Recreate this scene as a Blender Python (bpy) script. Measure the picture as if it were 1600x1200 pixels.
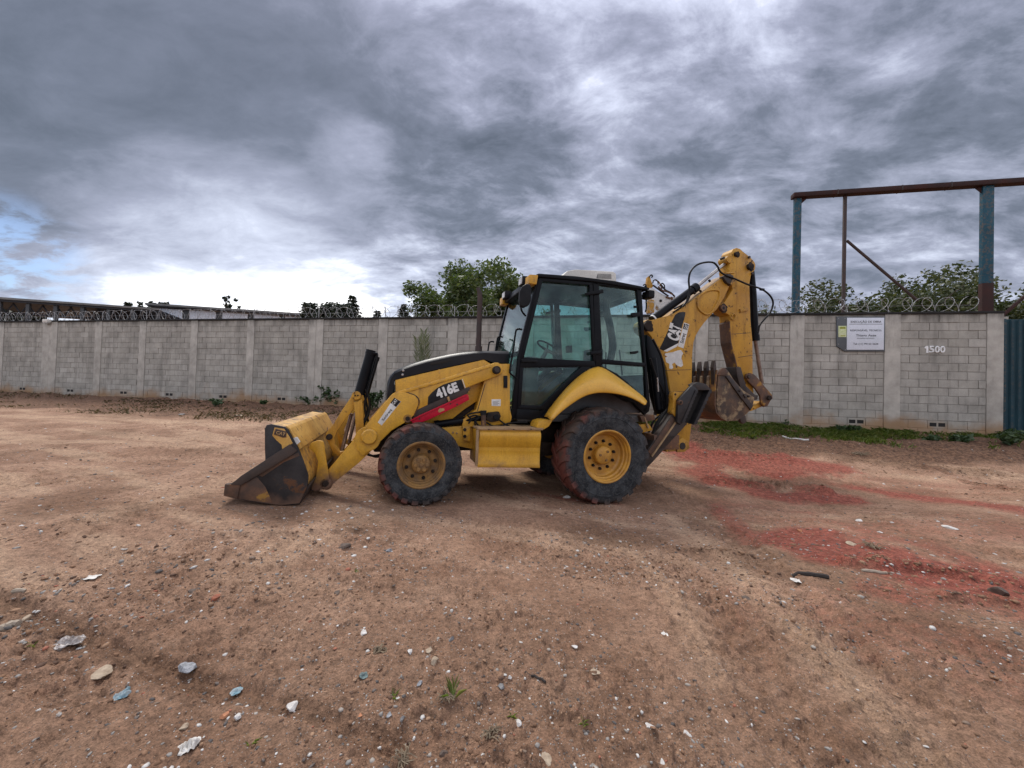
import bpy, bmesh, math, random
import numpy as np
from mathutils import Vector, Matrix, noise as mnoise
from math import radians, sin, cos, pi, atan, atan2, sqrt

for o in list(bpy.data.objects):
    bpy.data.objects.remove(o)
SC = bpy.context.scene
COL = SC.collection
random.seed(7)
RNG = np.random.default_rng(11)

# ------------------------------------------------------------------ camera
FPX = 600.0                       # focal length in pixels of a 1600 wide picture
CAM = Vector((0.0, 0.0, 1.33))
PITCH = atan(10 / 600.0)
ROLL = 0.03
RCAM = Matrix.Rotation(pi / 2 + PITCH, 3, 'X') @ Matrix.Rotation(ROLL, 3, 'Z')
cam_data = bpy.data.cameras.new('camera')
cam_data.sensor_width = 36.0
cam_data.lens = 36.0 * FPX / 1600.0
cam_data.clip_start = 0.05
cam_data.clip_end = 3000.0
cam = bpy.data.objects.new('camera', cam_data)
cam.matrix_world = Matrix.Translation(CAM) @ RCAM.to_4x4()
COL.objects.link(cam)
SC.camera = cam


def ray(x, y):
    return RCAM @ Vector(((x - 800.0) / FPX, -(y - 600.0) / FPX, -1.0))


def at_depth(x, y, Y):
    r = ray(x, y)
    return CAM + r * (Y / r.y)


# ------------------------------------------------------------------ light
SUN_EL, SUN_AZ = radians(56), radians(-28)      # azimuth from +Y, negative = to the left
sun_dir = Vector((sin(SUN_AZ) * cos(SUN_EL), cos(SUN_AZ) * cos(SUN_EL), sin(SUN_EL)))
sl = bpy.data.lights.new('sun', 'SUN')
sl.energy = 1.3
sl.angle = radians(22)
sl.color = (1.0, 0.95, 0.87)
so = bpy.data.objects.new('sun', sl)
so.rotation_euler = sun_dir.to_track_quat('Z', 'Y').to_euler()
so.location = (-5, 10, 12)
COL.objects.link(so)

SC.view_settings.view_transform = 'Standard'
SC.view_settings.look = 'None'
SC.view_settings.gamma = 1.0
SC.view_settings.exposure = 1.1
SC.view_settings.use_curve_mapping = False
SC.render.engine = 'CYCLES'

world = bpy.data.worlds.new('World')
SC.world = world
world.use_nodes = True


class NT:
    """small helper for node trees"""
    def __init__(s, tree):
        s.t = tree
        tree.nodes.clear()

    def n(s, kind, **kw):
        nd = s.t.nodes.new(kind)
        ins = kw.pop('ins', {})
        for k, v in kw.items():
            setattr(nd, k, v)
        for k, v in ins.items():
            s.put(nd.inputs[k], v)
        return nd

    def put(s, sock, v):
        if isinstance(v, bpy.types.NodeSocket):
            s.t.links.new(v, sock)
        elif hasattr(sock, 'default_value'):
            if hasattr(sock.default_value, '__len__') and not hasattr(v, '__len__'):
                v = (v,) * len(sock.default_value)
            if hasattr(sock.default_value, '__len__') and len(sock.default_value) == 4 and len(v) == 3:
                v = (*v, 1.0)
            sock.default_value = v

    def m(s, op, a, b=0.0, c=None, clamp=False):
        nd = s.t.nodes.new('ShaderNodeMath')
        nd.operation = op
        nd.use_clamp = clamp
        s.put(nd.inputs[0], a)
        s.put(nd.inputs[1], b)
        if c is not None:
            s.put(nd.inputs[2], c)
        return nd.outputs[0]

    def v(s, op, a, b=None):
        nd = s.t.nodes.new('ShaderNodeVectorMath')
        nd.operation = op
        s.put(nd.inputs[0], a)
        if b is not None:
            s.put(nd.inputs[1], b)
        return nd.outputs['Value'] if op == 'DOT_PRODUCT' else nd.outputs[0]

    def mix(s, f, a, b, mode='MIX'):
        nd = s.t.nodes.new('ShaderNodeMix')
        nd.data_type = 'RGBA'
        nd.blend_type = mode
        s.put(nd.inputs[0], f)
        s.put(nd.inputs[6], a)
        s.put(nd.inputs[7], b)
        return nd.outputs[2]

    def ramp(s, f, stops, interp='LINEAR'):
        nd = s.t.nodes.new('ShaderNodeValToRGB')
        cr = nd.color_ramp
        cr.interpolation = interp
        while len(cr.elements) < len(stops):
            cr.elements.new(0.5)
        for e, (p, c) in zip(cr.elements, stops):
            e.position = p
            e.color = (*c, 1.0) if hasattr(c, '__len__') else (c, c, c, 1.0)
        s.put(nd.inputs[0], f)
        return nd.outputs[0]

    def noise(s, vec, scale, detail=4.0, rough=0.55, dist=0.0):
        nd = s.n('ShaderNodeTexNoise', ins={'Scale': scale, 'Detail': detail, 'Roughness': rough, 'Distortion': dist})
        if vec is not None:
            s.put(nd.inputs['Vector'], vec)
        return nd.outputs['Fac']

    def step(s, val, a, b):
        nd = s.n('ShaderNodeMapRange', interpolation_type='SMOOTHSTEP')
        s.put(nd.inputs[0], val)
        s.put(nd.inputs[1], a)
        s.put(nd.inputs[2], b)
        return nd.outputs[0]


def build_world():
    g = NT(world.node_tree)
    out = g.n('ShaderNodeOutputWorld')
    bg = g.n('ShaderNodeBackground', ins={'Strength': 0.1})
    g.t.links.new(bg.outputs[0], out.inputs[0])
    sky = g.n('ShaderNodeTexSky', sky_type='NISHITA', sun_disc=False,
              sun_elevation=SUN_EL, sun_rotation=SUN_AZ)
    sky.air_density = 1.0
    sky.dust_density = 1.0
    tc = g.n('ShaderNodeTexCoord')
    d = g.v('NORMALIZE', tc.outputs['Generated'])
    sep = g.n('ShaderNodeSeparateXYZ', ins={0: d})
    z = g.m('MAXIMUM', sep.outputs[2], 0.0)
    zc = g.m('ADD', z, 0.27)
    px = g.m('DIVIDE', sep.outputs[0], zc)
    py = g.m('DIVIDE', sep.outputs[1], zc)
    P = g.n('ShaderNodeCombineXYZ', ins={0: px, 1: py, 2: 0.37}).outputs[0]
    rot = g.n('ShaderNodeMapping')
    rot.inputs['Rotation'].default_value = (0, 0, radians(28))
    rot.inputs['Scale'].default_value = (1.05, 1.65, 1)
    rot.inputs['Location'].default_value = (3.1, 1.7, 0)
    g.put(rot.inputs[0], P)
    Q = rot.outputs[0]
    big = g.noise(Q, 0.75, 3, 0.5, 0.25)
    med = g.noise(Q, 2.6, 10, 0.64, 0.5)
    fine = g.noise(Q, 6.0, 8, 0.62, 0.3)

    def lobe(x, y, deg_in, deg_out):
        dr = ray(x, y).normalized()
        dt = g.v('DOT_PRODUCT', d, tuple(dr))
        return g.step(dt, cos(radians(deg_out)), cos(radians(deg_in)))
    b = g.m('MULTIPLY_ADD', big, 0.35, 0.495)
    mass = g.m('MAXIMUM', lobe(230, 130, 6, 33), lobe(440, 270, 2, 17))
    mass = g.m('MAXIMUM', mass, lobe(60, 200, 2, 20))
    soft = g.m('SUBTRACT', 1.0, g.m('MULTIPLY', mass, 0.62))
    b = g.m('ADD', b, g.m('MULTIPLY', soft, g.m('MULTIPLY', g.m('SUBTRACT', med, 0.5), 0.98)))
    b = g.m('ADD', b, g.m('MULTIPLY', soft, g.m('MULTIPLY', g.m('SUBTRACT', fine, 0.5), 0.70)))
    # the thick dark bank, the thin bright middle, the bright gap above the horizon
    b = g.m('SUBTRACT', b, g.m('MULTIPLY', mass, 0.53))
    b = g.m('SUBTRACT', b, g.m('MULTIPLY', lobe(700, 210, 2, 17), 0.22))
    b = g.m('SUBTRACT', b, g.m('MULTIPLY', lobe(880, 370, 4, 30), 0.34))
    b = g.m('SUBTRACT', b, g.m('MULTIPLY', lobe(1420, 330, 4, 32), 0.30))
    b = g.m('SUBTRACT', b, g.m('MULTIPLY', lobe(1500, 60, 0, 22), 0.10))
    b = g.m('ADD', b, g.m('MULTIPLY', lobe(560, 250, 0, 6), 0.20))
    low = g.m('SUBTRACT', 1.0, g.step(sep.outputs[2], 0.02, 0.30))
    left = lobe(330, 470, 3, 40)
    b = g.m('ADD', b, g.m('MULTIPLY', g.m('MULTIPLY', low, left), 0.22))
    glow = lobe(390, 452, 0, 19)
    b = g.m('ADD', b, g.m('MULTIPLY', glow, 0.38))
    # towards the horizon elsewhere the cloud evens out
    even = g.m('MULTIPLY', g.m('SUBTRACT', 1.0, g.step(sep.outputs[2], 0.0, 0.34)), g.m('SUBTRACT', 1.0, left))
    b = g.m('ADD', g.m('MULTIPLY', b, g.m('SUBTRACT', 1.0, g.m('MULTIPLY', even, 0.45))), g.m('MULTIPLY', even, 0.20))
    col = g.ramp(b, [(0.0, (0.060, 0.072, 0.093)), (0.18, (0.098, 0.112, 0.145)), (0.38, (0.190, 0.205, 0.262)),
                     (0.58, (0.35, 0.377, 0.455)), (0.80, (0.68, 0.695, 0.735)), (1.0, (1.0, 0.99, 0.96))])
    # a little violet high up
    high = g.step(sep.outputs[2], 0.35, 0.8)
    col = g.mix(g.m('MULTIPLY', high, 0.5), col, g.mix(1.0, col, (1.02, 0.98, 1.05), 'MULTIPLY'))
    col = g.mix(1.0, col, (10, 10, 10), 'MULTIPLY')
    gap = g.m('MULTIPLY', lobe(-10, 408, 0, 7), g.m('MULTIPLY', g.step(fine, 0.40, 0.58), 0.8))
    gap = g.m('ADD', gap, 0.03)
    sk = g.mix(1.0, sky.outputs[0], (0.50, 0.56, 0.66), 'MULTIPLY')
    fin = g.mix(gap, col, sk)
    g.put(bg.inputs[0], fin)


build_world()

# ------------------------------------------------------------------ materials


def principled(name):
    m = bpy.data.materials.new(name)
    m.use_nodes = True
    g = NT(m.node_tree)
    out = g.n('ShaderNodeOutputMaterial')
    bs = g.n('ShaderNodeBsdfPrincipled')
    g.t.links.new(bs.outputs[0], out.inputs[0])
    return m, g, bs, out


def mat(name, c, c2=None, scale=6.0, rough=0.6, metal=0.0, bump=0.15, bscale=60.0, spots=None, spot_amt=0.5,
        spot_scale=9.0, rvar=0.15, spec=0.5, detail=6, coords='Object', stretch=None, low=None, bdist=0.004, streak=0.0):
    """general worn surface: two tones, spots of a third colour, fine relief"""
    m, g, bs, out = principled(name)
    tc = g.n('ShaderNodeTexCoord')
    vec = tc.outputs[coords]
    if coords == 'Position':
        vec = None
    if stretch:
        mp = g.n('ShaderNodeMapping')
        mp.inputs['Scale'].default_value = stretch
        g.put(mp.inputs[0], vec)
        vec = mp.outputs[0]
    c2 = c2 or tuple(x * 0.7 for x in c)
    n1 = g.noise(vec, scale, detail, 0.6)
    col = g.mix(g.step(n1, 0.32, 0.68), c2, c)
    n2 = g.noise(vec, bscale, 3, 0.6)
    col = g.mix(0.35, col, g.mix(1.0, col, g.ramp(n2, [(0.25, 0.55), (0.75, 1.35)]), 'MULTIPLY'))
    if low:                                   # dried splash near the ground (colour, height, strength)
        pos = g.n('ShaderNodeNewGeometry').outputs['Position']
        zz = g.n('ShaderNodeSeparateXYZ', ins={0: pos}).outputs[2]
        nn = g.noise(vec, 5, 6, 0.65)
        f = g.m('ADD', g.m('MULTIPLY', g.step(zz, low[1], low[1] * 0.1), low[2]), g.m('SUBTRACT', nn, 0.75))
        col = g.mix(g.step(f, 0.0, 0.5), col, low[0])
    r = g.m('MULTIPLY_ADD', g.m('SUBTRACT', n1, 0.5), rvar * 2, rough)
    if streak:
        mp2 = g.n('ShaderNodeMapping')
        mp2.inputs['Scale'].default_value = (9, 9, 1.1)
        g.put(mp2.inputs[0], tc.outputs[coords])
        ns = g.noise(mp2.outputs[0], 1.0, 7, 0.7, 0.2)
        col = g.mix(g.m('MULTIPLY', g.step(ns, 0.50, 0.74), streak), col, g.mix(1.0, col, (0.42, 0.36, 0.34), 'MULTIPLY'))
        nsc = g.noise(tc.outputs[coords], 38, 5, 0.75, 1.6)
        col = g.mix(g.m('MULTIPLY', g.step(nsc, 0.66, 0.71), 0.75), col, (0.055, 0.034, 0.022))
        pt = g.n('ShaderNodeNewGeometry').outputs['Pointiness']
        ne = g.noise(tc.outputs[coords], 14, 6, 0.7)
        ed = g.m('MULTIPLY', g.step(pt, 0.53, 0.60), g.step(ne, 0.47, 0.60))
        col = g.mix(g.m('MULTIPLY', ed, 0.8), col, (0.16, 0.095, 0.05))
    if spots:
        n3 = g.noise(vec, spot_scale, 8, 0.68, 0.3)
        f = g.step(n3, 0.78 - spot_amt * 0.3, 0.80 - spot_amt * 0.22)
        col = g.mix(f, col, spots)
        r = g.m('MULTIPLY_ADD', f, 0.25, r)
    g.put(bs.inputs['Base Color'], col)
    g.put(bs.inputs['Roughness'], r)
    bs.inputs['Metallic'].default_value = metal
    bs.inputs['Specular IOR Level'].default_value = spec
    if bump:
        bp = g.n('ShaderNodeBump', ins={'Strength': bump, 'Distance': bdist})
        g.put(bp.inputs['Height'], g.m('ADD', n2, g.m('MULTIPLY', n1, 0.7)))
        g.put(bs.inputs['Normal'], bp.outputs[0])
    return m


SOIL = (0.16, 0.09, 0.06)
M = {}
M['yellow'] = mat('yellow_paint', (0.60, 0.325, 0.028), (0.49, 0.25, 0.022), 2.2, 0.42, streak=0.5, bump=0.04, spec=0.4, spots=(0.07, 0.035, 0.016), spot_amt=0.30, spot_scale=16, low=(SOIL, 0.75, 0.75))
M['yellow_hoe'] = mat('yellow_paint_worn', (0.50, 0.265, 0.028), (0.385, 0.19, 0.020), 2.6, 0.52, streak=0.75, bump=0.06, spec=0.35, spots=(0.065, 0.036, 0.02), spot_amt=0.68, spot_scale=11, low=(SOIL, 0.8, 0.8))
M['yellow_light'] = mat('yellow_paint_light', (0.66, 0.365, 0.042), (0.57, 0.30, 0.030), 1.6, 0.36, streak=0.3, bump=0.02, spots=(0.2, 0.11, 0.05), spot_amt=0.12)
M['yellow_bucket'] = mat('yellow_bucket', (0.56, 0.325, 0.075), (0.42, 0.215, 0.038), 3.0, 0.52, streak=0.8, bump=0.06, spots=(0.10, 0.05, 0.028), spot_amt=0.7, spot_scale=7, low=(SOIL, 0.5, 0.85))
M['yellow_rim'] = mat('yellow_rim', (0.52, 0.26, 0.03), (0.36, 0.17, 0.03), 6.0, 0.5, bump=0.05, spots=(0.10, 0.06, 0.035), spot_amt=0.4, spot_scale=9)
M['rim_dirty'] = mat('rim_dirty', (0.27, 0.14, 0.035), (0.14, 0.08, 0.035), 8.0, 0.7, bump=0.1, spots=(0.09, 0.055, 0.035), spot_amt=0.6, spot_scale=10)
M['black'] = mat('black_paint', (0.0045, 0.005, 0.007), (0.008, 0.0085, 0.010), 4, 0.30, bump=0.02, rvar=0.12, spec=0.10, low=((0.07, 0.05, 0.04), 0.7, 0.6))
M['hood_black'] = mat('hood_black', (0.006, 0.007, 0.0095), (0.014, 0.0145, 0.017), 3, 0.33, bump=0.03, spec=0.22, spots=(0.08, 0.075, 0.07), spot_amt=0.15, spot_scale=7)
M['black_plastic'] = mat('black_plastic', (0.008, 0.0085, 0.010), (0.014, 0.0145, 0.016), 5, 0.5, bump=0.05, spec=0.12)
M['grime'] = mat('black_grime', (0.012, 0.0105, 0.010), (0.035, 0.024, 0.018), 9, 0.65, bump=0.3, spec=0.15)
M['hose'] = mat('rubber_hose', (0.006, 0.006, 0.0065), (0.012, 0.0115, 0.0115), 14, 0.42, bump=0.05, spec=0.15)
M['steel'] = mat('bare_steel', (0.42, 0.40, 0.38), (0.3, 0.27, 0.25), 8, 0.3, metal=0.9, bump=0.02)
M['rusty_rod'] = mat('rusty_rod', (0.25, 0.19, 0.15), (0.15, 0.10, 0.08), 8, 0.42, metal=0.6, bump=0.05)
M['worn_steel'] = mat('worn_bucket_steel', (0.034, 0.031, 0.031), (0.016, 0.0155, 0.0175), 4.5, 0.42, metal=0.1, bump=0.14, spec=0.3, spots=(0.11, 0.05, 0.024), spot_amt=0.56, spot_scale=4.5, low=((0.14, 0.085, 0.06), 0.35, 0.9))
M['rust'] = mat('rusted_steel', (0.15, 0.070, 0.035), (0.055, 0.032, 0.022), 5, 0.7, metal=0.1, bump=0.25, spots=(0.30, 0.16, 0.035), spot_amt=0.75, spot_scale=5)
M['rust_dark'] = mat('dark_rusted_steel', (0.052, 0.034, 0.026), (0.021, 0.017, 0.0155), 6, 0.6, metal=0.15, bump=0.3, spots=(0.17, 0.085, 0.045), spot_amt=0.35, spot_scale=7)
M['hoe_bucket'] = mat('earth_caked_steel', (0.13, 0.075, 0.042), (0.04, 0.028, 0.022), 5, 0.75, bump=0.4, spots=(0.25, 0.18, 0.105), spot_amt=0.88, spot_scale=3.0)
M['exhaust'] = mat('exhaust_rust', (0.055, 0.032, 0.027), (0.03, 0.022, 0.02), 9, 0.75, bump=0.2)
M['red'] = mat('red_paint', (0.47, 0.009, 0.03), (0.40, 0.008, 0.026), 6, 0.45, bump=0.03, spec=0.2, spots=(0.13, 0.05, 0.03), spot_amt=0.12)
M['white_sticker'] = mat('white_sticker', (0.68, 0.68, 0.66), (0.58, 0.58, 0.55), 9, 0.45, bump=0.02)
M['white_torn'] = mat('torn_white_paper', (0.60, 0.59, 0.56), (0.50, 0.49, 0.47), 12, 0.7, bump=0.1, spots=(0.40, 0.22, 0.05), spot_amt=0.25, spot_scale=9)
M['black_sticker'] = mat('black_sticker', (0.008, 0.008, 0.010), (0.018, 0.018, 0.019), 10, 0.45, bump=0.02, spec=0.2, spots=(0.10, 0.09, 0.08), spot_amt=0.2)
M['print_black'] = mat('black_print', (0.02, 0.02, 0.022), None, 9, 0.5, bump=0)
M['print_grey'] = mat('grey_print', (0.035, 0.04, 0.05), None, 9, 0.5, bump=0)
M['tan_tape'] = mat('tan_sticker', (0.42, 0.25, 0.10), None, 12, 0.6, bump=0.02)
M['cream'] = mat('cream_plastic', (0.62, 0.60, 0.54), (0.52, 0.50, 0.45), 4, 0.45, bump=0.02)
M['grey_dark'] = mat('dark_grey_plastic', (0.07, 0.072, 0.075), (0.05, 0.05, 0.052), 6, 0.55, bump=0.05)
M['seat'] = mat('seat_cloth', (0.03, 0.032, 0.036), (0.045, 0.046, 0.05), 12, 0.85, bump=0.15)
M['interior'] = mat('cab_lining', (0.10, 0.10, 0.098), (0.07, 0.07, 0.07), 5, 0.7, bump=0.05)
M['step'] = mat('step_plate_worn', (0.36, 0.24, 0.12), (0.24, 0.15, 0.08), 8, 0.7, bump=0.2, spots=(0.11, 0.07, 0.045), spot_amt=0.5)


def tyre_mat():
    m, g, bs, out = principled('tyre_rubber')
    tc = g.n('ShaderNodeTexCoord').outputs['Object']
    sp = g.n('ShaderNodeSeparateXYZ', ins={0: tc})
    r = g.m('SQRT', g.m('ADD', g.m('POWER', sp.outputs[0], 2), g.m('POWER', sp.outputs[2], 2)))
    n = g.noise(tc, 7, 7, 0.65, 0.3)
    n2 = g.noise(tc, 55, 4, 0.6)
    col = g.mix(g.step(n, 0.35, 0.7), (0.013, 0.0145, 0.017), (0.054, 0.058, 0.062))
    col = g.mix(g.m('MULTIPLY', g.step(n2, 0.45, 0.75), 0.5), col, (0.11, 0.10, 0.09))
    at = g.n('ShaderNodeAttribute', attribute_name='tread')
    mud = g.mix(g.m('MULTIPLY', g.step(g.noise(tc, 2.2, 4, 0.6), 0.40, 0.58), g.step(sp.outputs[0], 0.1, -0.3)), (0.080, 0.056, 0.044), (0.155, 0.052, 0.040))
    f = g.m('MULTIPLY', at.outputs['Fac'], g.m('MULTIPLY', g.step(n, 0.26, 0.50), g.m('MULTIPLY_ADD', g.step(sp.outputs[0], 0.30, -0.15), 0.65, 0.35)))
    col = g.mix(f, col, mud)
    g.put(bs.inputs['Base Color'], col)
    bs.inputs['Roughness'].default_value = 0.72
    bs.inputs['Specular IOR Level'].default_value = 0.15
    bp = g.n('ShaderNodeBump', ins={'Strength': 0.35, 'Distance': 0.006})
    g.put(bp.inputs['Height'], g.m('ADD', n, g.m('MULTIPLY', n2, 0.4)))
    g.put(bs.inputs['Normal'], bp.outputs[0])
    return m


M['tyre'] = tyre_mat()


def glass_mat(name, tint, refl=1.0, dirt=0.10):
    m = bpy.data.materials.new(name)
    m.use_nodes = True
    g = NT(m.node_tree)
    out = g.n('ShaderNodeOutputMaterial')
    tr = g.n('ShaderNodeBsdfTransparent', ins={0: tint})
    gl = g.n('ShaderNodeBsdfGlossy', ins={'Roughness': 0.03})
    fr = g.n('ShaderNodeFresnel', ins={0: 1.5})
    mx = g.n('ShaderNodeMixShader')
    g.put(mx.inputs[0], g.m('MULTIPLY', fr.outputs[0], refl))
    g.t.links.new(tr.outputs[0], mx.inputs[1])
    g.t.links.new(gl.outputs[0], mx.inputs[2])
    df = g.n('ShaderNodeBsdfDiffuse', ins={0: (0.35, 0.42, 0.38)})
    tc = g.n('ShaderNodeTexCoord').outputs['Object']
    n = g.noise(tc, 2.6, 8, 0.65, 0.5)
    mx2 = g.n('ShaderNodeMixShader')
    g.put(mx2.inputs[0], g.m('MULTIPLY', g.step(n, 0.42, 0.75), dirt))
    g.t.links.new(mx.outputs[0], mx2.inputs[1])
    g.t.links.new(df.outputs[0], mx2.inputs[2])
    g.t.links.new(mx2.outputs[0], out.inputs[0])
    return m


M['glass'] = glass_mat('tinted_glass', (0.68, 0.88, 0.85), 0.9, 0.10)
M['glass_wind'] = glass_mat('windscreen_glass', (0.72, 0.90, 0.87), 0.9, 0.06)
M['lamp_glass'] = mat('lamp_lens', (0.5, 0.5, 0.48), None, 8, 0.2, bump=0)
M['amber'] = mat('amber_lens', (0.55, 0.28, 0.04), None, 8, 0.3, bump=0)


def block_mat(name, island):
    m, g, bs, out = principled(name)
    geo = g.n('ShaderNodeNewGeometry')
    pos = geo.outputs['Position']
    rnd = geo.outputs['Random Per Island'] if island else g.n('ShaderNodeObjectInfo').outputs['Random']
    base = g.ramp(rnd, [(0.0, (0.335, 0.318, 0.280)), (0.5, (0.352, 0.334, 0.296)), (0.9, (0.368, 0.350, 0.312)), (1.0, (0.405, 0.386, 0.346))])
    n = g.noise(pos, 2.3, 8, 0.62)
    base = g.mix(1.0, base, g.ramp(n, [(0.3, 0.72), (0.72, 1.18)]), 'MULTIPLY')
    f = g.noise(pos, 90, 3, 0.7)
    base = g.mix(0.6, base, g.mix(1.0, base, g.ramp(f, [(0.2, 0.6), (0.8, 1.3)]), 'MULTIPLY'))
    mpv = g.n('ShaderNodeMapping')
    mpv.inputs['Scale'].default_value = (3.2, 3.2, 0.35)
    g.put(mpv.inputs[0], pos)
    sv = g.noise(mpv.outputs[0], 1.6, 8, 0.68, 0.2)
    base = g.mix(1.0, base, g.ramp(sv, [(0.28, 0.70), (0.5, 1.0), (0.75, 1.14)]), 'MULTIPLY')
    base = wall_stains(g, pos, base)
    g.put(bs.inputs['Base Color'], base)
    bs.inputs['Roughness'].default_value = 0.92
    bs.inputs['Specular IOR Level'].default_value = 0.2
    bp = g.n('ShaderNodeBump', ins={'Strength': 0.5, 'Distance': 0.004})
    g.put(bp.inputs['Height'], f)
    g.put(bs.inputs['Normal'], bp.outputs[0])
    return m


def wall_stains(g, pos, base):
    sp = g.n('ShaderNodeSeparateXYZ', ins={0: pos})
    zz = sp.outputs[2]
    mp = g.n('ShaderNodeMapping')
    mp.inputs['Scale'].default_value = (1.4, 1.4, 0.25)
    g.put(mp.inputs[0], pos)
    st = g.noise(mp.outputs[0], 2.5, 7, 0.65)
    top = g.m('ADD', g.step(zz, 3.1, 3.62), g.m('MULTIPLY', g.m('SUBTRACT', st, 0.57), 2.4))
    base = g.mix(g.m('MULTIPLY', g.step(top, 0.1, 1.0), 0.75), base, (0.085, 0.08, 0.072))
    nn = g.noise(pos, 1.1, 6, 0.6)
    bot = g.m('ADD', g.step(zz, 1.35, 0.55), g.m('MULTIPLY', g.m('SUBTRACT', nn, 0.60), 2.4))
    base = g.mix(g.m('MULTIPLY', g.step(bot, 0.15, 1.0), 0.85), base, (0.30, 0.175, 0.085))
    return base


M['block'] = block_mat('concrete_block', False)
M['block_mass'] = block_mat('concrete_block_far', True)


def concrete_mat(name, c, stains=True):
    m, g, bs, out = principled(name)
    pos = g.n('ShaderNodeNewGeometry').outputs['Position']
    n = g.noise(pos, 3.0, 8, 0.65)
    col = g.mix(1.0, c, g.ramp(n, [(0.25, 0.62), (0.75, 1.2)]), 'MULTIPLY')
    mp = g.n('ShaderNodeMapping')
    mp.inputs['Scale'].default_value = (5, 5, 0.6)
    g.put(mp.inputs[0], pos)
    st = g.noise(mp.outputs[0], 2.0, 8, 0.7, 0.4)
    col = g.mix(g.m('MULTIPLY', g.step(st, 0.54, 0.72), 0.55), col, tuple(x * 0.42 for x in c))
    if stains:
        col = wall_stains(g, pos, col)
    f = g.noise(pos, 60, 4, 0.7)
    g.put(bs.inputs['Base Color'], col)
    bs.inputs['Roughness'].default_value = 0.9
    bs.inputs['Specular IOR Level'].default_value = 0.2
    bp = g.n('ShaderNodeBump', ins={'Strength': 0.5, 'Distance': 0.006})
    g.put(bp.inputs['Height'], g.m('ADD', f, g.m('MULTIPLY', st, 0.8)))
    g.put(bs.inputs['Normal'], bp.outputs[0])
    return m


M['pillar'] = concrete_mat('pillar_concrete', (0.42, 0.395, 0.35))
M['mortar'] = concrete_mat('mortar', (0.245, 0.232, 0.208))
M['coping'] = concrete_mat('coping_dark', (0.028, 0.027, 0.026), False)
M['hole_shade'] = mat('hollow_shade', (0.018, 0.016, 0.015), None, 8, 0.95, bump=0)  # near-black colour that stands in for the shade inside holes
M['blue_post'] = mat('blue_steel_paint', (0.014, 0.074, 0.112), (0.010, 0.054, 0.083), 2.5, 0.5, bump=0.06, spec=0.2, streak=0.3, spots=(0.05, 0.03, 0.02), spot_amt=0.02, spot_scale=6)
M['primer'] = mat('red_oxide_primer', (0.045, 0.017, 0.014), (0.026, 0.013, 0.0115), 4, 0.7, bump=0.1, spec=0.2, spots=(0.075, 0.03, 0.018), spot_amt=0.4)
M['gate'] = mat('blue_gate_paint', (0.012, 0.046, 0.062), (0.009, 0.034, 0.047), 2.5, 0.5, spec=0.25, streak=0.5, bump=0.05, low=((0.15, 0.12, 0.09), 1.4, 0.6))
M['wire'] = mat('galvanised_wire', (0.38, 0.385, 0.39), (0.28, 0.28, 0.28), 20, 0.45, metal=0.6, bump=0)
M['sign_grey'] = mat('sign_backing', (0.085, 0.095, 0.102), (0.07, 0.078, 0.085), 5, 0.6, bump=0.04)
M['sign_white'] = mat('sign_white', (0.62, 0.65, 0.72), (0.56, 0.60, 0.66), 4, 0.45, bump=0.02)
M['sticker_lime'] = mat('lime_sticker', (0.58, 0.62, 0.40), (0.45, 0.53, 0.22), 14, 0.5, bump=0.02)
M['sticker_olive'] = mat('olive_print', (0.30, 0.32, 0.03), None, 14, 0.5, bump=0.02)
M['digit'] = mat('house_number_white', (0.78, 0.78, 0.77), (0.68, 0.68, 0.67), 9, 0.45, bump=0.02)
M['bark'] = mat('bark', (0.075, 0.055, 0.042), (0.04, 0.03, 0.025), 8, 0.9, bump=0.4)
M['shed_dark'] = mat('shed_roof', (0.012, 0.015, 0.022), (0.008, 0.010, 0.015), 2, 0.6, bump=0.05)
M['roof_edge'] = mat('weathered_roof_edge', (0.17, 0.17, 0.165), (0.10, 0.10, 0.095), 2, 0.7, bump=0.05)
M['clad'] = mat('pale_cladding', (0.60, 0.62, 0.67), (0.50, 0.53, 0.58), 0.8, 0.6, bump=0.03)
M['clad_dark'] = mat('dark_opening', (0.06, 0.065, 0.07), (0.045, 0.048, 0.052), 1.5, 0.7, bump=0.03)


def leaf_mat(name, cols, trans=0.25):
    m, g, bs, out = principled(name)
    geo = g.n('ShaderNodeNewGeometry')
    col = g.ramp(geo.outputs['Random Per Island'], [(i / (len(cols) - 1), c) for i, c in enumerate(cols)])
    g.put(bs.inputs['Base Color'], col)
    bs.inputs['Roughness'].default_value = 0.55
    tl = g.n('ShaderNodeBsdfTranslucent')
    g.put(tl.inputs[0], g.mix(1.0, col, (1.2, 1.3, 0.6), 'MULTIPLY'))
    mx = g.n('ShaderNodeMixShader', ins={0: trans})
    g.t.links.new(bs.outputs[0], mx.inputs[1])
    g.t.links.new(tl.outputs[0], mx.inputs[2])
    g.t.links.new(mx.outputs[0], out.inputs[0])
    return m


M['leaf'] = leaf_mat('broad_leaves', [(0.042, 0.070, 0.022), (0.070, 0.105, 0.034), (0.115, 0.14, 0.056)], 0.35)
M['leaf_fine'] = leaf_mat('fine_leaves', [(0.030, 0.046, 0.016), (0.055, 0.070, 0.026), (0.095, 0.100, 0.042)])
M['leaf_dark'] = leaf_mat('conifer_leaves', [(0.014, 0.022, 0.012), (0.028, 0.038, 0.02)], 0.1)
M['leaf_palm'] = leaf_mat('palm_leaflets', [(0.055, 0.075, 0.026), (0.095, 0.115, 0.05), (0.16, 0.165, 0.09)], 0.2)
M['grass'] = leaf_mat('grass_blades', [(0.11, 0.165, 0.035), (0.17, 0.23, 0.06), (0.28, 0.28, 0.11)], 0.4)
M['grass_dry'] = leaf_mat('dry_grass_blades', [(0.13, 0.095, 0.055), (0.20, 0.15, 0.085), (0.10, 0.105, 0.045)], 0.2)
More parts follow.
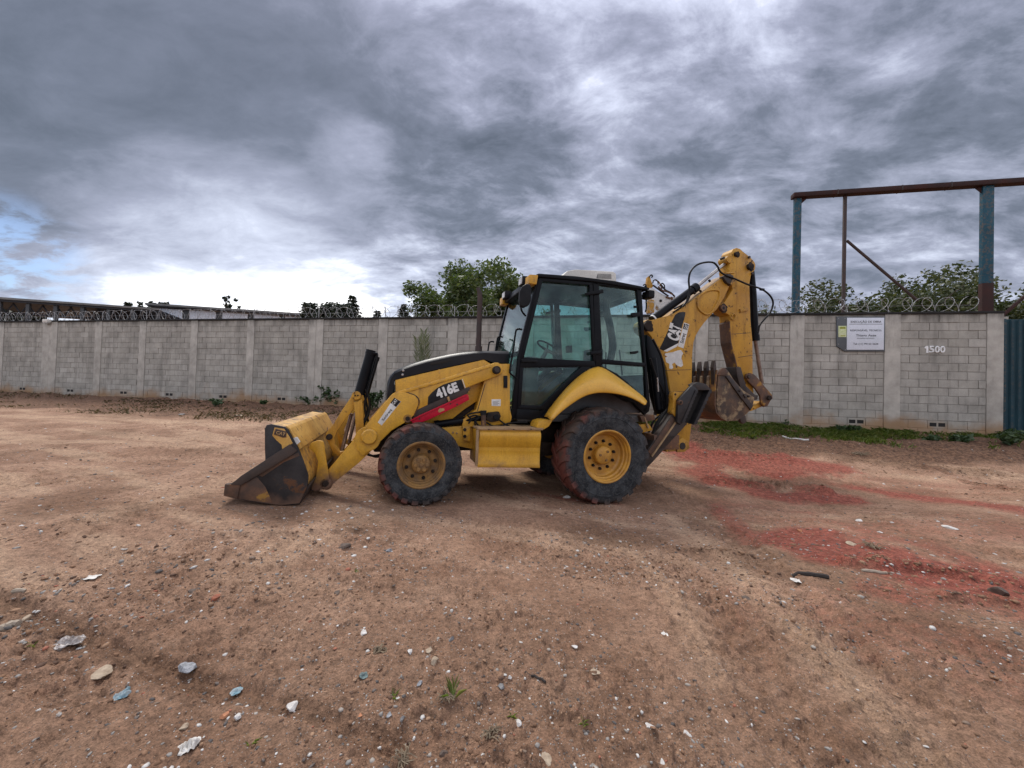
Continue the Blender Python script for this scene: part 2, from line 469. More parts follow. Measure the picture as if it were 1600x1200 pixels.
M['weed'] = leaf_mat('weed_leaves', [(0.028, 0.055, 0.018), (0.05, 0.085, 0.026)], 0.2)

# ------------------------------------------------------------------ mesh helpers


def link(name, me, m=None, parent=None, smooth=None):
    o = bpy.data.objects.new(name, me)
    COL.objects.link(o)
    if m is not None and not me.materials:
        me.materials.append(M[m] if isinstance(m, str) else m)
    if parent is not None:
        o.parent = parent
    if smooth is not None:
        me.shade_smooth()
        me.set_sharp_from_angle(angle=radians(smooth))
    return o


def from_data(name, verts, faces, m=None, parent=None, smooth=None):
    me = bpy.data.meshes.new(name)
    me.from_pydata([tuple(v) for v in verts], [], faces)
    me.update()
    return link(name, me, m, parent, smooth)


def from_bm(name, bm, m=None, parent=None, smooth=32, recalc=True):
    if recalc:
        bmesh.ops.recalc_face_normals(bm, faces=bm.faces)
    me = bpy.data.meshes.new(name)
    bm.to_mesh(me)
    bm.free()
    return link(name, me, m, parent, smooth)


def fast_mesh(name, V, F):
    """numpy verts (n,3) and faces (m,k) -> mesh"""
    me = bpy.data.meshes.new(name)
    V = np.asarray(V, dtype=np.float32)
    F = np.asarray(F, dtype=np.int32)
    k = F.shape[1]
    me.vertices.add(len(V))
    me.vertices.foreach_set('co', V.ravel())
    me.loops.add(F.size)
    me.loops.foreach_set('vertex_index', F.ravel())
    me.polygons.add(len(F))
    me.polygons.foreach_set('loop_start', np.arange(0, F.size, k, dtype=np.int32))
    me.update(calc_edges=True)
    me.validate()
    return me


def tag(o, label=None, cat=None, group=None, kind=None):
    if label:
        o['label'] = label
    if cat:
        o['category'] = cat
    if group:
        o['group'] = group
    if kind:
        o['kind'] = kind
    return o


def empty(name, loc, rz=0.0):
    o = bpy.data.objects.new(name, None)
    o.empty_display_size = 0.3
    o.location = loc
    o.rotation_euler = (0, 0, rz)
    COL.objects.link(o)
    return o


def add_prism(bm, pts, axis_pt, bev=0.0, seg=2):
    """pts: list of 3D points of a planar outline, axis_pt: extrusion vector"""
    t = bmesh.new()
    vs = [t.verts.new(p) for p in pts]
    f = t.faces.new(vs)
    r = bmesh.ops.extrude_face_region(t, geom=[f])
    nv = [g for g in r['geom'] if isinstance(g, bmesh.types.BMVert)]
    bmesh.ops.translate(t, verts=nv, vec=axis_pt)
    bmesh.ops.recalc_face_normals(t, faces=t.faces)
    if bev > 0:
        bmesh.ops.bevel(t, geom=list(t.edges), offset=bev, segments=seg, profile=0.6, affect='EDGES', clamp_overlap=True)
    merge(bm, t)


def merge(bm, t):
    me = bpy.data.meshes.new('tmp')
    t.to_mesh(me)
    t.free()
    bm.from_mesh(me)
    bpy.data.meshes.remove(me)


def add_box(bm, lo, hi, bev=0.0, mtx=None):
    t = bmesh.new()
    bmesh.ops.create_cube(t, size=1.0)
    for v in t.verts:
        v.co = Vector([lo[i] + (v.co[i] + 0.5) * (hi[i] - lo[i]) for i in range(3)])
    if bev > 0:
        bmesh.ops.bevel(t, geom=list(t.edges), offset=bev, segments=2, profile=0.6, affect='EDGES', clamp_overlap=True)
    if mtx is not None:
        bmesh.ops.transform(t, matrix=mtx, verts=t.verts)
    merge(bm, t)


def add_tube(bm, path, rad, n=10, caps=True):
    """tube along a list of points; rad a number or list"""
    path = [Vector(p) for p in path]
    k = len(path)
    rads = rad if isinstance(rad, (list, tuple)) else [rad] * k
    tang = []
    for i in range(k):
        a = path[max(i - 1, 0)]
        b = path[min(i + 1, k - 1)]
        d = (b - a)
        tang.append(d.normalized() if d.length > 1e-9 else Vector((0, 0, 1)))
    up = Vector((0, 0, 1)) if abs(tang[0].z) < 0.9 else Vector((1, 0, 0))
    x = tang[0].cross(up).normalized()
    rings = []
    for i in range(k):
        t = tang[i]
        x = (x - t * x.dot(t))
        x = x.normalized() if x.length > 1e-6 else t.orthogonal().normalized()
        y = t.cross(x)
        rings.append([bm.verts.new(path[i] + (x * cos(2 * pi * j / n) + y * sin(2 * pi * j / n)) * rads[i]) for j in range(n)])
    for i in range(k - 1):
        for j in range(n):
            bm.faces.new((rings[i][j], rings[i][(j + 1) % n], rings[i + 1][(j + 1) % n], rings[i + 1][j]))
    if caps:
        bm.faces.new(rings[0][::-1])
        bm.faces.new(rings[-1])


def spline(pts, n=8):
    """Catmull-Rom through points"""
    pts = [Vector(p) for p in pts]
    P = [pts[0] * 2 - pts[1]] + pts + [pts[-1] * 2 - pts[-2]]
    out = []
    for i in range(1, len(P) - 2):
        for j in range(n):
            t = j / n
            a, b, c, d = P[i - 1], P[i], P[i + 1], P[i + 2]
            out.append(0.5 * ((2 * b) + (c - a) * t + (2 * a - 5 * b + 4 * c - d) * t * t + (3 * b - a - 3 * c + d) * t ** 3))
    out.append(pts[-1])
    return out


def add_lathe(bm, prof, n=40, center=(0, 0, 0), closed=False):
    """profile of (radius, v) turned about the local v (y) axis"""
    cx, cy, cz = center
    rings = []
    for r, v in prof:
        if r < 1e-5:
            rings.append([bm.verts.new((cx, cy + v, cz))])
        else:
            rings.append([bm.verts.new((cx + r * cos(2 * pi * j / n), cy + v, cz + r * sin(2 * pi * j / n))) for j in range(n)])
    m = len(rings)
    for i in range(m if closed else m - 1):
        A, B = rings[i], rings[(i + 1) % m]
        for j in range(n):
            k = (j + 1) % n
            if len(A) == 1 and len(B) == 1:
                continue
            if len(A) == 1:
                bm.faces.new((A[0], B[k], B[j]))
            elif len(B) == 1:
                bm.faces.new((A[j], A[k], B[0]))
            else:
                bm.faces.new((A[j], A[k], B[k], B[j]))


# ------------------------------------------------------------------ the wall line, the ground shape
Y_R = 600.0 * 3.0 / 196.0
WR = at_depth(1541, 600, Y_R)
WL = at_depth(87, 600, 600.0 * 3.0 / 118.0)
WD = Vector((WL.x - WR.x, WL.y - WR.y, 0)).normalized()      # along the wall, to the left
WN = Vector((WD.y, -WD.x, 0))                                # towards the camera
if WN.dot(Vector((0, -1, 0))) < 0:
    WN = -WN
W0 = Vector((WR.x, WR.y, 0))


def wall_hit(x, y, off=0.0):
    """pixel -> (distance along the wall from W0, height)"""
    r = ray(x, y)
    t = ((W0 + WN * off) - CAM).dot(WN) / r.dot(WN)
    p = CAM + r * t
    return (p - W0).dot(WD), p.z


YAW = radians(17.2)
UU = Vector((cos(YAW), sin(YAW), 0))
VV = Vector((-sin(YAW), cos(YAW), 0))
P0 = CAM + ray(657, 721) * (4.3 / ray(657, 721).y)
ROOT = Vector((P0.x, P0.y, 0.0))


def EL(x, y, v):
    """pixel -> local machine point (u, v, w) on the plane v = const"""
    r = ray(x, y)
    t = ((ROOT - CAM).dot(VV) + v) / r.dot(VV)
    p = CAM + r * t - ROOT
    return Vector((p.dot(UU), v, p.z))


# value noise in numpy
def _h(ix, iy, seed):
    n = (ix.astype(np.int64) * 374761393 + iy.astype(np.int64) * 668265263 + seed * 1442695041) & 0xFFFFFFFF
    n = ((n ^ (n >> 13)) * 1274126177) & 0xFFFFFFFF
    n = n ^ (n >> 16)
    return (n & 0xFFFF) / 65535.0


def vn(x, y, seed):
    ix, iy = np.floor(x), np.floor(y)
    fx, fy = x - ix, y - iy
    fx = fx * fx * (3 - 2 * fx)
    fy = fy * fy * (3 - 2 * fy)
    a = _h(ix, iy, seed); b = _h(ix + 1, iy, seed)
    c = _h(ix, iy + 1, seed); d = _h(ix + 1, iy + 1, seed)
    return (a + (b - a) * fx) + ((c + (d - c) * fx) - (a + (b - a) * fx)) * fy


def fbm(x, y, seed, octv=4, rough=0.5):
    s = np.zeros_like(x); amp = 1.0; tot = 0.0
    c, sn = cos(0.7), sin(0.7)
    for o in range(octv):
        s += vn(x, y, seed + o) * amp
        tot += amp
        amp *= rough
        x, y = (x * c - y * sn) * 2.03 + 11.3, (x * sn + y * c) * 2.03 - 7.1
    return s / tot


def sstep(x, a, b):
    t = np.clip((x - a) / (b - a), 0, 1)
    return t * t * (3 - 2 * t)


S_PTS = [-0.5, 0.0, 0.9, 2.0, 4.0, 7.0]
Z_PTS = [0.66, 0.60, 0.50, 0.35, 0.14, 0.0]
ROOT2 = np.array([ROOT.x, ROOT.y])


def base_z(x, y):
    s = (x - W0.x) * WN.x + (y - W0.y) * WN.y
    t = -((x - W0.x) * WD.x + (y - W0.y) * WD.y)
    u = (x - ROOT.x) * UU.x + (y - ROOT.y) * UU.y
    z = np.interp(s, S_PTS, Z_PTS)
    v = (x - ROOT.x) * VV.x + (y - ROOT.y) * VV.y
    tilt = (np.where(u < 0, -0.088, -0.046) * np.clip(u, -2.6, 4.0) - 0.012) * sstep(v, -2.2, -0.4)
    return z + tilt * sstep(s, 0.5, 4.0) + 0.055 * sstep(-t, 6, 18) * (1 - sstep(s, 0.5, 3.0))


_PG = {}


def px_ground0(x, y):
    if (x, y) in _PG:
        return _PG[(x, y)].copy()
    r = ray(x, y)
    t = -CAM.z / r.z
    for _ in range(12):
        p = CAM + r * t
        z = float(base_z(np.array([p.x]), np.array([p.y]))[0])
        t2 = (z - CAM.z) / r.z
        t += (t2 - t) * 0.6
    p = CAM + r * t
    _PG[(x, y)] = p
    return p.copy()


def dist_poly(x, y, pts, full=False):
    """distance to a polyline given in picture pixels, laid on the ground"""
    P = [px_ground0(*p) for p in pts]
    best = np.full(x.shape, 1e9)
    tt = np.zeros(x.shape)
    sg = np.zeros(x.shape)
    acc = 0.0
    for a, b in zip(P[:-1], P[1:]):
        dx, dy = b.x - a.x, b.y - a.y
        L = dx * dx + dy * dy + 1e-9
        t = np.clip(((x - a.x) * dx + (y - a.y) * dy) / L, 0, 1)
        dd = np.hypot(x - a.x - t * dx, y - a.y - t * dy)
        if full:
            m_ = dd < best
            tt = np.where(m_, acc + t * sqrt(L), tt)
            sg = np.where(m_, (x - a.x) * dy - (y - a.y) * dx, sg)
            acc += sqrt(L)
        best = np.minimum(best, dd)
    return (best, tt, sg) if full else best


RIDGES = [  # polyline of churned mud, half width m, height m
    ([(1325, 882), (1390, 886), (1440, 890), (1500, 900), (1580, 912)], 0.10, 0.055),
    ([(1480, 936), (1540, 940), (1620, 950)], 0.08, 0.045),
    ([(1115, 750), (1170, 756), (1230, 764), (1285, 772)], 0.17, 0.075),
    ([(1100, 706), (1160, 712), (1230, 722)], 0.2, 0.05),
    ([(1055, 856), (1110, 860), (1175, 866)], 0.05, 0.032),
    ([(1500, 752), (1560, 762), (1640, 776)], 0.12, 0.04),
    ([(1290, 715), (1420, 728), (1560, 742)], 0.25, 0.04),
]
RUTS = [
    ([(-60, 905), (60, 952), (150, 990), (240, 1028), (300, 1055), (380, 1078), (470, 1110), (560, 1140), (620, 1165)], 0.07, 0.033),
    ([(1080, 780), (1180, 860), (1250, 930), (1340, 1020), (1440, 1120)], 0.16, 0.02),
    ([(1010, 830), (1080, 900), (1150, 990), (1230, 1100)], 0.12, 0.018),
    ([(0, 668), (200, 668), (420, 672)], 0.2, 0.025),
    ([(0, 700), (180, 705), (400, 712)], 0.22, 0.02),
    ([(1140, 778), (1300, 800), (1480, 840), (1640, 880)], 0.14, 0.02),
]
TRACKS = [  # tread prints: path, half width m
    ([(1070, 770), (1150, 840), (1230, 920), (1310, 1010), (1400, 1110), (1480, 1200)], 0.17),
    ([(1000, 830), (1060, 890), (1130, 980), (1200, 1080), (1260, 1190)], 0.15),
    ([(-40, 985), (80, 1030), (200, 1085), (330, 1150), (420, 1210)], 0.15),
    ([(1120, 740), (1260, 752), (1420, 770), (1640, 800)], 0.2),
    ([(1180, 800), (1330, 825), (1480, 850), (1640, 880)], 0.18),
    ([(0, 760), (150, 750), (330, 725), (420, 712)], 0.2),
    ([(0, 840), (160, 815), (330, 790)], 0.18),
    ([(330, 850), (480, 840), (640, 835), (800, 850)], 0.16),
]
PALE = [
    ([(1040, 800), (1140, 870), (1230, 960), (1330, 1070), (1430, 1190)], 0.22, 0.9),
    ([(960, 840), (1030, 900), (1080, 980), (1120, 1060)], 0.16, 0.6),
    ([(0, 650), (200, 655), (420, 668)], 0.35, 0.8),
    ([(0, 690), (180, 690), (380, 700)], 0.25, 0.6),
    ([(160, 800), (300, 770), (420, 730)], 0.25, 0.6),
    ([(420, 870), (520, 820), (620, 800)], 0.22, 0.5),
    ([(1160, 730), (1330, 738), (1500, 752)], 0.22, 0.7),
]
REDS = [
    ([(1090, 712), (1180, 726), (1290, 730)], 0.5, 1.1),
    ([(1120, 752), (1220, 775), (1330, 782)], 0.28, 1.0),
    ([(1270, 842), (1340, 862), (1430, 884), (1640, 925)], 0.46, 1.15),
    ([(1250, 835), (1290, 870), (1340, 870)], 0.22, 0.9),
    ([(1340, 765), (1480, 785), (1680, 812)], 0.34, 0.85),
    ([(1120, 790), (1180, 840), (1250, 860)], 0.14, 0.55),
    ([(1400, 930), (1520, 940), (1640, 960)], 0.3, 0.5),
    ([(1060, 700), (1110, 715), (1110, 740)], 0.4, 0.9),
    ([(840, 766), (910, 778), (960, 780)], 0.10, 0.5),
    ([(1280, 960), (1450, 1000), (1660, 1060)], 0.55, 0.26),
    ([(1180, 800), (1400, 822), (1660, 850)], 0.7, 0.30),
    ([(1120, 720), (1300, 745), (1500, 770)], 0.9, 0.30),
    ([(1260, 800), (1380, 840), (1480, 860)], 0.2, 0.45),
]


def ground_z(x, y):
    x = np.asarray(x, dtype=np.float64)
    y = np.asarray(y, dtype=np.float64)
    z = base_z(x, y)
    r = np.hypot(x, y)
    s = (x - W0.x) * WN.x + (y - W0.y) * WN.y
    near = np.exp(-np.maximum(r - 9, 0) / 6.0)
    clump = fbm(x * 0.9, y * 0.9, 5, 3)
    z = z + (fbm(x * 0.55, y * 0.55, 21, 4) - 0.5) * 0.09 * near
    z += (fbm(x * 2.2, y * 2.2, 31, 4, 0.6) - 0.5) * 0.045 * near
    z += (fbm(x * 9, y * 9, 41, 3, 0.6) - 0.5) * 0.030 * near * (0.4 + 1.2 * sstep(clump, 0.4, 0.65))
    z += np.maximum(fbm(x * 24, y * 24, 51, 3, 0.65) - 0.55, 0) * 0.11 * near * sstep(clump, 0.38, 0.62)
    # the loose bank under the wall
    bank = sstep(s, 3.6, 1.2) * (s > -0.3)
    z += bank * ((fbm(x * 2.5, y * 2.5, 61, 4, 0.6) - 0.5) * 0.22)
    for pts, w, h in RIDGES:
        d = dist_poly(x, y, pts) + (fbm(x * 6, y * 6, 71, 3) - 0.5) * w * 1.3
        z += h * sstep(d, w, w * 0.15) * (0.35 + 1.3 * fbm(x * 8, y * 8, 81, 3, 0.7))
    for pts, w, h in RUTS:
        d = dist_poly(x, y, pts) + (fbm(x * 3, y * 3, 91, 3) - 0.5) * w * 1.1
        z -= h * sstep(d, w, w * 0.3)
        z += 0.35 * h * sstep(np.abs(d - w * 1.35), w * 0.5, 0) * fbm(x * 12, y * 12, 95, 3)
    for pts, w in TRACKS:
        d, t, sgn = dist_poly(x, y, pts, True)
        f = (t / 0.17 + np.abs(d) / w * 0.55 + 0.5 * (sgn > 0)) % 1.0
        lug = sstep(np.abs(f - 0.5), 0.30, 0.16)
        inside = sstep(d, w, w * 0.85) * sstep(fbm(x * 0.8, y * 0.8, 97, 3), 0.36, 0.54)
        z -= inside * (0.008 + 0.020 * lug)
        z += 0.014 * sstep(np.abs(d - w * 1.1), w * 0.25, 0) * fbm(x * 10, y * 10, 98, 3) * sstep(fbm(x * 0.8, y * 0.8, 97, 3), 0.36, 0.54)
    # level where the machine stands
    u = (x - ROOT.x) * UU.x + (y - ROOT.y) * UU.y
    v = (x - ROOT.x) * VV.x + (y - ROOT.y) * VV.y
    pad = sstep(u, -2.4, -1.9) * sstep(u, 3.6, 3.1) * sstep(v, -0.7, -0.2) * sstep(v, 3.1, 2.5)
    return z * (1 - pad) + (np.where(u < 0, -0.088, -0.046) * np.clip(u, -2.6, 4.0) - 0.012 + (fbm(x * 7, y * 7, 33, 3) - 0.5) * 0.015) * pad


def gz(x, y):
    return float(ground_z(np.array([x]), np.array([y]))[0])


def px_ground(x, y):
    p = px_ground0(x, y)
    r = ray(x, y)
    t = (p - CAM).length / r.length
    for _ in range(3):
        p = CAM + r * t
        t += ((gz(p.x, p.y) - CAM.z) / r.z - t) * 0.7
    p = CAM + r * t
    return Vector((p.x, p.y, gz(p.x, p.y)))


def build_ground():
    fine = np.linspace(radians(-60), radians(60), 790)
    coarse = np.linspace(radians(60), radians(300), 50)[1:-1]
    th = np.concatenate([fine, coarse])
    rr = np.concatenate([np.geomspace(0.45, 1.18, 16), np.geomspace(1.2, 19.0, 590), np.geomspace(19.6, 900, 40)])
    T, R_ = np.meshgrid(th, rr)
    X = R_ * np.sin(T)
    Y = R_ * np.cos(T)
    shp = X.shape
    x, y = X.ravel(), Y.ravel()
    z = ground_z(x, y)
    V = np.stack([x, y, z], 1)
    nr, nt = shp
    i, j = np.meshgrid(np.arange(nr - 1), np.arange(nt), indexing='ij')
    j2 = (j + 1) % nt
    F = np.stack([i * nt + j, (i + 1) * nt + j, (i + 1) * nt + j2, i * nt + j2], -1).reshape(-1, 4)[:, ::-1]
    # close the disc under the camera with a fan of quads
    V = np.vstack([V, [[0, 0, float(ground_z(np.array([0.]), np.array([0.]))[0])]]])
    c = len(V) - 1
    me_v, me_f = V, F
    me = fast_mesh('ground', me_v, me_f)
    bmx = bmesh.new()
    bmx.from_mesh(me)
    bmx.verts.ensure_lookup_table()
    for k in range(nt):
        bmx.faces.new((bmx.verts[c], bmx.verts[(k + 1) % nt], bmx.verts[k]))
    bmx.to_mesh(me)
    bmx.free()
    # soil colour masks; dark also holds the rut's shadow line
    r = np.hypot(x, y)
    s = (x - W0.x) * WN.x + (y - W0.y) * WN.y
    along = -((x - W0.x) * WD.x + (y - W0.y) * WD.y)
    wob = fbm(x * 1.3, y * 1.3, 101, 5, 0.6)
    wob2 = fbm(x * 5, y * 5, 111, 4, 0.6)
    ca, sa = cos(0.35), sin(0.35)
    streak = fbm((x * ca - y * sa) * 0.5, (x * sa + y * ca) * 2.6, 121, 4, 0.6)
    pale = sstep(streak, 0.48, 0.70) * 0.6 * sstep(r, 2.0, 4.5)
    for pts, w, a in PALE:
        d = dist_poly(x, y, pts) + (wob - 0.5) * w * 1.6
        pale = np.maximum(pale, a * sstep(d, w * 1.3, w * 0.1) * (0.35 + 0.9 * wob2))
    red = np.zeros_like(x)
    for pts, w, a in REDS:
        d = dist_poly(x, y, pts) + (wob - 0.5) * w * 2.2 + (wob2 - 0.5) * w * 1.1
        red = np.maximum(red, a * sstep(d, w * 1.7, w * 0.1) * (0.62 + 0.75 * wob2))
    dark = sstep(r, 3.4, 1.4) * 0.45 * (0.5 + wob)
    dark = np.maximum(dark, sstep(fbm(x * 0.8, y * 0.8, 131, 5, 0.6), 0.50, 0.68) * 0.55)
    for pts, w, h in RUTS[:1]:
        d = dist_poly(x, y, pts) + (wob2 - 0.5) * w * 2.2
        dark = np.maximum(dark, 0.80 * sstep(d, w * 1.7, w * 0.2))  # shadow line of the left rut painted into the soil colour
    for pts, w, h in RIDGES:
        d = dist_poly(x, y, pts) + (wob2 - 0.5) * w * 1.4
        dark = np.maximum(dark, 0.65 * sstep(d, w * 1.1, w * 0.2))
    right = sstep(along, -13, -8)
    foot = 3.3 * (1 - right) + 2.6 * right
    bank = sstep(s + (wob - 0.5) * 1.6, foot + 0.35, foot - 0.35) * (s > -1)
    col = np.zeros((len(V), 4), dtype=np.float32)
    col[:-1, 0] = np.clip(pale, 0, 1)
    col[:-1, 1] = np.clip(red, 0, 1)
    col[:-1, 2] = np.clip(dark, 0, 1)
    col[:-1, 3] = np.clip(bank, 0, 1)
    at = me.color_attributes.new('soil', 'FLOAT_COLOR', 'POINT')
    at.data.foreach_set('color', col.ravel())
    m, g, bs, out = principled('bare_earth')
    a = g.n('ShaderNodeAttribute', attribute_name='soil')
    sp = g.n('ShaderNodeSeparateColor', ins={0: a.outputs['Color']})
    pos = g.n('ShaderNodeNewGeometry').outputs['Position']
    n1 = g.noise(pos, 1.6, 9, 0.62, 0.2)
    n2 = g.noise(pos, 18, 7, 0.66)
    n3 = g.noise(pos, 130, 4, 0.7)
    c = g.mix(g.step(n1, 0.36, 0.66), (0.248, 0.142, 0.090), (0.356, 0.220, 0.146))
    c = g.mix(g.m('MULTIPLY', sp.outputs[0], 0.8), c, (0.50, 0.345, 0.230))
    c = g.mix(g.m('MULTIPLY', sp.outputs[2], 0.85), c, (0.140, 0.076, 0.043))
    c = g.mix(a.outputs['Alpha'], c, g.mix(g.step(n2, 0.35, 0.65), (0.095, 0.052, 0.033), (0.19, 0.105, 0.063)))
    redc = g.mix(g.step(n2, 0.3, 0.7), (0.20, 0.048, 0.033), (0.30, 0.083, 0.057))
    c = g.mix(g.m('MULTIPLY', g.step(g.m('ADD', sp.outputs[1], g.m('MULTIPLY', g.m('SUBTRACT', n2, 0.5), 0.5)), 0.03, 0.85), 0.88), c, redc)
    c = g.mix(1.0, c, g.ramp(n2, [(0.25, 0.55), (0.5, 1.0), (0.75, 1.32)]), 'MULTIPLY')
    c = g.mix(1.0, c, g.ramp(n3, [(0.25, 0.5), (0.5, 1.0), (0.75, 1.5)]), 'MULTIPLY')
    n4 = g.noise(pos, 46, 5, 0.7)
    c = g.mix(1.0, c, g.ramp(n4, [(0.28, 0.52), (0.48, 1.0), (0.75, 1.30)]), 'MULTIPLY')  # darkens the pits of the relief: crevice shade put into the colour
    # fine grit
    vo = g.n('ShaderNodeTexVoronoi', ins={'Scale': 85.0})
    g.put(vo.inputs['Vector'], pos)
    gr = g.m('MULTIPLY', g.step(vo.outputs['Distance'], 0.24, 0.14), g.step(g.n('ShaderNodeSeparateColor', ins={0: vo.outputs['Color']}).outputs[0], 0.84, 0.90))
    gcol = g.ramp(g.n('ShaderNodeSeparateColor', ins={0: vo.outputs['Color']}).outputs[1], [(0.0, (0.06, 0.045, 0.04)), (0.45, (0.24, 0.19, 0.15)), (1.0, (0.50, 0.46, 0.41))])
    c = g.mix(gr, c, gcol)
    g.put(bs.inputs['Base Color'], c)
    bs.inputs['Roughness'].default_value = 0.92
    bs.inputs['Specular IOR Level'].default_value = 0.25
    bp = g.n('ShaderNodeBump', ins={'Strength': 1.0, 'Distance': 0.026})
    h = g.m('ADD', g.m('ADD', g.m('MULTIPLY', n2, 0.9), g.m('MULTIPLY', n4, 0.55)), g.m('ADD', g.m('MULTIPLY', n3, 0.35), g.m('MULTIPLY', gr, 0.25)))
    g.put(bp.inputs['Height'], h)
    g.put(bs.inputs['Normal'], bp.outputs[0])
    o = link('ground', me, m)
    me.shade_smooth()
    tag(o, 'bare reddish brown earth yard with ruts, red soil patches and grit', kind='structure')
    return o


build_ground()

# ------------------------------------------------------------------ boundary wall
ROWH = 0.2
TOPZ = wall_hit(1541, 488.5)[1]
NROW = 16
# pillar edges in the photograph (left x, right x)
PILL_PX = [(1541, 1567), (1381, 1406), (1233, 1255.5), (1085.5, 1105), (None, None), (None, None), (698, 713), (589.5, 603.5),
           (480.6, 503), (384, 395), (296, 306.5), (215.5, 225.5), (146.5, 156.5), (64.5, 87)]


def pill_spans():
    out = []
    for a, b in PILL_PX:
        if a is None:
            out.append(None)
            continue
        out.append((wall_hit(b, 585)[0], wall_hit(a, 585)[0]))      # along: right edge first (smaller)
    i3, i6 = out[3], out[6]
    gap = ((i6[0] + i6[1]) / 2 - (i3[0] + i3[1]) / 2) / 3
    for k in (4, 5):
        c = (i3[0] + i3[1]) / 2 + gap * (k - 3)
        out[k] = (c - 0.14, c + 0.14)
    last = out[-1]
    for k in range(4):
        c = last[1] + 2.35 * (k + 1)
        out.append((c - 0.14, c + 0.14))
    return out


SPANS = pill_spans()
wall_root = None
WALLROT = atan2(-WD.y, -WD.x)          # local x = to the right along the wall, local y = away from the camera


def build_wall():
    global wall_root
    root = empty('boundary_wall', (W0.x, W0.y, 0), WALLROT)
    wall_root = root
    tag(root, 'long grey concrete block wall with pillars and dark coping behind the yard', 'wall')
    # local: x = -along, y>0 away from the camera
    L = SPANS[-1][1]
    zb = 0.0
    bm = bmesh.new()
    add_box(bm, (-L, 0.010, zb), (-SPANS[0][0], 0.13, TOPZ - 0.02))
    from_bm('mortar_bed', bm, 'mortar', root, None)
    bm = bmesh.new()
    add_box(bm, (-L, -0.035, TOPZ - 0.02), (-SPANS[0][0] + 0.0, 0.17, TOPZ + 0.035), 0.008)
    from_bm('coping', bm, 'coping', root)
    # pillars
    for k, (a, b) in enumerate(SPANS):
        bm = bmesh.new()
        nseg = 9
        x0, x1 = -b, -a
        dbl = (b - a) > 0.45
        cuts = [(x0, x1)] if not dbl else [(x0, (x0 + x1) / 2 - 0.006), ((x0 + x1) / 2 + 0.006, x1)]
        for q, (c0, c1) in enumerate(cuts):
            add_box(bm, (c0, -0.018 - 0.004 * q, zb), (c1, 0.16, TOPZ - 0.022), 0.006)
        from_bm('pillar', bm, 'pillar', root)
    # blocks
    def block_mesh(vent=False):
        bm = bmesh.new()
        if not vent:
            add_box(bm, (0, 0, 0), (1, 0.12, 0.19), 0.0)
            t = bmesh.new()
            merge_src = bpy.data.meshes.new('t')
            bm.free()
            bm = bmesh.new()
            # front face with a small chamfer, scaled in x per block
            add_box(bm, (-0.5, 0.0, 0.0), (0.5, 0.11, 0.19), 0.0)
            es = [e for e in bm.edges if all(abs(v.co.y) < 1e-6 for v in e.verts)]
            bmesh.ops.bevel(bm, geom=es, offset=0.006, segments=1, affect='EDGES')
            t.free(); bpy.data.meshes.remove(merge_src)
        me = bpy.data.meshes.new('block')
        bm.to_mesh(me)
        bm.free()
        return me
    std = block_mesh()
    std.materials.append(M['block'])
    recs = []
    rnd = random.Random(5)
    vents = []
    for k in range(len(SPANS) - 1):
        a0, a1 = SPANS[k][1], SPANS[k + 1][0]           # bay, along
        xl, xr = -a1, -a0
        for row in range(NROW):
            z0 = TOPZ - 0.03 - (row + 1) * ROWH
            off = 0.0 if row % 2 == 0 else 0.2
            x = xl + 0.008 - off - rnd.uniform(0, 0.02)
            first = True
            while x < xr - 0.03:
                e = x + 0.39 + rnd.uniform(-0.004, 0.004)
                c0, c1 = max(x, xl + 0.008), min(e, xr - 0.008)
                if c1 - c0 > 0.05:
                    recs.append((c0, c1, z0, rnd.uniform(-0.006, 0.005), k, row))
                x = e + 0.011
        vents.append((k, (xl + xr) / 2))
    # vents: a pair of open cores in the last visible row
    ZG = [gz(*(W0 - WD * m + WN * 0.06).xy) for _, m in vents]
    out = []
    for (c0, c1, z0, dy, k, row) in recs:
        zg = ZG[k]
        if z0 + 0.19 < zg - 0.06:
            continue
        out.append((c0, c1, z0, dy, k, row, zg))
    recs = out
    vrow = {}
    for (c0, c1, z0, dy, k, row, zg) in recs:
        if z0 > zg - 0.06:
            if k not in vrow or z0 < vrow[k]:
                vrow[k] = z0
    singles, mass = [], []
    for rec in recs:
        (c0, c1, z0, dy, k, row, zg) = rec
        mid = vents[k][1] + 0.2 * (k % 2)
        if abs(z0 - vrow.get(k, -9)) < 1e-4 and c0 <= mid < c1 + 0.011 and c1 - c0 > 0.3:
            # block laid open: rim round two dark cores
            bm = bmesh.new()
            w = (c1 - c0)
            t = 0.035
            add_box(bm, (c0, 0, z0), (c1, 0.11, z0 + 0.05))
            add_box(bm, (c0, 0, z0 + 0.14), (c1, 0.11, z0 + 0.19))
            for (p, q) in ((c0, c0 + t), ((c0 + c1) / 2 - t / 2, (c0 + c1) / 2 + t / 2), (c1 - t, c1)):
                add_box(bm, (p, 0.001, z0 + 0.05), (q, 0.108, z0 + 0.14))
            o = from_bm('vent_block', bm, 'block', root, None)
            bm = bmesh.new()
            add_box(bm, (c0 + t, 0.006, z0 + 0.05), (c1 - t, 0.0095, z0 + 0.14))
            from_bm('core_shade', bm, 'hole_shade', o, None)  # dark sheet in place of the shade inside the cores
            continue
        singles.append(rec)
    def dist(rec):
        p = W0 - WD * ((rec[0] + rec[1]) / 2)
        return p.length
    # the ones seen largest are singles: nearest, in front of nothing
    vis = [r for r in singles if r[4] <= 2]
    rest = [r for r in singles if r[4] > 2]
    vis.sort(key=dist)
    keep = vis[:290]
    mass = vis[290:] + rest
    ex = sorted([r for r in mass if r[4] in (6, 7)], key=lambda r: -(r[1] - r[0]))[:max(0, 296 - len(keep))]
    exs = set(id(r) for r in ex)
    keep += ex
    mass = [r for r in mass if id(r) not in exs]
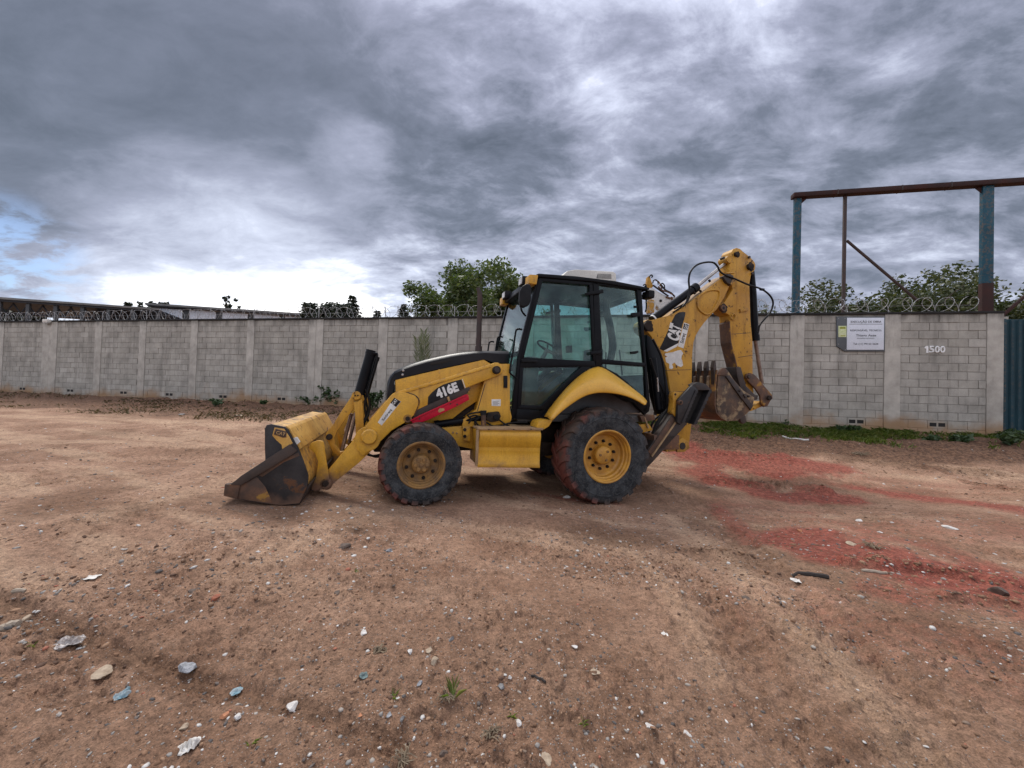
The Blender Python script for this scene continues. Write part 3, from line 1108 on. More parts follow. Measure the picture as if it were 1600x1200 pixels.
    for (c0, c1, z0, dy, k, row, zg) in keep:
        o = bpy.data.objects.new('block', std)
        COL.objects.link(o)
        o.parent = root
        o.location = ((c0 + c1) / 2, dy, z0)
        o.scale = (c1 - c0, 1, 1)
    V, F = [], []
    bx = [(v.co.x, v.co.y, v.co.z) for v in std.vertices]
    bf = [tuple(p.vertices) for p in std.polygons]
    vs, fs = [], []
    for (c0, c1, z0, dy, k, row, zg) in mass:
        n = len(vs)
        cx = (c0 + c1) / 2
        vs += [(cx + a * (c1 - c0), b + dy, c + z0) for a, b, c in bx]
        fs += [tuple(i + n for i in f) for f in bf]
    o = from_data('block_course', vs, fs, 'block_mass', root)
    o['kind'] = 'stuff'


build_wall()


def wall_local(x, y, off=0.0):
    """pixel -> local wall coords (x right, y away, z)"""
    al, z = wall_hit(x, y, off)
    return Vector((-al, -off, z))


def wall_world(lx, ly, z):
    return W0 - WD * lx - WN * ly + Vector((0, 0, z))


def font_mesh(txt, bold=0.012, ext=0.0015, align='LEFT'):
    cu = bpy.data.curves.new('t', 'FONT')
    cu.body = txt
    cu.size = 1.0
    cu.offset = bold
    cu.extrude = 0.0
    cu.resolution_u = 3
    ob = bpy.data.objects.new('t', cu)
    COL.objects.link(ob)
    dg = bpy.context.evaluated_depsgraph_get()
    me = bpy.data.meshes.new_from_object(ob.evaluated_get(dg))
    bpy.data.objects.remove(ob)
    bpy.data.curves.remove(cu)
    me.materials.clear()
    return me


def lettering(txt, p0, xdir, ydir, height, m, parent, width=None, center=False, bold=0.012, name='lettering'):
    """flat letters: p0 baseline start (or centre), xdir/ydir unit vectors, cap height"""
    me = font_mesh(txt, bold)
    xs = [v.co.x for v in me.vertices]
    x0, x1 = min(xs), max(xs)
    k = height / 0.70
    kx = k if width is None else width / (x1 - x0)
    for v in me.vertices:
        a = (v.co.x - x0) * kx - ((x1 - x0) * kx / 2 if center else 0)
        b = v.co.y * k
        v.co = Vector(p0) + Vector(xdir) * a + Vector(ydir) * b
    me.name = name
    me.update()
    return link(name, me, m, parent)


def sign_and_numbers():
    # works sign: grey backing with a cut corner, white board, lime sticker
    pts = [(1306, 495), (1381.5, 495), (1381, 549.5), (1319, 549.5), (1306, 541)]
    loc = [wall_local(*p) for p in pts]
    o0 = loc[3]
    root = empty('works_sign', wall_world(o0.x, 0, o0.z), WALLROT)
    tag(root, 'white works notice board on a grey backing with a lime sticker on the wall', 'sign')
    L = [p - Vector((o0.x, 0, o0.z)) for p in loc]
    bm = bmesh.new()
    add_prism(bm, [(p.x, -0.034, p.z) for p in L], Vector((0, 0.028, 0)), 0.003)
    from_bm('backing_panel', bm, 'sign_grey', root)

    def q(x, y, yy):
        p = wall_local(x, y)
        return Vector((p.x - o0.x, yy, p.z - o0.z))
    bm = bmesh.new()
    add_prism(bm, [q(1322, 497, -0.046), q(1379.5, 497, -0.046), q(1378.8, 546.8, -0.046), q(1321.3, 546.8, -0.046)], Vector((0, 0.0115, 0)), 0.002)
    brd = from_bm('notice_board', bm, 'sign_white', root)
    bm = bmesh.new()
    add_prism(bm, [q(1308.5, 509.6, -0.040), q(1321.2, 509.6, -0.040), q(1321, 527, -0.040), q(1308.5, 527, -0.040)], Vector((0, 0.0055, 0)), 0.001)
    st = from_bm('sticker', bm, 'sticker_lime', root)
    bm = bmesh.new()
    for a, b, y0, y1 in ((1310.5, 1319.5, 511, 514.3), (1312, 1319, 524.2, 525.6)):
        bm = bmesh.new()
        add_prism(bm, [q(a, y0, -0.0415), q(b, y0, -0.0415), q(b, y1, -0.0415), q(a, y1, -0.0415)], Vector((0, 0.001, 0)))
        from_bm('sticker_print', bm, 'sticker_olive', st, None)
    for sx_, sy_ in ((1309, 498), (1309, 538), (1319, 498), (1319.5, 546.5)):
        c_ = q(sx_, sy_, -0.037)
        bm = bmesh.new()
        add_lathe(bm, [(0, 0), (0.008, 0.001), (0.009, 0.004)], 10, (c_.x, -0.038, c_.z))
        from_bm('screw', bm, 'steel', root)
    X, Z = Vector((1, 0, 0)), Vector((0, 0, 1))
    yy = -0.0472
    ppm = (q(1378, 520, 0).x - q(1322, 520, 0).x) / 56.0
    for txt, cx, by, hpx, wpx, m in (('EXECUÇÃO DE OBRA', 1351, 504.8, 3.6, 47.5, 'print_black'),
                                     ('RESPONSÁVEL TÉCNICO:', 1350.8, 518.0, 3.1, 49, 'print_grey'),
                                     ('Thiago Asae', 1351, 526.0, 3.7, 31.5, 'print_grey'),
                                     ('ENGENHEIRO ELETRICISTA', 1350.5, 529.7, 1.6, 27, 'print_grey'),
                                     ('Tel: (11) 99152 2624', 1350.5, 539.0, 3.2, 39, 'print_grey')):
        lettering(txt, q(cx, by, yy), X, Z, hpx * ppm * 1.0, m, brd, wpx * ppm, True, 0.02)
    bm = bmesh.new()
    add_prism(bm, [q(1325, 506.6, yy), q(1376.5, 506.6, yy), q(1376.5, 507.3, yy), q(1325, 507.3, yy)], Vector((0, 0.001, 0)))
    from_bm('printed_rule', bm, 'print_grey', brd, None)
    # house number
    b = wall_local(1460, 551.5)
    root = empty('house_number', wall_world(b.x, 0, b.z), WALLROT)
    def q1(x, y):
        p = wall_local(x, y)
        return (p.x - b.x, -0.018, p.z - b.z)
    bm = bmesh.new()
    add_prism(bm, [q1(*p) for p in [(1446.4, 551.5), (1446.4, 544.2), (1444.2, 544.8), (1444.2, 542.6), (1447.2, 540.6), (1449.6, 540.6), (1449.6, 551.5)]], Vector((0, 0.016, 0)))
    from_bm('digit', bm, 'digit', root, None)
    tag(root, 'white figures 1500 fixed to the grey block wall beside the blue gate', 'house number')
    x = wall_local(1444, 551.5).x - b.x
    for ch, xa, xb in (('5', 1450.8, 1459.2), ('0', 1459.8, 1467.6), ('0', 1468.2, 1476.2)):
        me = font_mesh(ch, 0.02)
        xs = [v.co.x for v in me.vertices]
        ys = [v.co.y for v in me.vertices]
        xa_, xb_ = wall_local(xa, 551.5).x - b.x, wall_local(xb, 551.5).x - b.x
        h = wall_local(1460, 540.6).z - b.z
        bm = bmesh.new()
        bm.from_mesh(me)
        for v in bm.verts:
            v.co = Vector((xa_ + (v.co.x - min(xs)) / (max(xs) - min(xs)) * (xb_ - xa_), -0.018, (v.co.y - min(ys)) / (max(ys) - min(ys)) * h))
        r = bmesh.ops.extrude_face_region(bm, geom=list(bm.faces))
        bmesh.ops.translate(bm, verts=[g for g in r['geom'] if isinstance(g, bmesh.types.BMVert)], vec=(0, 0.016, 0))
        from_bm('digit', bm, 'digit', root, None)
        bpy.data.meshes.remove(me)


sign_and_numbers()


def razor_wire():
    root = empty('razor_wire', wall_world(0, 0.06, TOPZ), WALLROT)
    tag(root, 'coiled razor wire running along the top of the block wall', 'razor wire')
    a0, a1 = wall_hit(1532, 487)[0], SPANS[-1][0]
    R = 0.185
    rnd = random.Random(3)
    for k in range(2):
        cu = bpy.data.curves.new('coil', 'CURVE')
        cu.dimensions = '3D'
        cu.bevel_depth = 0.0044
        cu.bevel_resolution = 1
        sp = cu.splines.new('POLY')
        pts = []
        turns = int((a1 - a0) / 0.46)
        N = 22
        jr = [1 + rnd.uniform(-0.13, 0.10) for _ in range(turns + 2)]
        jt = [rnd.uniform(-0.07, 0.07) for _ in range(turns + 2)]
        for i in range(turns * N):
            t = i / N
            q = int(t)
            fr = t - q
            rr = R * (jr[q] * (1 - fr) + jr[q + 1] * fr)
            al = a0 + 0.46 * (t + 0.5 * k) + (jt[q] * (1 - fr) + jt[q + 1] * fr)
            ang = 2 * pi * t * (1 if k == 0 else -1) + k * 1.3
            pts.append((-(al + 0.80 * rr * cos(ang)), rr * cos(ang) * (0.42 if k == 0 else -0.42), R * 1.0 + 0.035 + rr * sin(ang)))
        sp.points.add(len(pts) - 1)
        for p, c in zip(sp.points, pts):
            p.co = (*c, 1)
        ob = bpy.data.objects.new('coil', cu)
        COL.objects.link(ob)
        dg = bpy.context.evaluated_depsgraph_get()
        me = bpy.data.meshes.new_from_object(ob.evaluated_get(dg))
        bpy.data.objects.remove(ob)
        bpy.data.curves.remove(cu)
        # razor barbs: little blades every 9 cm
        vs = [tuple(v.co) for v in me.vertices]
        fs = [tuple(p.vertices) for p in me.polygons]
        acc = 0
        for i in range(1, len(pts)):
            p, q = Vector(pts[i - 1]), Vector(pts[i])
            if i % 2 == 0:
                d = (q - p).normalized()
                s = d.cross(Vector((0, 1, 0.2))).normalized()
                n = len(vs)
                vs += [tuple(p + d * 0.022), tuple(p + s * 0.014), tuple(p - d * 0.022), tuple(p - s * 0.014)]
                fs.append((n, n + 1, n + 2, n + 3))
        bpy.data.meshes.remove(me)
        from_data('coil', vs, fs, 'wire', root)
    bm = bmesh.new()
    for zz in (0.2,):
        add_tube(bm, [(-a0, 0, zz), (-a1, 0, zz)], 0.003, 5)
    from_bm('straight_wire', bm, 'wire', root)
    for k in range(1, len(SPANS)):
        al = (SPANS[k][0] + SPANS[k][1]) / 2
        if k < 6:
            continue
        bm = bmesh.new()
        add_tube(bm, [(-al, 0.03, 0.03), (-al, 0.03, 0.38)], 0.011, 6)
        from_bm('bracket', bm, 'wire', root)


razor_wire()


def wall_lamp():
    p = wall_local(69, 501, 0.12)
    root = empty('wall_lamp', wall_world(p.x, 0, p.z), WALLROT)
    tag(root, 'small white flood lamp on a dark arm at the top of the double pillar', 'lamp')
    bm = bmesh.new()
    add_box(bm, (-0.03, -0.17, -0.075), (0.25, -0.03, 0.055), 0.03)
    from_bm('lamp_head', bm, 'cream', root)
    bm = bmesh.new()
    add_box(bm, (-0.01, -0.16, -0.105), (0.23, -0.04, -0.079), 0.008)
    from_bm('lens', bm, 'lamp_glass', root)
    bm = bmesh.new()
    add_tube(bm, [(0.12, -0.02, 0.0), (-0.08, -0.06, 0.0), (-0.16, -0.10, -0.02)], 0.018, 8)
    add_tube(bm, [(0.12, -0.055, 0.0), (0.12, -0.019, 0.0)], 0.03, 8)
    from_bm('arm', bm, 'black_plastic', root)


wall_lamp()


# ------------------------------------------------------------------ gate and the steel frame
def gate():
    x0 = wall_local(1567.5, 590).x + 0.01
    root = empty('corrugated_gate', wall_world(x0, 0, 0.0), WALLROT)
    tag(root, 'dark blue corrugated steel gate at the right end of the wall', 'gate')
    zt = wall_local(1570, 498).z
    # ribbed sheet
    vs, fs = [], []
    x = 0.03
    prof = []
    while x < 2.6:
        for dx, y in ((0, 0.03), (0.05, 0.03), (0.075, 0.065), (0.115, 0.065)):
            prof.append((x + dx, y))
        x += 0.14
    for px, py in prof:
        vs += [(px, py, 0.30), (px, py, zt - 0.02)]
    for i in range(len(prof) - 1):
        fs.append((2 * i, 2 * i + 2, 2 * i + 3, 2 * i + 1))
    from_data('ribbed_sheet', vs, fs, 'gate', root)
    bm = bmesh.new()
    add_box(bm, (0.0, 0.005, 0.28), (0.05, 0.075, zt), 0.004)
    add_box(bm, (0.05, 0.072, zt - 0.06), (2.6, 0.10, zt), 0.004)
    add_box(bm, (0.05, 0.072, 1.9), (2.6, 0.10, 1.96), 0.004)
    from_bm('gate_frame', bm, 'gate', root)


gate()


def steel_frame():
    off = -0.45          # just behind the wall
    def lp(x, y):
        p = wall_local(x, y, off)
        return p
    a = lp(1243, 487); b = lp(1541, 487)
    root = empty('steel_frame', wall_world(a.x, 0.45, 0), WALLROT)
    tag(root, 'tall frame of blue steel posts and brown top beam behind the wall', 'steel frame')
    ox = a.x
    zt = lp(1238, 309).z
    zt2 = lp(1541, 293.5).z
    zm = (zt + zt2) / 2
    bm = bmesh.new()
    wl = (lp(1248.5, 400).x - lp(1237.5, 400).x) / 2
    add_box(bm, (-wl, -0.04, 0.2), (wl, 0.04, zm), 0.006)
    from_bm('post', bm, 'blue_post', root)
    wr = (lp(1549.5, 400).x - lp(1532, 400).x) / 2
    xr = lp(1541, 400).x - ox
    zs = lp(1541, 443).z
    bm = bmesh.new()
    add_box(bm, (xr - wr, -0.05, zs), (xr + wr, 0.05, zm + 0.10), 0.006)
    p = from_bm('post', bm, 'blue_post', root)
    bm = bmesh.new()
    add_box(bm, (xr - wr - 0.004, -0.055, 0.2), (xr + wr + 0.004, 0.054, zs), 0.006)
    from_bm('primed_foot', bm, 'primer', p)
    bm = bmesh.new()
    add_box(bm, (-wl - 0.05, -0.115, zm + 0.002), (xr + 3.2, 0.09, zm + 0.128), 0.02)
    tb_ = from_bm('top_beam', bm, 'primer', root)
    for xx in (0.9, 2.35, 3.4):
        bm = bmesh.new()
        add_box(bm, (xx - 0.012, -0.119, zm + 0.0), (xx + 0.012, 0.094, zm + 0.131), 0.003)
        from_bm('weld_band', bm, 'rust_dark', tb_)
    for xx, s in ((wl, 1), (xr - wr, -1)):
        bm = bmesh.new()
        add_prism(bm, [(xx, -0.006, zm), (xx + s * 0.16, -0.006, zm), (xx, -0.006, zm - 0.16)], Vector((0, 0.012, 0)))
        from_bm('gusset_plate', bm, 'primer', tb_)
    # slim hanger and diagonal
    q = lp(1320, 400).x - ox
    bm = bmesh.new()
    add_box(bm, (q - 0.035, 0.0, 1.5), (q + 0.035, 0.06, zm - 0.002), 0.004)
    from_bm('hanger', bm, 'exhaust', root)
    d0, d1 = lp(1324, 375), lp(1436, 470)
    bm = bmesh.new()
    add_tube(bm, [(d0.x - ox, 0.03, d0.z), (d1.x - ox, 0.03, d1.z)], 0.034, 8)
    from_bm('brace', bm, 'exhaust', root)
    # brown brace beside the gate
    d0, d1 = wall_local(1562, 497, -0.2), wall_local(1616, 450, -0.2)
    r2 = empty('gate_brace', wall_world(d0.x, 0.2, d0.z), WALLROT)
    tag(r2, 'brown steel strut rising to the right above the blue gate', 'strut')
    bm = bmesh.new()
    dd = d1 - d0
    add_tube(bm, [Vector((0, 0, 0)), Vector((dd.x * 1.6, 0, dd.z * 1.6))], 0.04, 8)
    from_bm('strut', bm, 'primer', r2)
    bm = bmesh.new()
    add_box(bm, (-0.1, -0.09, -0.10), (0.1, 0.09, 0.02), 0.01)
    from_bm('seat_plate', bm, 'pillar', r2)


steel_frame()


# ------------------------------------------------------------------ buildings beyond the wall
def far_buildings():
    # dark open shed on the left: sloping roof, trusses, posts
    A = at_depth(-60, 463, 26); B = at_depth(250, 484.5, 29.4)
    d = Vector((B.x - A.x, B.y - A.y, 0)); Ld = d.length
    rz = atan2(d.y, d.x)
    root = empty('open_shed', (A.x, A.y, 0), rz)
    tag(root, 'dark open sided shed with a long low roof behind the left wall', 'shed')
    zt = A.z
    zt2 = B.z
    bm = bmesh.new()
    pts = [(0, 0, zt), (Ld, 0, zt2), (Ld, 0, zt2 - 0.16), (0, 0, zt - 0.16)]
    add_prism(bm, pts, Vector((0, 6, -0.2)), 0.0)
    r_ = from_bm('roof', bm, 'shed_dark', root)
    bm = bmesh.new()
    add_prism(bm, [(0, -0.12, zt + 0.12), (Ld, -0.12, zt2 + 0.12), (Ld, -0.12, zt2 - 0.02), (0, -0.12, zt - 0.02)], Vector((0, 0.12, 0)))
    from_bm('roof_edge', bm, 'roof_edge', r_)
    for i in range(8):
        x = 0.3 + (Ld - 0.5) * i / 7
        z = zt + (zt2 - zt) * x / Ld
        bm = bmesh.new()
        add_box(bm, (x - 0.1, 0.1, 0.3), (x + 0.1, 0.3, z - 0.162), 0.01)
        from_bm('post', bm, 'clad_dark', root)
    bm = bmesh.new()
    zb = -0.55
    for i in range(28):
        x0 = Ld * i / 28; x1 = Ld * (i + 1) / 28
        z0 = zt + (zt2 - zt) * x0 / Ld - 0.2; z1 = zt + (zt2 - zt) * x1 / Ld - 0.2
        a, b = (z0, z1 - 0.7) if i % 2 == 0 else (z0 - 0.7, z1)
        add_tube(bm, [(x0, 0.42, a), (x1, 0.42, b)], 0.05, 5)
    add_tube(bm, [(0, 0.42, zt - 0.9), (Ld, 0.42, zt2 - 0.9)], 0.06, 5)
    from_bm('truss', bm, 'shed_dark', root)
    x0 = Ld * 0.45
    bm = bmesh.new()
    add_box(bm, (x0, 3.5, 0.3), (Ld, 3.7, zt2 - 0.2))
    from_bm('back_wall', bm, 'shed_dark', root)
    # pale warehouse
    A = at_depth(243, 476.5, 32); B = at_depth(492, 493, 35)
    d = Vector((B.x - A.x, B.y - A.y, 0)); Ld = d.length
    rz = atan2(d.y, d.x)
    root = empty('pale_warehouse', (A.x, A.y, 0), rz)
    tag(root, 'long pale ribbed warehouse with a low grey roof behind the wall', 'warehouse')
    zt, zt2 = A.z, B.z
    N = 5
    for i in range(N):
        x0 = Ld * i / N; x1 = Ld * (i + 0.79) / N; x2 = Ld * (i + 1) / N
        za = zt + (zt2 - zt) * (i + 0.5) / N - 0.25
        vs, fs = [], []
        k = 24
        for j in range(k + 1):
            x = x0 + (x1 - x0) * j / k
            y = 0.0 if j % 2 == 0 else 0.06
            vs += [(x, y, 0.3), (x, y, za)]
        for j in range(k):
            fs.append((2 * j, 2 * j + 2, 2 * j + 3, 2 * j + 1))
        from_data('cladding_panel', vs, fs, 'clad', root)
        bm = bmesh.new()
        add_box(bm, (x1 - 0.002, 0.10, 0.3), (x2, 0.2, za + 0.02))
        from_bm('window', bm, 'clad_dark', root, None)
    bm = bmesh.new()
    add_prism(bm, [(-0.4, -0.35, zt), (Ld, -0.35, zt2), (Ld, -0.35, zt2 - 0.16), (-0.4, -0.35, zt - 0.16)], Vector((0, 6, -0.2)))
    r_ = from_bm('roof', bm, 'shed_dark', root)
    bm = bmesh.new()
    add_prism(bm, [(-0.5, -0.42, zt + 0.06), (Ld, -0.42, zt2 + 0.06), (Ld, -0.42, zt2 - 0.10), (-0.5, -0.42, zt - 0.10)], Vector((0, 0.068, 0)))
    from_bm('roof_edge', bm, 'roof_edge', r_)
    bm = bmesh.new()
    add_box(bm, (0.0, 0.03, 0.3), (0.12, 5.5, zt - 0.4))
    from_bm('side_wall', bm, 'clad', root, None)


far_buildings()


# ------------------------------------------------------------------ trees
def leaf_cloud(name, centers, radii, n_leaf, size, m, parent, seed, flat=0.6, elong=1.8):
    """many small leaf quads gathered in sprays round the given centres"""
    r = np.random.default_rng(seed)
    C = np.asarray(centers); Rr = np.asarray(radii)
    w = Rr ** 2.2
    idx = r.choice(len(C), n_leaf, p=w / w.sum())
    d = r.normal(size=(n_leaf, 3))
    d /= np.linalg.norm(d, axis=1)[:, None]
    rad = r.random(n_leaf) ** 0.55
    P = C[idx] + d * (rad * Rr[idx])[:, None] * np.array([1, 1, flat + 0.25])
    ax = r.normal(size=(n_leaf, 3)); ax[:, 2] *= 0.6
    ax /= np.linalg.norm(ax, axis=1)[:, None]
    o = r.normal(size=(n_leaf, 3))
    bx = np.cross(ax, o); bx /= np.linalg.norm(bx, axis=1)[:, None]
    s = size * (0.6 + 0.8 * r.random(n_leaf))[:, None]
    a = ax * s * elong * 0.5; b = bx * s * 0.5
    fold = np.cross(ax, bx) * s * 0.12
    V = np.stack([P - a, P + b + fold, P + a, P - b + fold], 1).reshape(-1, 3)
    F = np.arange(len(V)).reshape(-1, 4)
    me = fast_mesh(name, V, F)
    return link(name, me, m, parent)


def grow_tree(root, rnd, height, spread, trunk_r, n_limb=7, lean=0.0, start=0.35):
    """tapered trunk with limbs; returns limb tips"""
    bm = bmesh.new()
    tips = []
    pts = [Vector((0, 0, -0.2))]
    p = Vector((0, 0, 0))
    for i in range(6):
        pts.append(p.copy())
        p = p + Vector((rnd.uniform(-.12, .12) + lean * 0.2, rnd.uniform(-.12, .12), height * 0.8 / 6))
    add_tube(bm, pts, [trunk_r * (1.15 - 0.14 * i) for i in range(len(pts))], 9)
    for i in range(n_limb):
        h = start + (1 - start) * (i + 0.5) / n_limb
        k = min(len(pts) - 2, 1 + int(h * (len(pts) - 2)))
        b = pts[k].lerp(pts[k + 1], rnd.random())
        a = rnd.uniform(0, 2 * pi) if i else 0
        a = 2.4 * i + rnd.uniform(-.4, .4)
        L = spread * rnd.uniform(0.55, 1.0) * (1.0 - 0.35 * abs(h - 0.55))
        q = b.copy()
        lp = [b]
        for j in range(4):
            q = q + Vector((cos(a) * L / 4, sin(a) * L / 4, (height - b.z) * rnd.uniform(0.06, 0.24)))
            q += Vector((rnd.uniform(-.1, .1), rnd.uniform(-.1, .1), 0))
            lp.append(q.copy())
            if j >= 1:
                tips.append((q.copy(), j))
                # twig
                a2 = a + rnd.uniform(-1.2, 1.2)
                tw = q + Vector((cos(a2) * L * 0.3, sin(a2) * L * 0.3, L * rnd.uniform(0.05, 0.3)))
                add_tube(bm, [q, q.lerp(tw, 0.5) + Vector((0, 0, 0.05)), tw], [trunk_r * 0.18, trunk_r * 0.12, trunk_r * 0.06], 5)
                tips.append((tw, j))
        add_tube(bm, lp, [trunk_r * (0.5 - 0.1 * j) for j in range(5)], 6)
    from_bm('trunk', bm, 'bark', root)
    return tips


def broad_tree(name, x, ybase_top, Y, w_px, label, group, seed, leafm='leaf', nleaf=9000, size=0.13, fine=False, clump=0.55, xlean=0.0):
    """tree whose crown top shows at pixel row ybase_top and column x, at depth Y"""
    rnd = random.Random(seed)
    top = at_depth(x, ybase_top, Y)
    base_zz = 0.6
    H = top.z - base_zz
    root = empty(name, (top.x, top.y, base_zz))
    tag(root, label, 'tree', group)
    spread = w_px / 2 / FPX * Y
    tips = grow_tree(root, rnd, H * 0.92, spread, 0.10 + 0.02 * H, 9 if not fine else 12)
    cs, rs = [], []
    for p, j in tips:
        k = 2 if not fine else 3
        for _ in range(k):
            q = p + Vector((rnd.gauss(0, .28), rnd.gauss(0, .28), rnd.gauss(0.05, .2))) * (spread / 2.2)
            q.z = min(q.z, H - rnd.uniform(0.0, 0.25))
            cs.append(q)
            rs.append(clump * rnd.uniform(0.5, 1.1) * spread / 2.6)
    for _ in range(int(16)):           # fill the middle
        a = rnd.uniform(0, 2 * pi); r = spread * 0.62 * sqrt(rnd.random())
        cs.append(Vector((cos(a) * r, sin(a) * r, H * rnd.uniform(0.42, 0.86))))
        rs.append(clump * rnd.uniform(0.6, 1.1) * spread / 2.6)
    zs = max(c.z + 0.6 * r for c, r in zip(cs, rs))
    cs = [Vector((c.x, c.y, c.z * H / zs)) for c in cs]
    leaf_cloud('crown', cs, rs, nleaf, size, leafm, root, seed, 0.6, 1.9)
    return root


def trees():
    broad_tree('leafy_tree', 746, 424, 19.5, 165, 'round leafy green tree rising behind the wall beside the cab', None, 21, 'leaf', 36000, 0.09, False, 0.72)
    g = 'trees beyond the wall on the right'
    broad_tree('feathery_tree', 1318, 466, 20, 190, 'low feathery tree behind the wall at the left blue post', g, 31, 'leaf_fine', 15000, 0.10, True, 0.5)
    broad_tree('feathery_tree', 1402, 444, 19, 210, 'feathery tree behind the wall under the diagonal brown brace', g, 32, 'leaf_fine', 17000, 0.10, True, 0.5)
    broad_tree('feathery_tree', 1490, 424, 20, 240, 'tallest feathery tree beside the thick blue post behind the wall', g, 33, 'leaf_fine', 20000, 0.10, True, 0.5)
    broad_tree('feathery_tree', 1600, 446, 18, 170, 'feathery tree above the blue gate behind the brown strut', g, 34, 'leaf_fine', 11000, 0.11, True, 0.5)
    g2 = 'small trees far beyond the wall'
    broad_tree('distant_tree', 500, 473, 27, 60, 'small distant tree with an open crown above the warehouse end', g2, 41, 'leaf_dark', 9000, 0.10, False, 0.75)
    broad_tree('distant_tree', 525, 470, 27, 66, 'bushy distant tree between the open crowned tree and the fir', g2, 42, 'leaf_dark', 10000, 0.10, False, 0.75)
    broad_tree('distant_tree', 366, 464, 42, 26, 'tiny lone tree showing over the pale warehouse roof', g2, 43, 'leaf_dark', 700, 0.24)
    broad_tree('distant_tree', 30, 474, 34, 90, 'dark tree seen through the open shed on the left', g2, 44, 'leaf_dark', 4200, 0.2)
    broad_tree('distant_tree', 233, 468, 36, 46, 'small dark tree between the shed and the pale warehouse', g2, 45, 'leaf_dark', 1700, 0.22)
    # conifers: tiers of drooping needles
    for k, (x, yt, Y, w, lab) in enumerate(((551, 463, 28, 76, 'tallest dark fir tree behind the wall left of the bucket ram'),
                                           (590, 486, 28, 60, 'tiny dark fir tip just above the coping'),
                                           (631, 476, 28, 66, 'small dark fir behind the razor wire near the leafy tree'))):
        rnd = random.Random(60 + k)
        top = at_depth(x, yt, Y)
        H = top.z - 0.6
        root = empty('fir_tree', (top.x, top.y, 0.6))
        tag(root, lab, 'tree', 'fir trees beyond the wall')
        bm = bmesh.new()
        add_tube(bm, [(0, 0, -0.2), (0, 0, H * 0.6), (0, 0, H)], [0.16, 0.09, 0.02], 7)
        from_bm('trunk', bm, 'bark', root)
        cs, rs = [], []
        sp = w / 2 / FPX * Y
        for i in range(16):
            f = i / 15
            rr = sp * (0.12 + 0.95 * (1 - f)) * rnd.uniform(0.75, 1.1)
            for j in range(7):
                a = rnd.uniform(0, 2 * pi)
                for q in (0.4, 0.8):
                    cs.append((cos(a) * rr * q, sin(a) * rr * q, H * (0.45 + 0.55 * f) - 0.15 * q))
                    rs.append(0.16 + 0.14 * (1 - f))
        leaf_cloud('crown', cs, rs, 5200, 0.10, 'leaf_dark', root, 70 + k, 0.3, 2.2)


trees()


def frond_plant():
    # young palm against the wall behind the bonnet
    p = wall_local(660, 600, 0.5)
    base = wall_world(p.x, -0.5, 0)
    base.z = gz(base.x, base.y)
    root = empty('young_palm', base, WALLROT)
    tag(root, 'young palm with pale feathery fronds upright against the wall behind the hood', 'palm')
    rnd = random.Random(4)
    ztop = wall_local(660, 508, 0.5).z - base.z
    for k in range(3):
        a = rnd.uniform(-0.06, 0.06) + (k - 1) * 0.20
        H = ztop * rnd.uniform(0.82, 1.0)
        yy = rnd.uniform(-0.25, 0.25)
        path = [Vector((0.02 * k - .06, 0, 0)), Vector((a * H * 0.10, yy * 0.3, H * 0.4)), Vector((a * H * 0.22, yy * 0.7, H * 0.75)), Vector((a * H * 0.36, yy * 1.2, H))]
        sp_ = spline(path, 8)
        vs, fs = [], []
        bm = bmesh.new()
        add_tube(bm, sp_, [0.018 * (1 - 0.8 * i / len(sp_)) for i in range(len(sp_))], 5)
        stem = from_bm('frond', bm, 'leaf_palm', root)
        for i in range(6, 34):
            t = i / 34
            f = t * (len(sp_) - 1)
            q = sp_[int(f)].lerp(sp_[min(int(f) + 1, len(sp_) - 1)], f - int(f))
            d = (sp_[min(int(f) + 1, len(sp_) - 1)] - sp_[int(f)])
            if d.length < 1e-6:
                continue
            d.normalize()
            for sgn in (-1, 1):
                side = Vector((sgn, 0.25 * rnd.uniform(-1, 1), 0))
                Lf = 0.46 * (1 - abs(t - 0.55) * 1.1) * rnd.uniform(0.75, 1.1)
                dirv = (d * 0.95 + side * 0.55).normalized()
                tip = q + dirv * Lf + Vector((0, rnd.uniform(-.04, .04), -0.02))
                wv = d.cross(dirv).cross(dirv).normalized() * 0.013
                n = len(vs)
                mid = q.lerp(tip, 0.5)
                vs += [q, mid + wv, tip, mid - wv]
                fs.append((n, n + 1, n + 2, n + 3))
        from_data('leaflets', vs, fs, 'leaf_palm', stem)


frond_plant()


def blade_patch(name, pts, hs, ws, m, lean, seed):
    """grass: one narrow folded blade per point"""
    r = np.random.default_rng(seed)
    n = len(pts)
    P = np.asarray(pts); h = np.asarray(hs)[:, None]; w = np.asarray(ws)[:, None]
    a = r.random(n) * 2 * pi
    d = np.stack([np.cos(a), np.sin(a), np.zeros(n)], 1)
    l = (lean * (0.4 + r.random(n)))[:, None]
    s = np.stack([-np.sin(a), np.cos(a), np.zeros(n)], 1) * w
    up = np.array([0, 0, 1.0])
    m1 = P + up * h * 0.6 + d * l * h * 0.35
    t = P + up * h * (1.0 - 0.25 * l) + d * l * h
    V = np.stack([P - s, P + s, m1 + s * 0.7, t, m1 - s * 0.7], 1).reshape(-1, 3)
    k = np.arange(n)[:, None] * 5
    F = np.concatenate([k, k + 1, k + 2, k + 3, k + 4], 1)
    return link(name, fast_mesh(name, V, F), m)


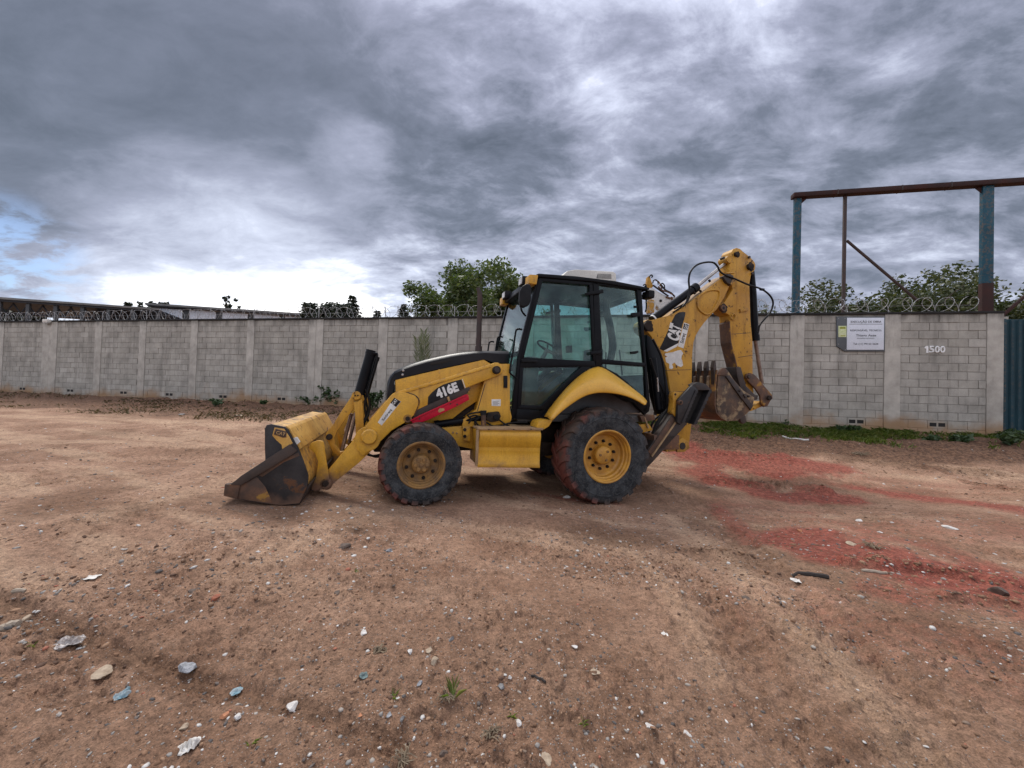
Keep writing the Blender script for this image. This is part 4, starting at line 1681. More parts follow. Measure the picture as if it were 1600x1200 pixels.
def grass_strip():
    r = np.random.default_rng(9)
    # green strip under the right part of the wall
    n = 24000
    al = r.uniform(-2.0, 9.5, n)
    s = 0.05 + r.random(n) ** 1.4 * 1.45
    x = W0.x + WD.x * al + WN.x * s; y = W0.y + WD.y * al + WN.y * s
    d = fbm(x * 1.1, y * 1.1, 201, 4, 0.6)
    fall = 1 - sstep(s, 0.6, 1.5)
    keep = (d * 1.25 + 0.40 * r.random(n) > 0.86 + 0.30 * (1 - fall)) & (al < 8.8)
    x, y, s = x[keep], y[keep], s[keep]
    z = ground_z(x, y) - 0.005
    h = 0.05 + 0.08 * r.random(len(x)) * (0.5 + d[keep])
    o = blade_patch('grass', np.stack([x, y, z], 1), h, 0.004 + 0.004 * r.random(len(x)), 'grass', 0.9, 3)
    tag(o, 'strip of short green grass at the foot of the right wall', 'grass', kind='stuff')
    # thin dry growth along the left bank
    n = 15000
    al = r.uniform(9.0, 34, n)
    s = 0.1 + r.random(n) * 3.6
    x = W0.x + WD.x * al + WN.x * s; y = W0.y + WD.y * al + WN.y * s
    d = fbm(x * 0.9, y * 0.9, 205, 4, 0.6)
    keep = d > 0.44 + 0.30 * r.random(n)
    x, y = x[keep], y[keep]
    z = ground_z(x, y) - 0.005
    o = blade_patch('dry_grass', np.stack([x, y, z], 1), 0.03 + 0.07 * r.random(len(x)), 0.0025 + 0.003 * r.random(len(x)), 'grass_dry', 1.0, 4)
    tag(o, 'sparse dry grass on the earth bank along the left wall', 'grass', kind='stuff')


grass_strip()


def weed(x, y, w_px, h_px, label, seed, n=260, size=0.06, group='weeds at the foot of the wall'):
    p = px_ground(x, y)
    Y = p.y
    root = empty('weed', p)
    tag(root, label, 'weed', group)
    rnd = random.Random(seed)
    W = w_px / FPX * Y; H = h_px / FPX * Y
    bm = bmesh.new()
    cs, rs = [], []
    for k in range(11):
        a = rnd.uniform(0, 2 * pi)
        L = W * 0.5 * rnd.uniform(0.3, 1.0)
        hx = cos(a) * L; hy = sin(a) * L * 0.5
        path = [Vector((hx * 0.1, hy * 0.1, -0.02)), Vector((hx * 0.5, hy * 0.5, H * rnd.uniform(0.4, 0.8))), Vector((hx, hy, H * rnd.uniform(0.4, 1.0)))]
        sp_ = spline(path, 4)
        add_tube(bm, sp_, 0.006, 4)
        for q in sp_[2:]:
            cs.append(q + Vector((rnd.gauss(0, .03), rnd.gauss(0, .03), 0))); rs.append(0.06 + 0.10 * H * rnd.random())
    from_bm('stem', bm, 'weed', root)
    leaf_cloud('leaves', cs, rs, n, size, 'weed', root, seed, 0.7, 1.9)


def weeds():
    weed(485, 634, 52, 15, 'dark leafy weed at the wall foot just beyond the loader bucket', 1, 380, 0.045)
    weed(520, 632, 40, 30, 'taller weed leaning on the double pillar behind the bucket', 2, 420)
    weed(578, 640, 46, 32, 'bushy weed between the tilt ram and the hood', 3, 520)
    weed(336, 630, 24, 10, 'small low weed on the bank left of the bucket', 4, 160)
    weed(1228, 668, 22, 8, 'broad leaved weed by the foot of the pillar right of the digger bucket', 5, 130)
    weed(1330, 678, 36, 9, 'spreading weed beside the vent under the works sign', 6, 220)
    weed(1455, 690, 30, 7, 'low weed under the vent below the house number', 7, 140)
    weed(1575, 694, 44, 20, 'yellowish weed clump at the foot of the blue gate', 8, 420)
    weed(1500, 690, 40, 8, 'flat weed left of the gate pillar', 9, 200)
    weed(412, 628, 10, 5, 'tiny weed near the pillar left of the bucket', 10, 60)


weeds()

# ------------------------------------------------------------------ the backhoe loader
BH = empty('backhoe_loader', ROOT, YAW)
tag(BH, 'worn yellow backhoe loader parked in the yard with its front bucket down', 'backhoe loader')
VC = 1.10            # lateral centre of the machine
def mir(v):
    return 2 * VC - v


def P(px, v):
    return [EL(x, y, v) for x, y in px]


def prism(name, px, v0, v1, m, parent=BH, bev=0.006, smooth=32, mirror=False, seg=2):
    """outline given in photograph pixels on the plane v0, carried to v1"""
    pts = P(px, v0)
    bm = bmesh.new()
    if mirror:
        pts = [Vector((p.x, mir(v0), p.z)) for p in pts]
        add_prism(bm, pts, Vector((0, -(v1 - v0), 0)), bev, seg)
    else:
        add_prism(bm, pts, Vector((0, v1 - v0, 0)), bev, seg)
    return from_bm(name, bm, m, parent, smooth)


def tube(name, pts, r, m, parent=BH, n=10, smooth=50):
    bm = bmesh.new()
    add_tube(bm, pts, r, n)
    return from_bm(name, bm, m, parent, smooth)


def pin(name, px, v0, v1, r, m, parent=BH, n=20, bev=0.004):
    c = EL(*px, v0)
    bm = bmesh.new()
    L = v1 - v0
    add_lathe(bm, [(0, 0), (r - bev, 0), (r, bev), (r, L - bev), (r - bev, L), (0, L)], n, (c.x, v0, c.z))
    return from_bm(name, bm, m, parent, 40)


def scale_at(x, y, v):
    return (EL(x + 10, y, v) - EL(x, y, v)).length / 10.0        # metres per pixel


def text_px(txt, pA, pB, hpx, v, m, parent, bold=0.02, name='lettering', vert=None, fit=True):
    a, b = EL(*pA, v), EL(*pB, v)
    d = (b - a); w = d.length; d.normalize()
    up = Vector((-d.z, 0, d.x)) if vert is None else vert
    return lettering(txt, a, d, up, hpx * scale_at(*pA, v), m, parent, w if fit else None, False, bold, name)


# ---- wheels
def wheel(cx, v0, cz, R, W, rim_r, disc_v, hub_r, hub_v, n_lug, lugh, side, rim_m, bolts, bolt_r, seed):
    """side=1: outer face at v0 (towards -v); side=-1: outer face at +v"""
    t0 = bmesh.new()
    sw = 0.11 * R / 0.66
    prof = [(rim_r - 0.004, 0.055), (rim_r + 0.012, 0.028), (rim_r + 0.035, 0.022), (rim_r + 0.45 * (R - rim_r), 0.0), (rim_r + 0.55 * (R - rim_r), 0.001), (rim_r + 0.565 * (R - rim_r), -0.003), (rim_r + 0.60 * (R - rim_r), -0.003), (rim_r + 0.615 * (R - rim_r), 0.002), (R * 0.865, 0.006), (R * 0.925, 0.028),
            (R - lugh - 0.014, 0.055), (R - lugh, 0.10 * W + 0.06), (R - lugh + 0.004, W * 0.5)]
    full = prof + [(r, W - v) for r, v in prof[-2::-1]]
    add_lathe(t0, full, 72)
    ntyre = len(t0.verts)
    rnd = random.Random(seed)
    # lugs
    for i in range(n_lug):
        for sd in (0, 1):
            th0 = 2 * pi * (i + 0.5 * sd) / n_lug
            K = 5
            rows = []
            for k in range(K + 1):
                f = k / K
                y = W / 2 + 0.012 - f * (W / 2 + 0.008) if sd == 0 else W / 2 - 0.012 + f * (W / 2 + 0.008)
                th = th0 + (1 - f) ** 1.2 * 0.55 * (W / 2) / R * 1.25
                edge = f
                r_top = R - 0.0035 * rnd.random() - (0.0 if edge < 0.75 else (edge - 0.75) * 0.10)
                r_bot = R - lugh - 0.012 - (0.0 if edge < 0.7 else (edge - 0.7) * 0.24)
                hw = (0.030 if R > 0.55 else 0.026) * (0.85 + 0.5 * f) / R
                rows.append([(r_bot, th - hw * 1.25, y), (r_top, th - hw, y), (r_top, th + hw, y), (r_bot, th + hw * 1.25, y)])
            vs = [[t0.verts.new((r * cos(t), y, r * sin(t))) for r, t, y in row] for row in rows]
            for k in range(K):
                for q in range(3):
                    t0.faces.new((vs[k][q], vs[k][q + 1], vs[k + 1][q + 1], vs[k + 1][q]))
            t0.faces.new(vs[0][::-1]); t0.faces.new(vs[-1])
    # sag where it stands
    for v in t0.verts:
        lim = -(R - 0.022)
        if v.co.z < lim:
            v.co.z = lim + (v.co.z - lim) * 0.15
    bmesh.ops.recalc_face_normals(t0, faces=t0.faces)

    def place(bm):
        for v in bm.verts:
            v.co = Vector((v.co.x, v.co.y if side == 1 else -v.co.y, v.co.z))
        if side == -1:
            bmesh.ops.reverse_faces(bm, faces=bm.faces)
    # rim: flange, well, dish
    t1 = bmesh.new()
    rp = [(rim_r + 0.018, 0.050), (rim_r + 0.020, 0.022), (rim_r + 0.008, 0.014), (rim_r - 0.006, 0.020), (rim_r - 0.010, 0.055), (rim_r - 0.022, 0.065), (rim_r - 0.026, 0.105),
          (rim_r - 0.045, 0.115), (rim_r - 0.050, disc_v - 0.02), (rim_r - 0.075, disc_v), (hub_r + 0.045, disc_v), (hub_r, disc_v + 0.006), (hub_r * 0.5, disc_v + 0.006), (hub_r * 0.5, W - 0.10), (rim_r - 0.05, W - 0.08), (rim_r + 0.01, W - 0.04)]
    add_lathe(t1, rp, 56)
    place(t1)
    o = from_bm('wheel', t1, rim_m, BH, 35)
    o.location = (cx, v0, cz)
    place(t0)
    ty = from_bm('tyre', t0, 'tyre', o, 30, False)
    me = ty.data
    at = me.attributes.new('tread', 'FLOAT', 'POINT')
    vals = []
    for v in me.vertices:
        r = sqrt(v.co.x ** 2 + v.co.z ** 2)
        vals.append(min(1.0, max(0.0, (r - R * 0.915) / (R * 0.03))))
    at.data.foreach_set('value', vals)
    # hub
    t2 = bmesh.new()
    add_lathe(t2, [(0, hub_v - 0.012), (hub_r * 0.35, hub_v - 0.010), (hub_r * 0.82, hub_v), (hub_r * 0.95, hub_v + 0.012), (hub_r, hub_v + 0.03), (hub_r, disc_v + 0.003), (hub_r + 0.022, disc_v - 0.006), (hub_r + 0.022, disc_v + 0.004)], 40)
    place(t2)
    hub = from_bm('hub', t2, rim_m, o, 35)
    for k in range(bolts):
        a = 2 * pi * k / bolts + 0.2
        t3 = bmesh.new()
        add_lathe(t3, [(0, disc_v - 0.045), (0.011, disc_v - 0.045), (0.012, disc_v - 0.022), (0.021, disc_v - 0.022), (0.021, disc_v + 0.004)], 6, (bolt_r * cos(a), 0, bolt_r * sin(a)))
        place(t3)
        from_bm('wheel_nut', t3, 'grime', o, 30)
    if hub_r < 0.12:
        spots = [(0, 0)] + [(hub_r * 0.60 * cos(a), hub_r * 0.60 * sin(a)) for a in [2 * pi * q / 6 for q in range(6)]]
    else:
        spots = [(hub_r * 0.52 * cos(a), hub_r * 0.52 * sin(a)) for a in (0.9, 3.0, 5.1)]
    for a, b in spots:
        t3 = bmesh.new()
        rr = 0.026 if hub_r < 0.12 else 0.018
        add_lathe(t3, [(0, hub_v - 0.020), (rr * 0.8, hub_v - 0.020), (rr, hub_v - 0.012), (rr, hub_v + 0.01)], 12, (a, 0, b))
        place(t3)
        from_bm('hub_bolt', t3, rim_m if hub_r < 0.12 else 'rim_dirty', o, 35)
    return o


rc = EL(948, 712.5, 0.05)
RR = 0.645
fc = EL(658.5, 725.5, 0.10)
FR = 0.475
def ground_local(u, v):
    p = ROOT + UU * u + VV * v
    return gz(p.x, p.y)
rear_z = ground_local(rc.x, 0.25) + RR - 0.022
front_z = ground_local(fc.x, 0.2) + FR - 0.022
wheel(rc.x, 0.0, rc.z * 0.5 + rear_z * 0.5, RR, 0.47, 0.332, 0.19, 0.125, 0.105, 20, 0.020, 1, 'yellow_rim', 10, 0.185, 1)
wheel(rc.x, mir(0.0), rear_z, RR, 0.47, 0.332, 0.19, 0.125, 0.105, 20, 0.020, -1, 'yellow_rim', 10, 0.185, 2)
wheel(fc.x, 0.06, fc.z * 0.5 + front_z * 0.5, FR, 0.33, 0.252, 0.125, 0.108, 0.06, 22, 0.013, 1, 'rim_dirty', 8, 0.165, 3)
wheel(fc.x, mir(0.06), front_z, FR, 0.33, 0.252, 0.125, 0.108, 0.06, 22, 0.013, -1, 'rim_dirty', 8, 0.165, 4)
print('wheel z', rc.z, rear_z, fc.z, front_z, 'bucket', EL(437, 789.5, -0.06).z, ground_local(-1.3, 0.0), EL(350, 774, -0.06).z)

# ---- chassis, axles
bm = bmesh.new()
add_box(bm, (fc.x - 0.55, 0.72, 0.50), (rc.x + 0.75, 1.48, 0.86), 0.03)
add_box(bm, (rc.x - 0.95, 0.62, 0.42), (rc.x + 0.1, 1.58, 0.62), 0.03)
from_bm('chassis', bm, 'grime', BH)
bm = bmesh.new()
add_box(bm, (fc.x - 0.11, 0.30, front_z - 0.11), (fc.x + 0.11, mir(0.30), front_z + 0.12), 0.05)
add_lathe(bm, [(0, 0.38), (0.1, 0.38), (0.13, 0.6), (0.16, VC - 0.1), (0.16, VC + 0.1), (0.13, mir(0.6)), (0.1, mir(0.38)), (0, mir(0.38))], 20, (fc.x, 0, front_z))
from_bm('front_axle', bm, 'grime', BH)
bm = bmesh.new()
add_lathe(bm, [(0, 0.2), (0.14, 0.2), (0.15, 0.5), (0.2, 0.8), (0.24, VC), (0.2, mir(0.8)), (0.15, mir(0.5)), (0.14, mir(0.2)), (0, mir(0.2))], 24, (rc.x, 0, rear_z))
from_bm('rear_axle', bm, 'grime', BH)

# ---- hood
HV = 0.50
hood_px = [(603, 640), (603.5, 612), (605, 598), (609, 588), (616, 580), (630, 573), (646, 567), (666, 561), (688, 556), (704, 552.5), (720, 550), (740, 548), (760, 547.5), (780, 547.5), (796, 548),
           (796, 569), (768, 568), (756, 561), (700, 573.5), (660, 582.5), (617, 593), (616, 612), (611, 626), (609, 645)]
top_rail = P(hood_px[:15], HV)
low_rail = P([(609, 645), (610, 630), (613, 615), (615.5, 604), (616.5, 594), (630, 590), (646, 586), (666, 581), (688, 576), (704, 572.5), (720, 569), (740, 564.5), (756, 561.5), (770, 566), (796, 568)], HV)
bm = bmesh.new()
rows = []
for sgn, half in ((1, None),):
    pass
def hood_section(i):
    a, b = low_rail[i], top_rail[i]
    edge = 0.07
    pts = [Vector((b.x * 0 + a.x, HV, a.z))]
    mid = a.lerp(b, 0.72)
    pts.append(Vector((mid.x, HV - 0.004, mid.z)))
    q = a.lerp(b, 0.93)
    pts.append(Vector((q.x, HV + 0.028, q.z)))
    pts.append(Vector((b.x, HV + 0.085, b.z)))
    lift = (b - a).normalized() * 0.012
    c = b + lift
    half = pts + [Vector((c.x, VC - 0.25, c.z))]
    far = [Vector((p.x, mir(p.y), p.z)) for p in half[::-1]]
    return half + far
secs = [hood_section(i) for i in range(15)]
V_ = [[bm.verts.new(p) for p in s] for s in secs]
for i in range(14):
    for j in range(len(V_[0]) - 1):
        bm.faces.new((V_[i][j], V_[i + 1][j], V_[i + 1][j + 1], V_[i][j + 1]))
bm.faces.new(V_[0]); bm.faces.new(V_[-1][::-1])
hood = from_bm('hood', bm, 'hood_black', BH, 40)
# black grille nose under the hood front
prism('grille', [(604, 612), (617, 600), (617, 652), (608, 668), (605, 640)], HV + 0.04, mir(HV + 0.04), 'black', BH, 0.02)
slot = prism('hood_vent', [(673, 570.5), (672.5, 566.5), (705, 561), (707, 563.5), (690, 568)], HV - 0.006, HV + 0.02, 'hole_shade', hood, 0.002)
bm = bmesh.new()
for q in (EL(629, 585.5, HV - 0.008), EL(630, 579, HV - 0.008)):
    add_lathe(bm, [(0, 0), (0.014, 0.002), (0.014, 0.02)], 12, (q.x, HV - 0.012, q.z))
from_bm('hood_screw', bm, 'steel', hood)
# yellow side panels
side_px = [(617.5, 593.5), (688, 577), (756, 562), (768, 569), (768, 612), (725, 640), (690, 668), (646, 672), (620, 652)]
for mm in (False, True):
    sp_ = prism('side_panel', side_px, HV + 0.004, HV + 0.05, 'yellow', BH, 0.008, mirror=mm)
    if not mm:
        prism('panel_seam', [(685.5, 577), (687.2, 576.8), (688.2, 592), (686.6, 592.5)], HV + 0.0005, HV + 0.006, 'yellow_light', sp_, 0.001)
# engine block fills the space between the panels
bm = bmesh.new()
a, b = EL(624, 660, HV + 0.06), EL(780, 585, HV + 0.06)
add_box(bm, (a.x, HV + 0.06, 0.55), (b.x, mir(HV + 0.06), EL(640, 600, HV).z), 0.03)
from_bm('engine_bay', bm, 'grime', BH)
# tower that carries the arm pivots
TV = 0.40
tower_px = [(757, 594), (768, 568.5), (797, 568.5), (797, 640), (800, 652), (797, 662), (776, 664), (722, 668), (724, 655), (744, 640)]
for mm in (False, True):
    tw = prism('arm_tower', tower_px, TV, TV + 0.20, 'yellow', BH, 0.008, mirror=mm)
    if not mm:
        prism('panel_seam', [(757.6, 599.5), (758.8, 599.5), (746.6, 642), (745.4, 642)], TV - 0.0015, TV + 0.004, 'rust_dark', tw, 0)
        prism('white_label', [(768.2, 624), (782.4, 624), (782.2, 634.6), (768.2, 634.2)], TV - 0.002, TV + 0.003, 'white_sticker', tw, 0.0005)
        for k in range(4):
            prism('label_print', [(770, 626.5 + k * 1.9), (780 - (k % 2) * 2, 626.5 + k * 1.9), (780 - (k % 2) * 2, 627.1 + k * 1.9), (770, 627.1 + k * 1.9)], TV - 0.0032, TV - 0.0005, 'print_grey', tw, 0)
        prism('latch', [(787.3, 587), (793, 587), (793, 606), (787.3, 606)], TV - 0.02, TV + 0.004, 'black_plastic', tw, 0.004)
# lower frame side and valve gear
fs_ = prism('frame_rail', [(690, 668), (735, 664), (800, 664), (800, 700), (740, 702), (700, 694)], 0.46, 0.62, 'yellow', BH, 0.008)
br = prism('bracket', [(723, 666), (735, 665), (735, 690), (724, 688)], 0.40, 0.46, 'yellow', BH, 0.006)
for q in ((726.5, 671.5), (726.5, 682)):
    pin('bolt', q, 0.385, 0.41, 0.022, 'grime', br, 8)
for q in ((708, 676), (714, 677)):
    pin('bolt', q, 0.445, 0.47, 0.012, 'step', fs_, 8)

# ---- exhaust
q = [EL(747.5, 549, VC - 0.35), EL(748.6, 500, VC - 0.35), EL(750, 466, VC - 0.35), EL(749.4, 457, VC - 0.35), EL(746.6, 449.5, VC - 0.35)]
ex = tube('exhaust_pipe', [q[0], q[0].lerp(q[2], 0.5), q[2], q[3], q[4]], [0.036, 0.036, 0.036, 0.033, 0.024], 'exhaust', BH, 16)
tube('exhaust_collar', [EL(747.5, 551, VC - 0.35), EL(747.8, 541, VC - 0.35)], 0.046, 'exhaust', ex, 16)

# ---- loader arms
AV0, AV1 = 0.36, 0.50
arm_px = [(779, 566.5), (784.5, 571), (786.5, 577), (785, 583), (780, 586), (730, 605.5), (690, 622.5), (647, 643), (644, 651), (632, 661), (612, 673), (580, 704.5), (560, 724), (519, 757), (517, 763), (511, 766), (504.5, 765), (500, 759), (501, 751), (506, 744.5), (514.5, 732), (560, 678.5), (612, 616.5), (617.5, 613), (688, 594), (767, 569.5), (773, 566.5)]
knee_px = [(617.5, 614), (632, 612.5), (648, 618), (653.5, 624), (653.5, 633), (646, 649.5), (632, 660.5), (612, 672.5), (584, 700), (566, 713), (556, 700), (561.5, 679), (611, 618)]
for mm in (False, True):
    arm = prism('loader_arm', arm_px, AV0, AV1, 'yellow', BH, 0.012, mirror=mm)
    kp = prism('knee_plate', knee_px, AV0 - 0.030, AV0 + 0.005, 'yellow', arm, 0.008, mirror=mm)
    ks = [EL(x, y, AV0 - 0.004) for x, y in ((634, 612.6), (648, 617.6), (654.2, 624), (654.2, 633), (646.6, 650))]
    tube('plate_crease', [Vector((p.x, mir(p.y) if mm else p.y, p.z)) for p in spline(ks, 4)], 0.008, 'rust', arm, 6)  # dark tube draws the crease shade along the knee plate edge
    # top flange along the beam, its highlight painted in lighter yellow
    prism('top_flange', [(618, 612.5), (688, 592.6), (767, 568.5), (768, 573.5), (689, 598), (622, 617)], AV0 - 0.012, AV0 + 0.004, 'yellow_light', arm, 0.01, mirror=mm)
    if not mm:
        lo, hi = (AV0 - 0.05, AV0)
        pin('pivot_pin', (776.6, 578), AV0 - 0.05, AV0 + 0.02, 0.052, 'grime', arm)
        pin('pin_cap', (776.6, 578), AV0 - 0.06, AV0 - 0.045, 0.034, 'rust_dark', arm)
        pin('boss_plate', (574.5, 686), AV0 - 0.032, AV0 + 0.01, 0.142, 'yellow', arm, 32)
        pin('boss_cap', (576.8, 682.8), AV0 - 0.075, AV0 - 0.01, 0.088, 'yellow_light', arm, 32, 0.012)
        pin('bucket_pin_boss', (508, 756), AV0 - 0.05, AV0 + 0.02, 0.062, 'yellow', arm, 28, 0.008)
        pin('bucket_pin', (508, 756), AV0 - 0.07, AV0, 0.034, 'grime', arm)
        pin('lower_boss', (637, 654), AV0 - 0.035, AV0, 0.05, 'rust', arm, 20)
        pin('pin_cap', (637, 654), AV0 - 0.045, AV0 - 0.03, 0.026, 'grime', arm, 16)
        # model plate
        dec = prism('model_decal', [(668.2, 632.4), (669, 620), (674, 614), (683, 606.2), (692, 601.2), (702, 597.6), (721, 592.6), (725.8, 606.8)], AV0 - 0.0025, AV0 + 0.002, 'black_sticker', arm, 0.0005)
        prism('decal_edge', [(721.6, 592.4), (722.8, 592.0), (727.6, 606.2), (726.4, 606.7)], AV0 - 0.003, AV0 + 0.002, 'cream', arm, 0.0002)
        text_px('416E', (683.8, 622.6), (717.4, 609.4), 13.4, AV0 - 0.0035, 'white_sticker', dec, 0.055)
        KV = AV0 - 0.030
        dec = prism('dealer_decal', [(590.2, 660), (612, 627.2), (616.2, 621.2), (626.6, 627.4), (596.4, 664.8)], KV - 0.0025, KV + 0.002, 'white_sticker', arm, 0.0005)
        prism('decal_patch', [(610.2, 629.4), (616.2, 621.2), (626.2, 627.4), (618.8, 636)], KV - 0.0038, KV, 'black_sticker', dec, 0.0003)
        text_px('CAT', (615.2, 632.6), (621.6, 625.6), 4.4, KV - 0.005, 'white_sticker', dec, 0.03)
        text_px('Sotreq', (599.2, 658), (612.2, 640.6), 3.9, KV - 0.0045, 'print_black', dec, 0.015)
    if not mm:
        prism('underside_shade', [(647, 642), (690, 622), (730, 605), (736, 606), (728.5, 616.5), (690, 634), (657, 649.5), (644, 654)], AV0 + 0.004, AV0 + 0.12, 'rust_dark', arm, 0.004)  # dark band puts the shade of the recessed arm underside into colour
# torque tube between the arms
c = EL(600, 660, AV0)
bm = bmesh.new()
add_lathe(bm, [(0, AV1 - 0.02), (0.09, AV1 - 0.02), (0.09, mir(AV1) + 0.02), (0, mir(AV1) + 0.02)], 24, (c.x, 0, c.z))
from_bm('torque_tube', bm, 'yellow', BH)
# red safety strut clipped under the arm
rs = prism('safety_strut', [(641, 656.5), (657, 648.5), (728.5, 616.2), (731.6, 616.6), (733.4, 624.4), (715.5, 634.2), (672, 655), (648, 664)], AV0 - 0.035, AV0 + 0.05, 'red', BH, 0.005)
prism('strut_flange', [(641, 656.5), (657, 648.5), (728.5, 616.2), (729.2, 618.2), (658, 650.5), (642, 658.5)], AV0 - 0.048, AV0 - 0.033, 'red', rs, 0.003)
dec = prism('strut_sticker', [(684.3, 642), (687, 637.8), (694, 638.2), (694.6, 641.2), (686, 644.8)], AV0 - 0.037, AV0 - 0.03, 'tan_tape', rs, 0.0005)
for q in ((704, 631), (714.3, 632.0), (655.5, 654.5)):
    pin('strut_hole', q, AV0 - 0.0365, AV0 - 0.03, 0.011, 'rust_dark', rs, 10, 0.001)
prism('strut_clip', [(698.5, 620.8), (701.8, 619.4), (703.8, 626.4), (700.8, 627.8)], AV0 - 0.02, AV0 + 0.02, 'tan_tape', rs, 0.002)
# lift ram beside the engine, filter, valve lumps, hoses
for mm in (0, 1):
    f = (lambda p: Vector((p.x, mir(p.y), p.z))) if mm else (lambda p: p)
    a, b = EL(620, 672, AV1 + 0.02), EL(760, 652, AV1 - 0.08)
    ram = tube('lift_ram', [f(a.lerp(b, 0.42)), f(b)], 0.045, 'black', BH, 18)
    tube('ram_rod', [f(a), f(a.lerp(b, 0.44))], 0.025, 'steel', ram, 14)
    tube('ram_collar', [f(a.lerp(b, 0.41)), f(a.lerp(b, 0.46))], 0.052, 'black', ram, 18)
va = prism('valve_block', [(762, 645), (780, 643), (783, 650), (780, 658), (768, 660), (760, 656)], 0.34, 0.44, 'grime', BH, 0.012)
pin('valve_knob', (776, 652), 0.30, 0.345, 0.035, 'black_plastic', va)
tube('filter_can', [EL(755.5, 665, 0.34), EL(755.5, 646, 0.34)], 0.033, 'rust', BH, 16)
tube('filter_cap', [EL(755.3, 648, 0.34), EL(755.3, 641.5, 0.34)], 0.040, 'black_plastic', BH, 16)
for path in ([(732, 662), (736, 655), (731, 649), (737, 646), (748, 644), (756, 643)], [(744, 668), (742, 660), (748, 653), (757, 650)], [(760, 660), (776, 668), (792, 662), (806, 660), (824, 660)], [(733, 652), (742, 649), (752, 652), (762, 650)],
             [(780, 656), (788, 662), (796, 666)], [(742, 657), (747, 664), (756, 668)]):
    tube('hydraulic_hose', spline([EL(x, y, 0.36) for x, y in path], 6), 0.0105, 'hose', BH, 8)

# ---- front bucket
BV0, BV1 = -0.06, mir(-0.06)
sidep_px = [(349, 774.5), (351, 756.5), (361, 755.5), (414.2, 719), (413.6, 699), (413.4, 670), (416.5, 664.2), (424, 662.8), (445, 667), (450.5, 671.5), (459, 688), (467, 702), (474.5, 721), (481.8, 743), (480.2, 760), (467.5, 786.5), (437.5, 789.5), (371, 780)]
bk = None
back_path = [(414.5, 668), (418, 664.8), (445, 667.8), (450, 672), (459, 688.5), (466.5, 702.5), (474, 721), (480.8, 743), (479.6, 759.5), (467, 786), (437.5, 788.5), (371, 779.5)]
pts = P(back_path, BV0 + 0.028)
bm = bmesh.new()
th = 0.018
cen = sum(pts, Vector()) / len(pts)
outer = [Vector((p.x, 0, p.z)) for p in pts]
inner = []
for i, p in enumerate(outer):
    a = outer[max(0, i - 1)]; b = outer[min(len(outer) - 1, i + 1)]
    d = (b - a).normalized()
    nrm = Vector((d.z, 0, -d.x))
    if nrm.dot(Vector((cen.x, 0, cen.z)) - p) < 0:
        nrm = -nrm
    inner.append(p + nrm * th)
loop = outer + inner[::-1]
n = len(outer)
va_ = [bm.verts.new((p.x, BV0 + 0.028, p.z)) for p in loop]
vb_ = [bm.verts.new((p.x, BV1 - 0.028, p.z)) for p in loop]
for i in range(len(loop)):
    j = (i + 1) % len(loop)
    bm.faces.new((va_[i], va_[j], vb_[j], vb_[i]))
for i in range(n - 1):
    bm.faces.new((va_[i], va_[i + 1], va_[2 * n - 2 - i], va_[2 * n - 1 - i]))
    bm.faces.new((vb_[i + 1], vb_[i], vb_[2 * n - 1 - i], vb_[2 * n - 2 - i]))
bk = from_bm('loader_bucket', bm, 'yellow_bucket', BH, 25)
for mm in (False, True):
    sp_ = prism('side_plate', sidep_px, BV0, BV0 + 0.026, 'worn_steel', bk, 0.006, mirror=mm)
    bar = prism('side_cutter', [(360, 757.5), (376, 744), (452, 694.5), (464.5, 704.2), (455, 712), (376, 758.5)], BV0 - 0.022, BV0 + 0.004, 'rust_dark', bk, 0.005, mirror=mm)
    prism('bucket_tooth', [(349, 774.5), (351, 756.5), (375, 757.8), (370.5, 779.8)], BV0 - 0.012, BV0 + 0.03, 'rust', bk, 0.006, mirror=mm)
    if not mm:
        # worn yellow flank with raised maker's plate
        prism('yellow_patch', [(425.5, 680.5), (429, 667.8), (444, 670), (452, 682), (457.5, 692.5), (441, 702), (440, 695), (432, 688)], BV0 - 0.002, BV0 + 0.002, 'yellow_bucket', sp_, 0.0005)
        badge = prism('maker_badge', [(427.2, 679), (430.4, 669.6), (447.6, 674.4), (447, 683.6), (441.5, 683.9)], BV0 - 0.008, BV0 + 0.001, 'rust', sp_, 0.003)
        prism('badge_field', [(429.2, 678.2), (431.6, 671.2), (446.4, 675.2), (446, 682.2), (441.8, 682.4)], BV0 - 0.0095, BV0 - 0.006, 'rust_dark', sp_, 0.001)
        text_px('CAT', (430.8, 677.8), (445.2, 681.0), 5.4, BV0 - 0.013, 'tan_tape', badge, 0.03)
        prism('rust_streak', [(400, 741), (440, 719), (466, 707), (468, 712), (444, 722), (410, 745)], BV0 - 0.0015, BV0 + 0.002, 'rust', sp_, 0.0005)
        prism('rusted_toe', [(371, 779), (376, 758.5), (401, 745), (414, 760), (426, 786)], BV0 - 0.0012, BV0 + 0.002, 'rust', sp_, 0.0005)
# cutting edge along the front of the floor
a = EL(349, 774.5, BV0); b = EL(437, 789.5, BV0)
prism('cutting_edge', [(350, 772.5), (371, 776.5), (420, 785.5), (420, 788.5), (371, 780), (349.5, 774.8)], BV0 + 0.03, BV1 - 0.03, 'rust_dark', bk, 0.003)
prism('heel_plate', [(437, 786.5), (466.5, 784), (483, 756), (484.5, 758), (468.5, 788), (437.5, 791)], BV0 + 0.03, BV1 - 0.03, 'rust_dark', bk, 0.003)
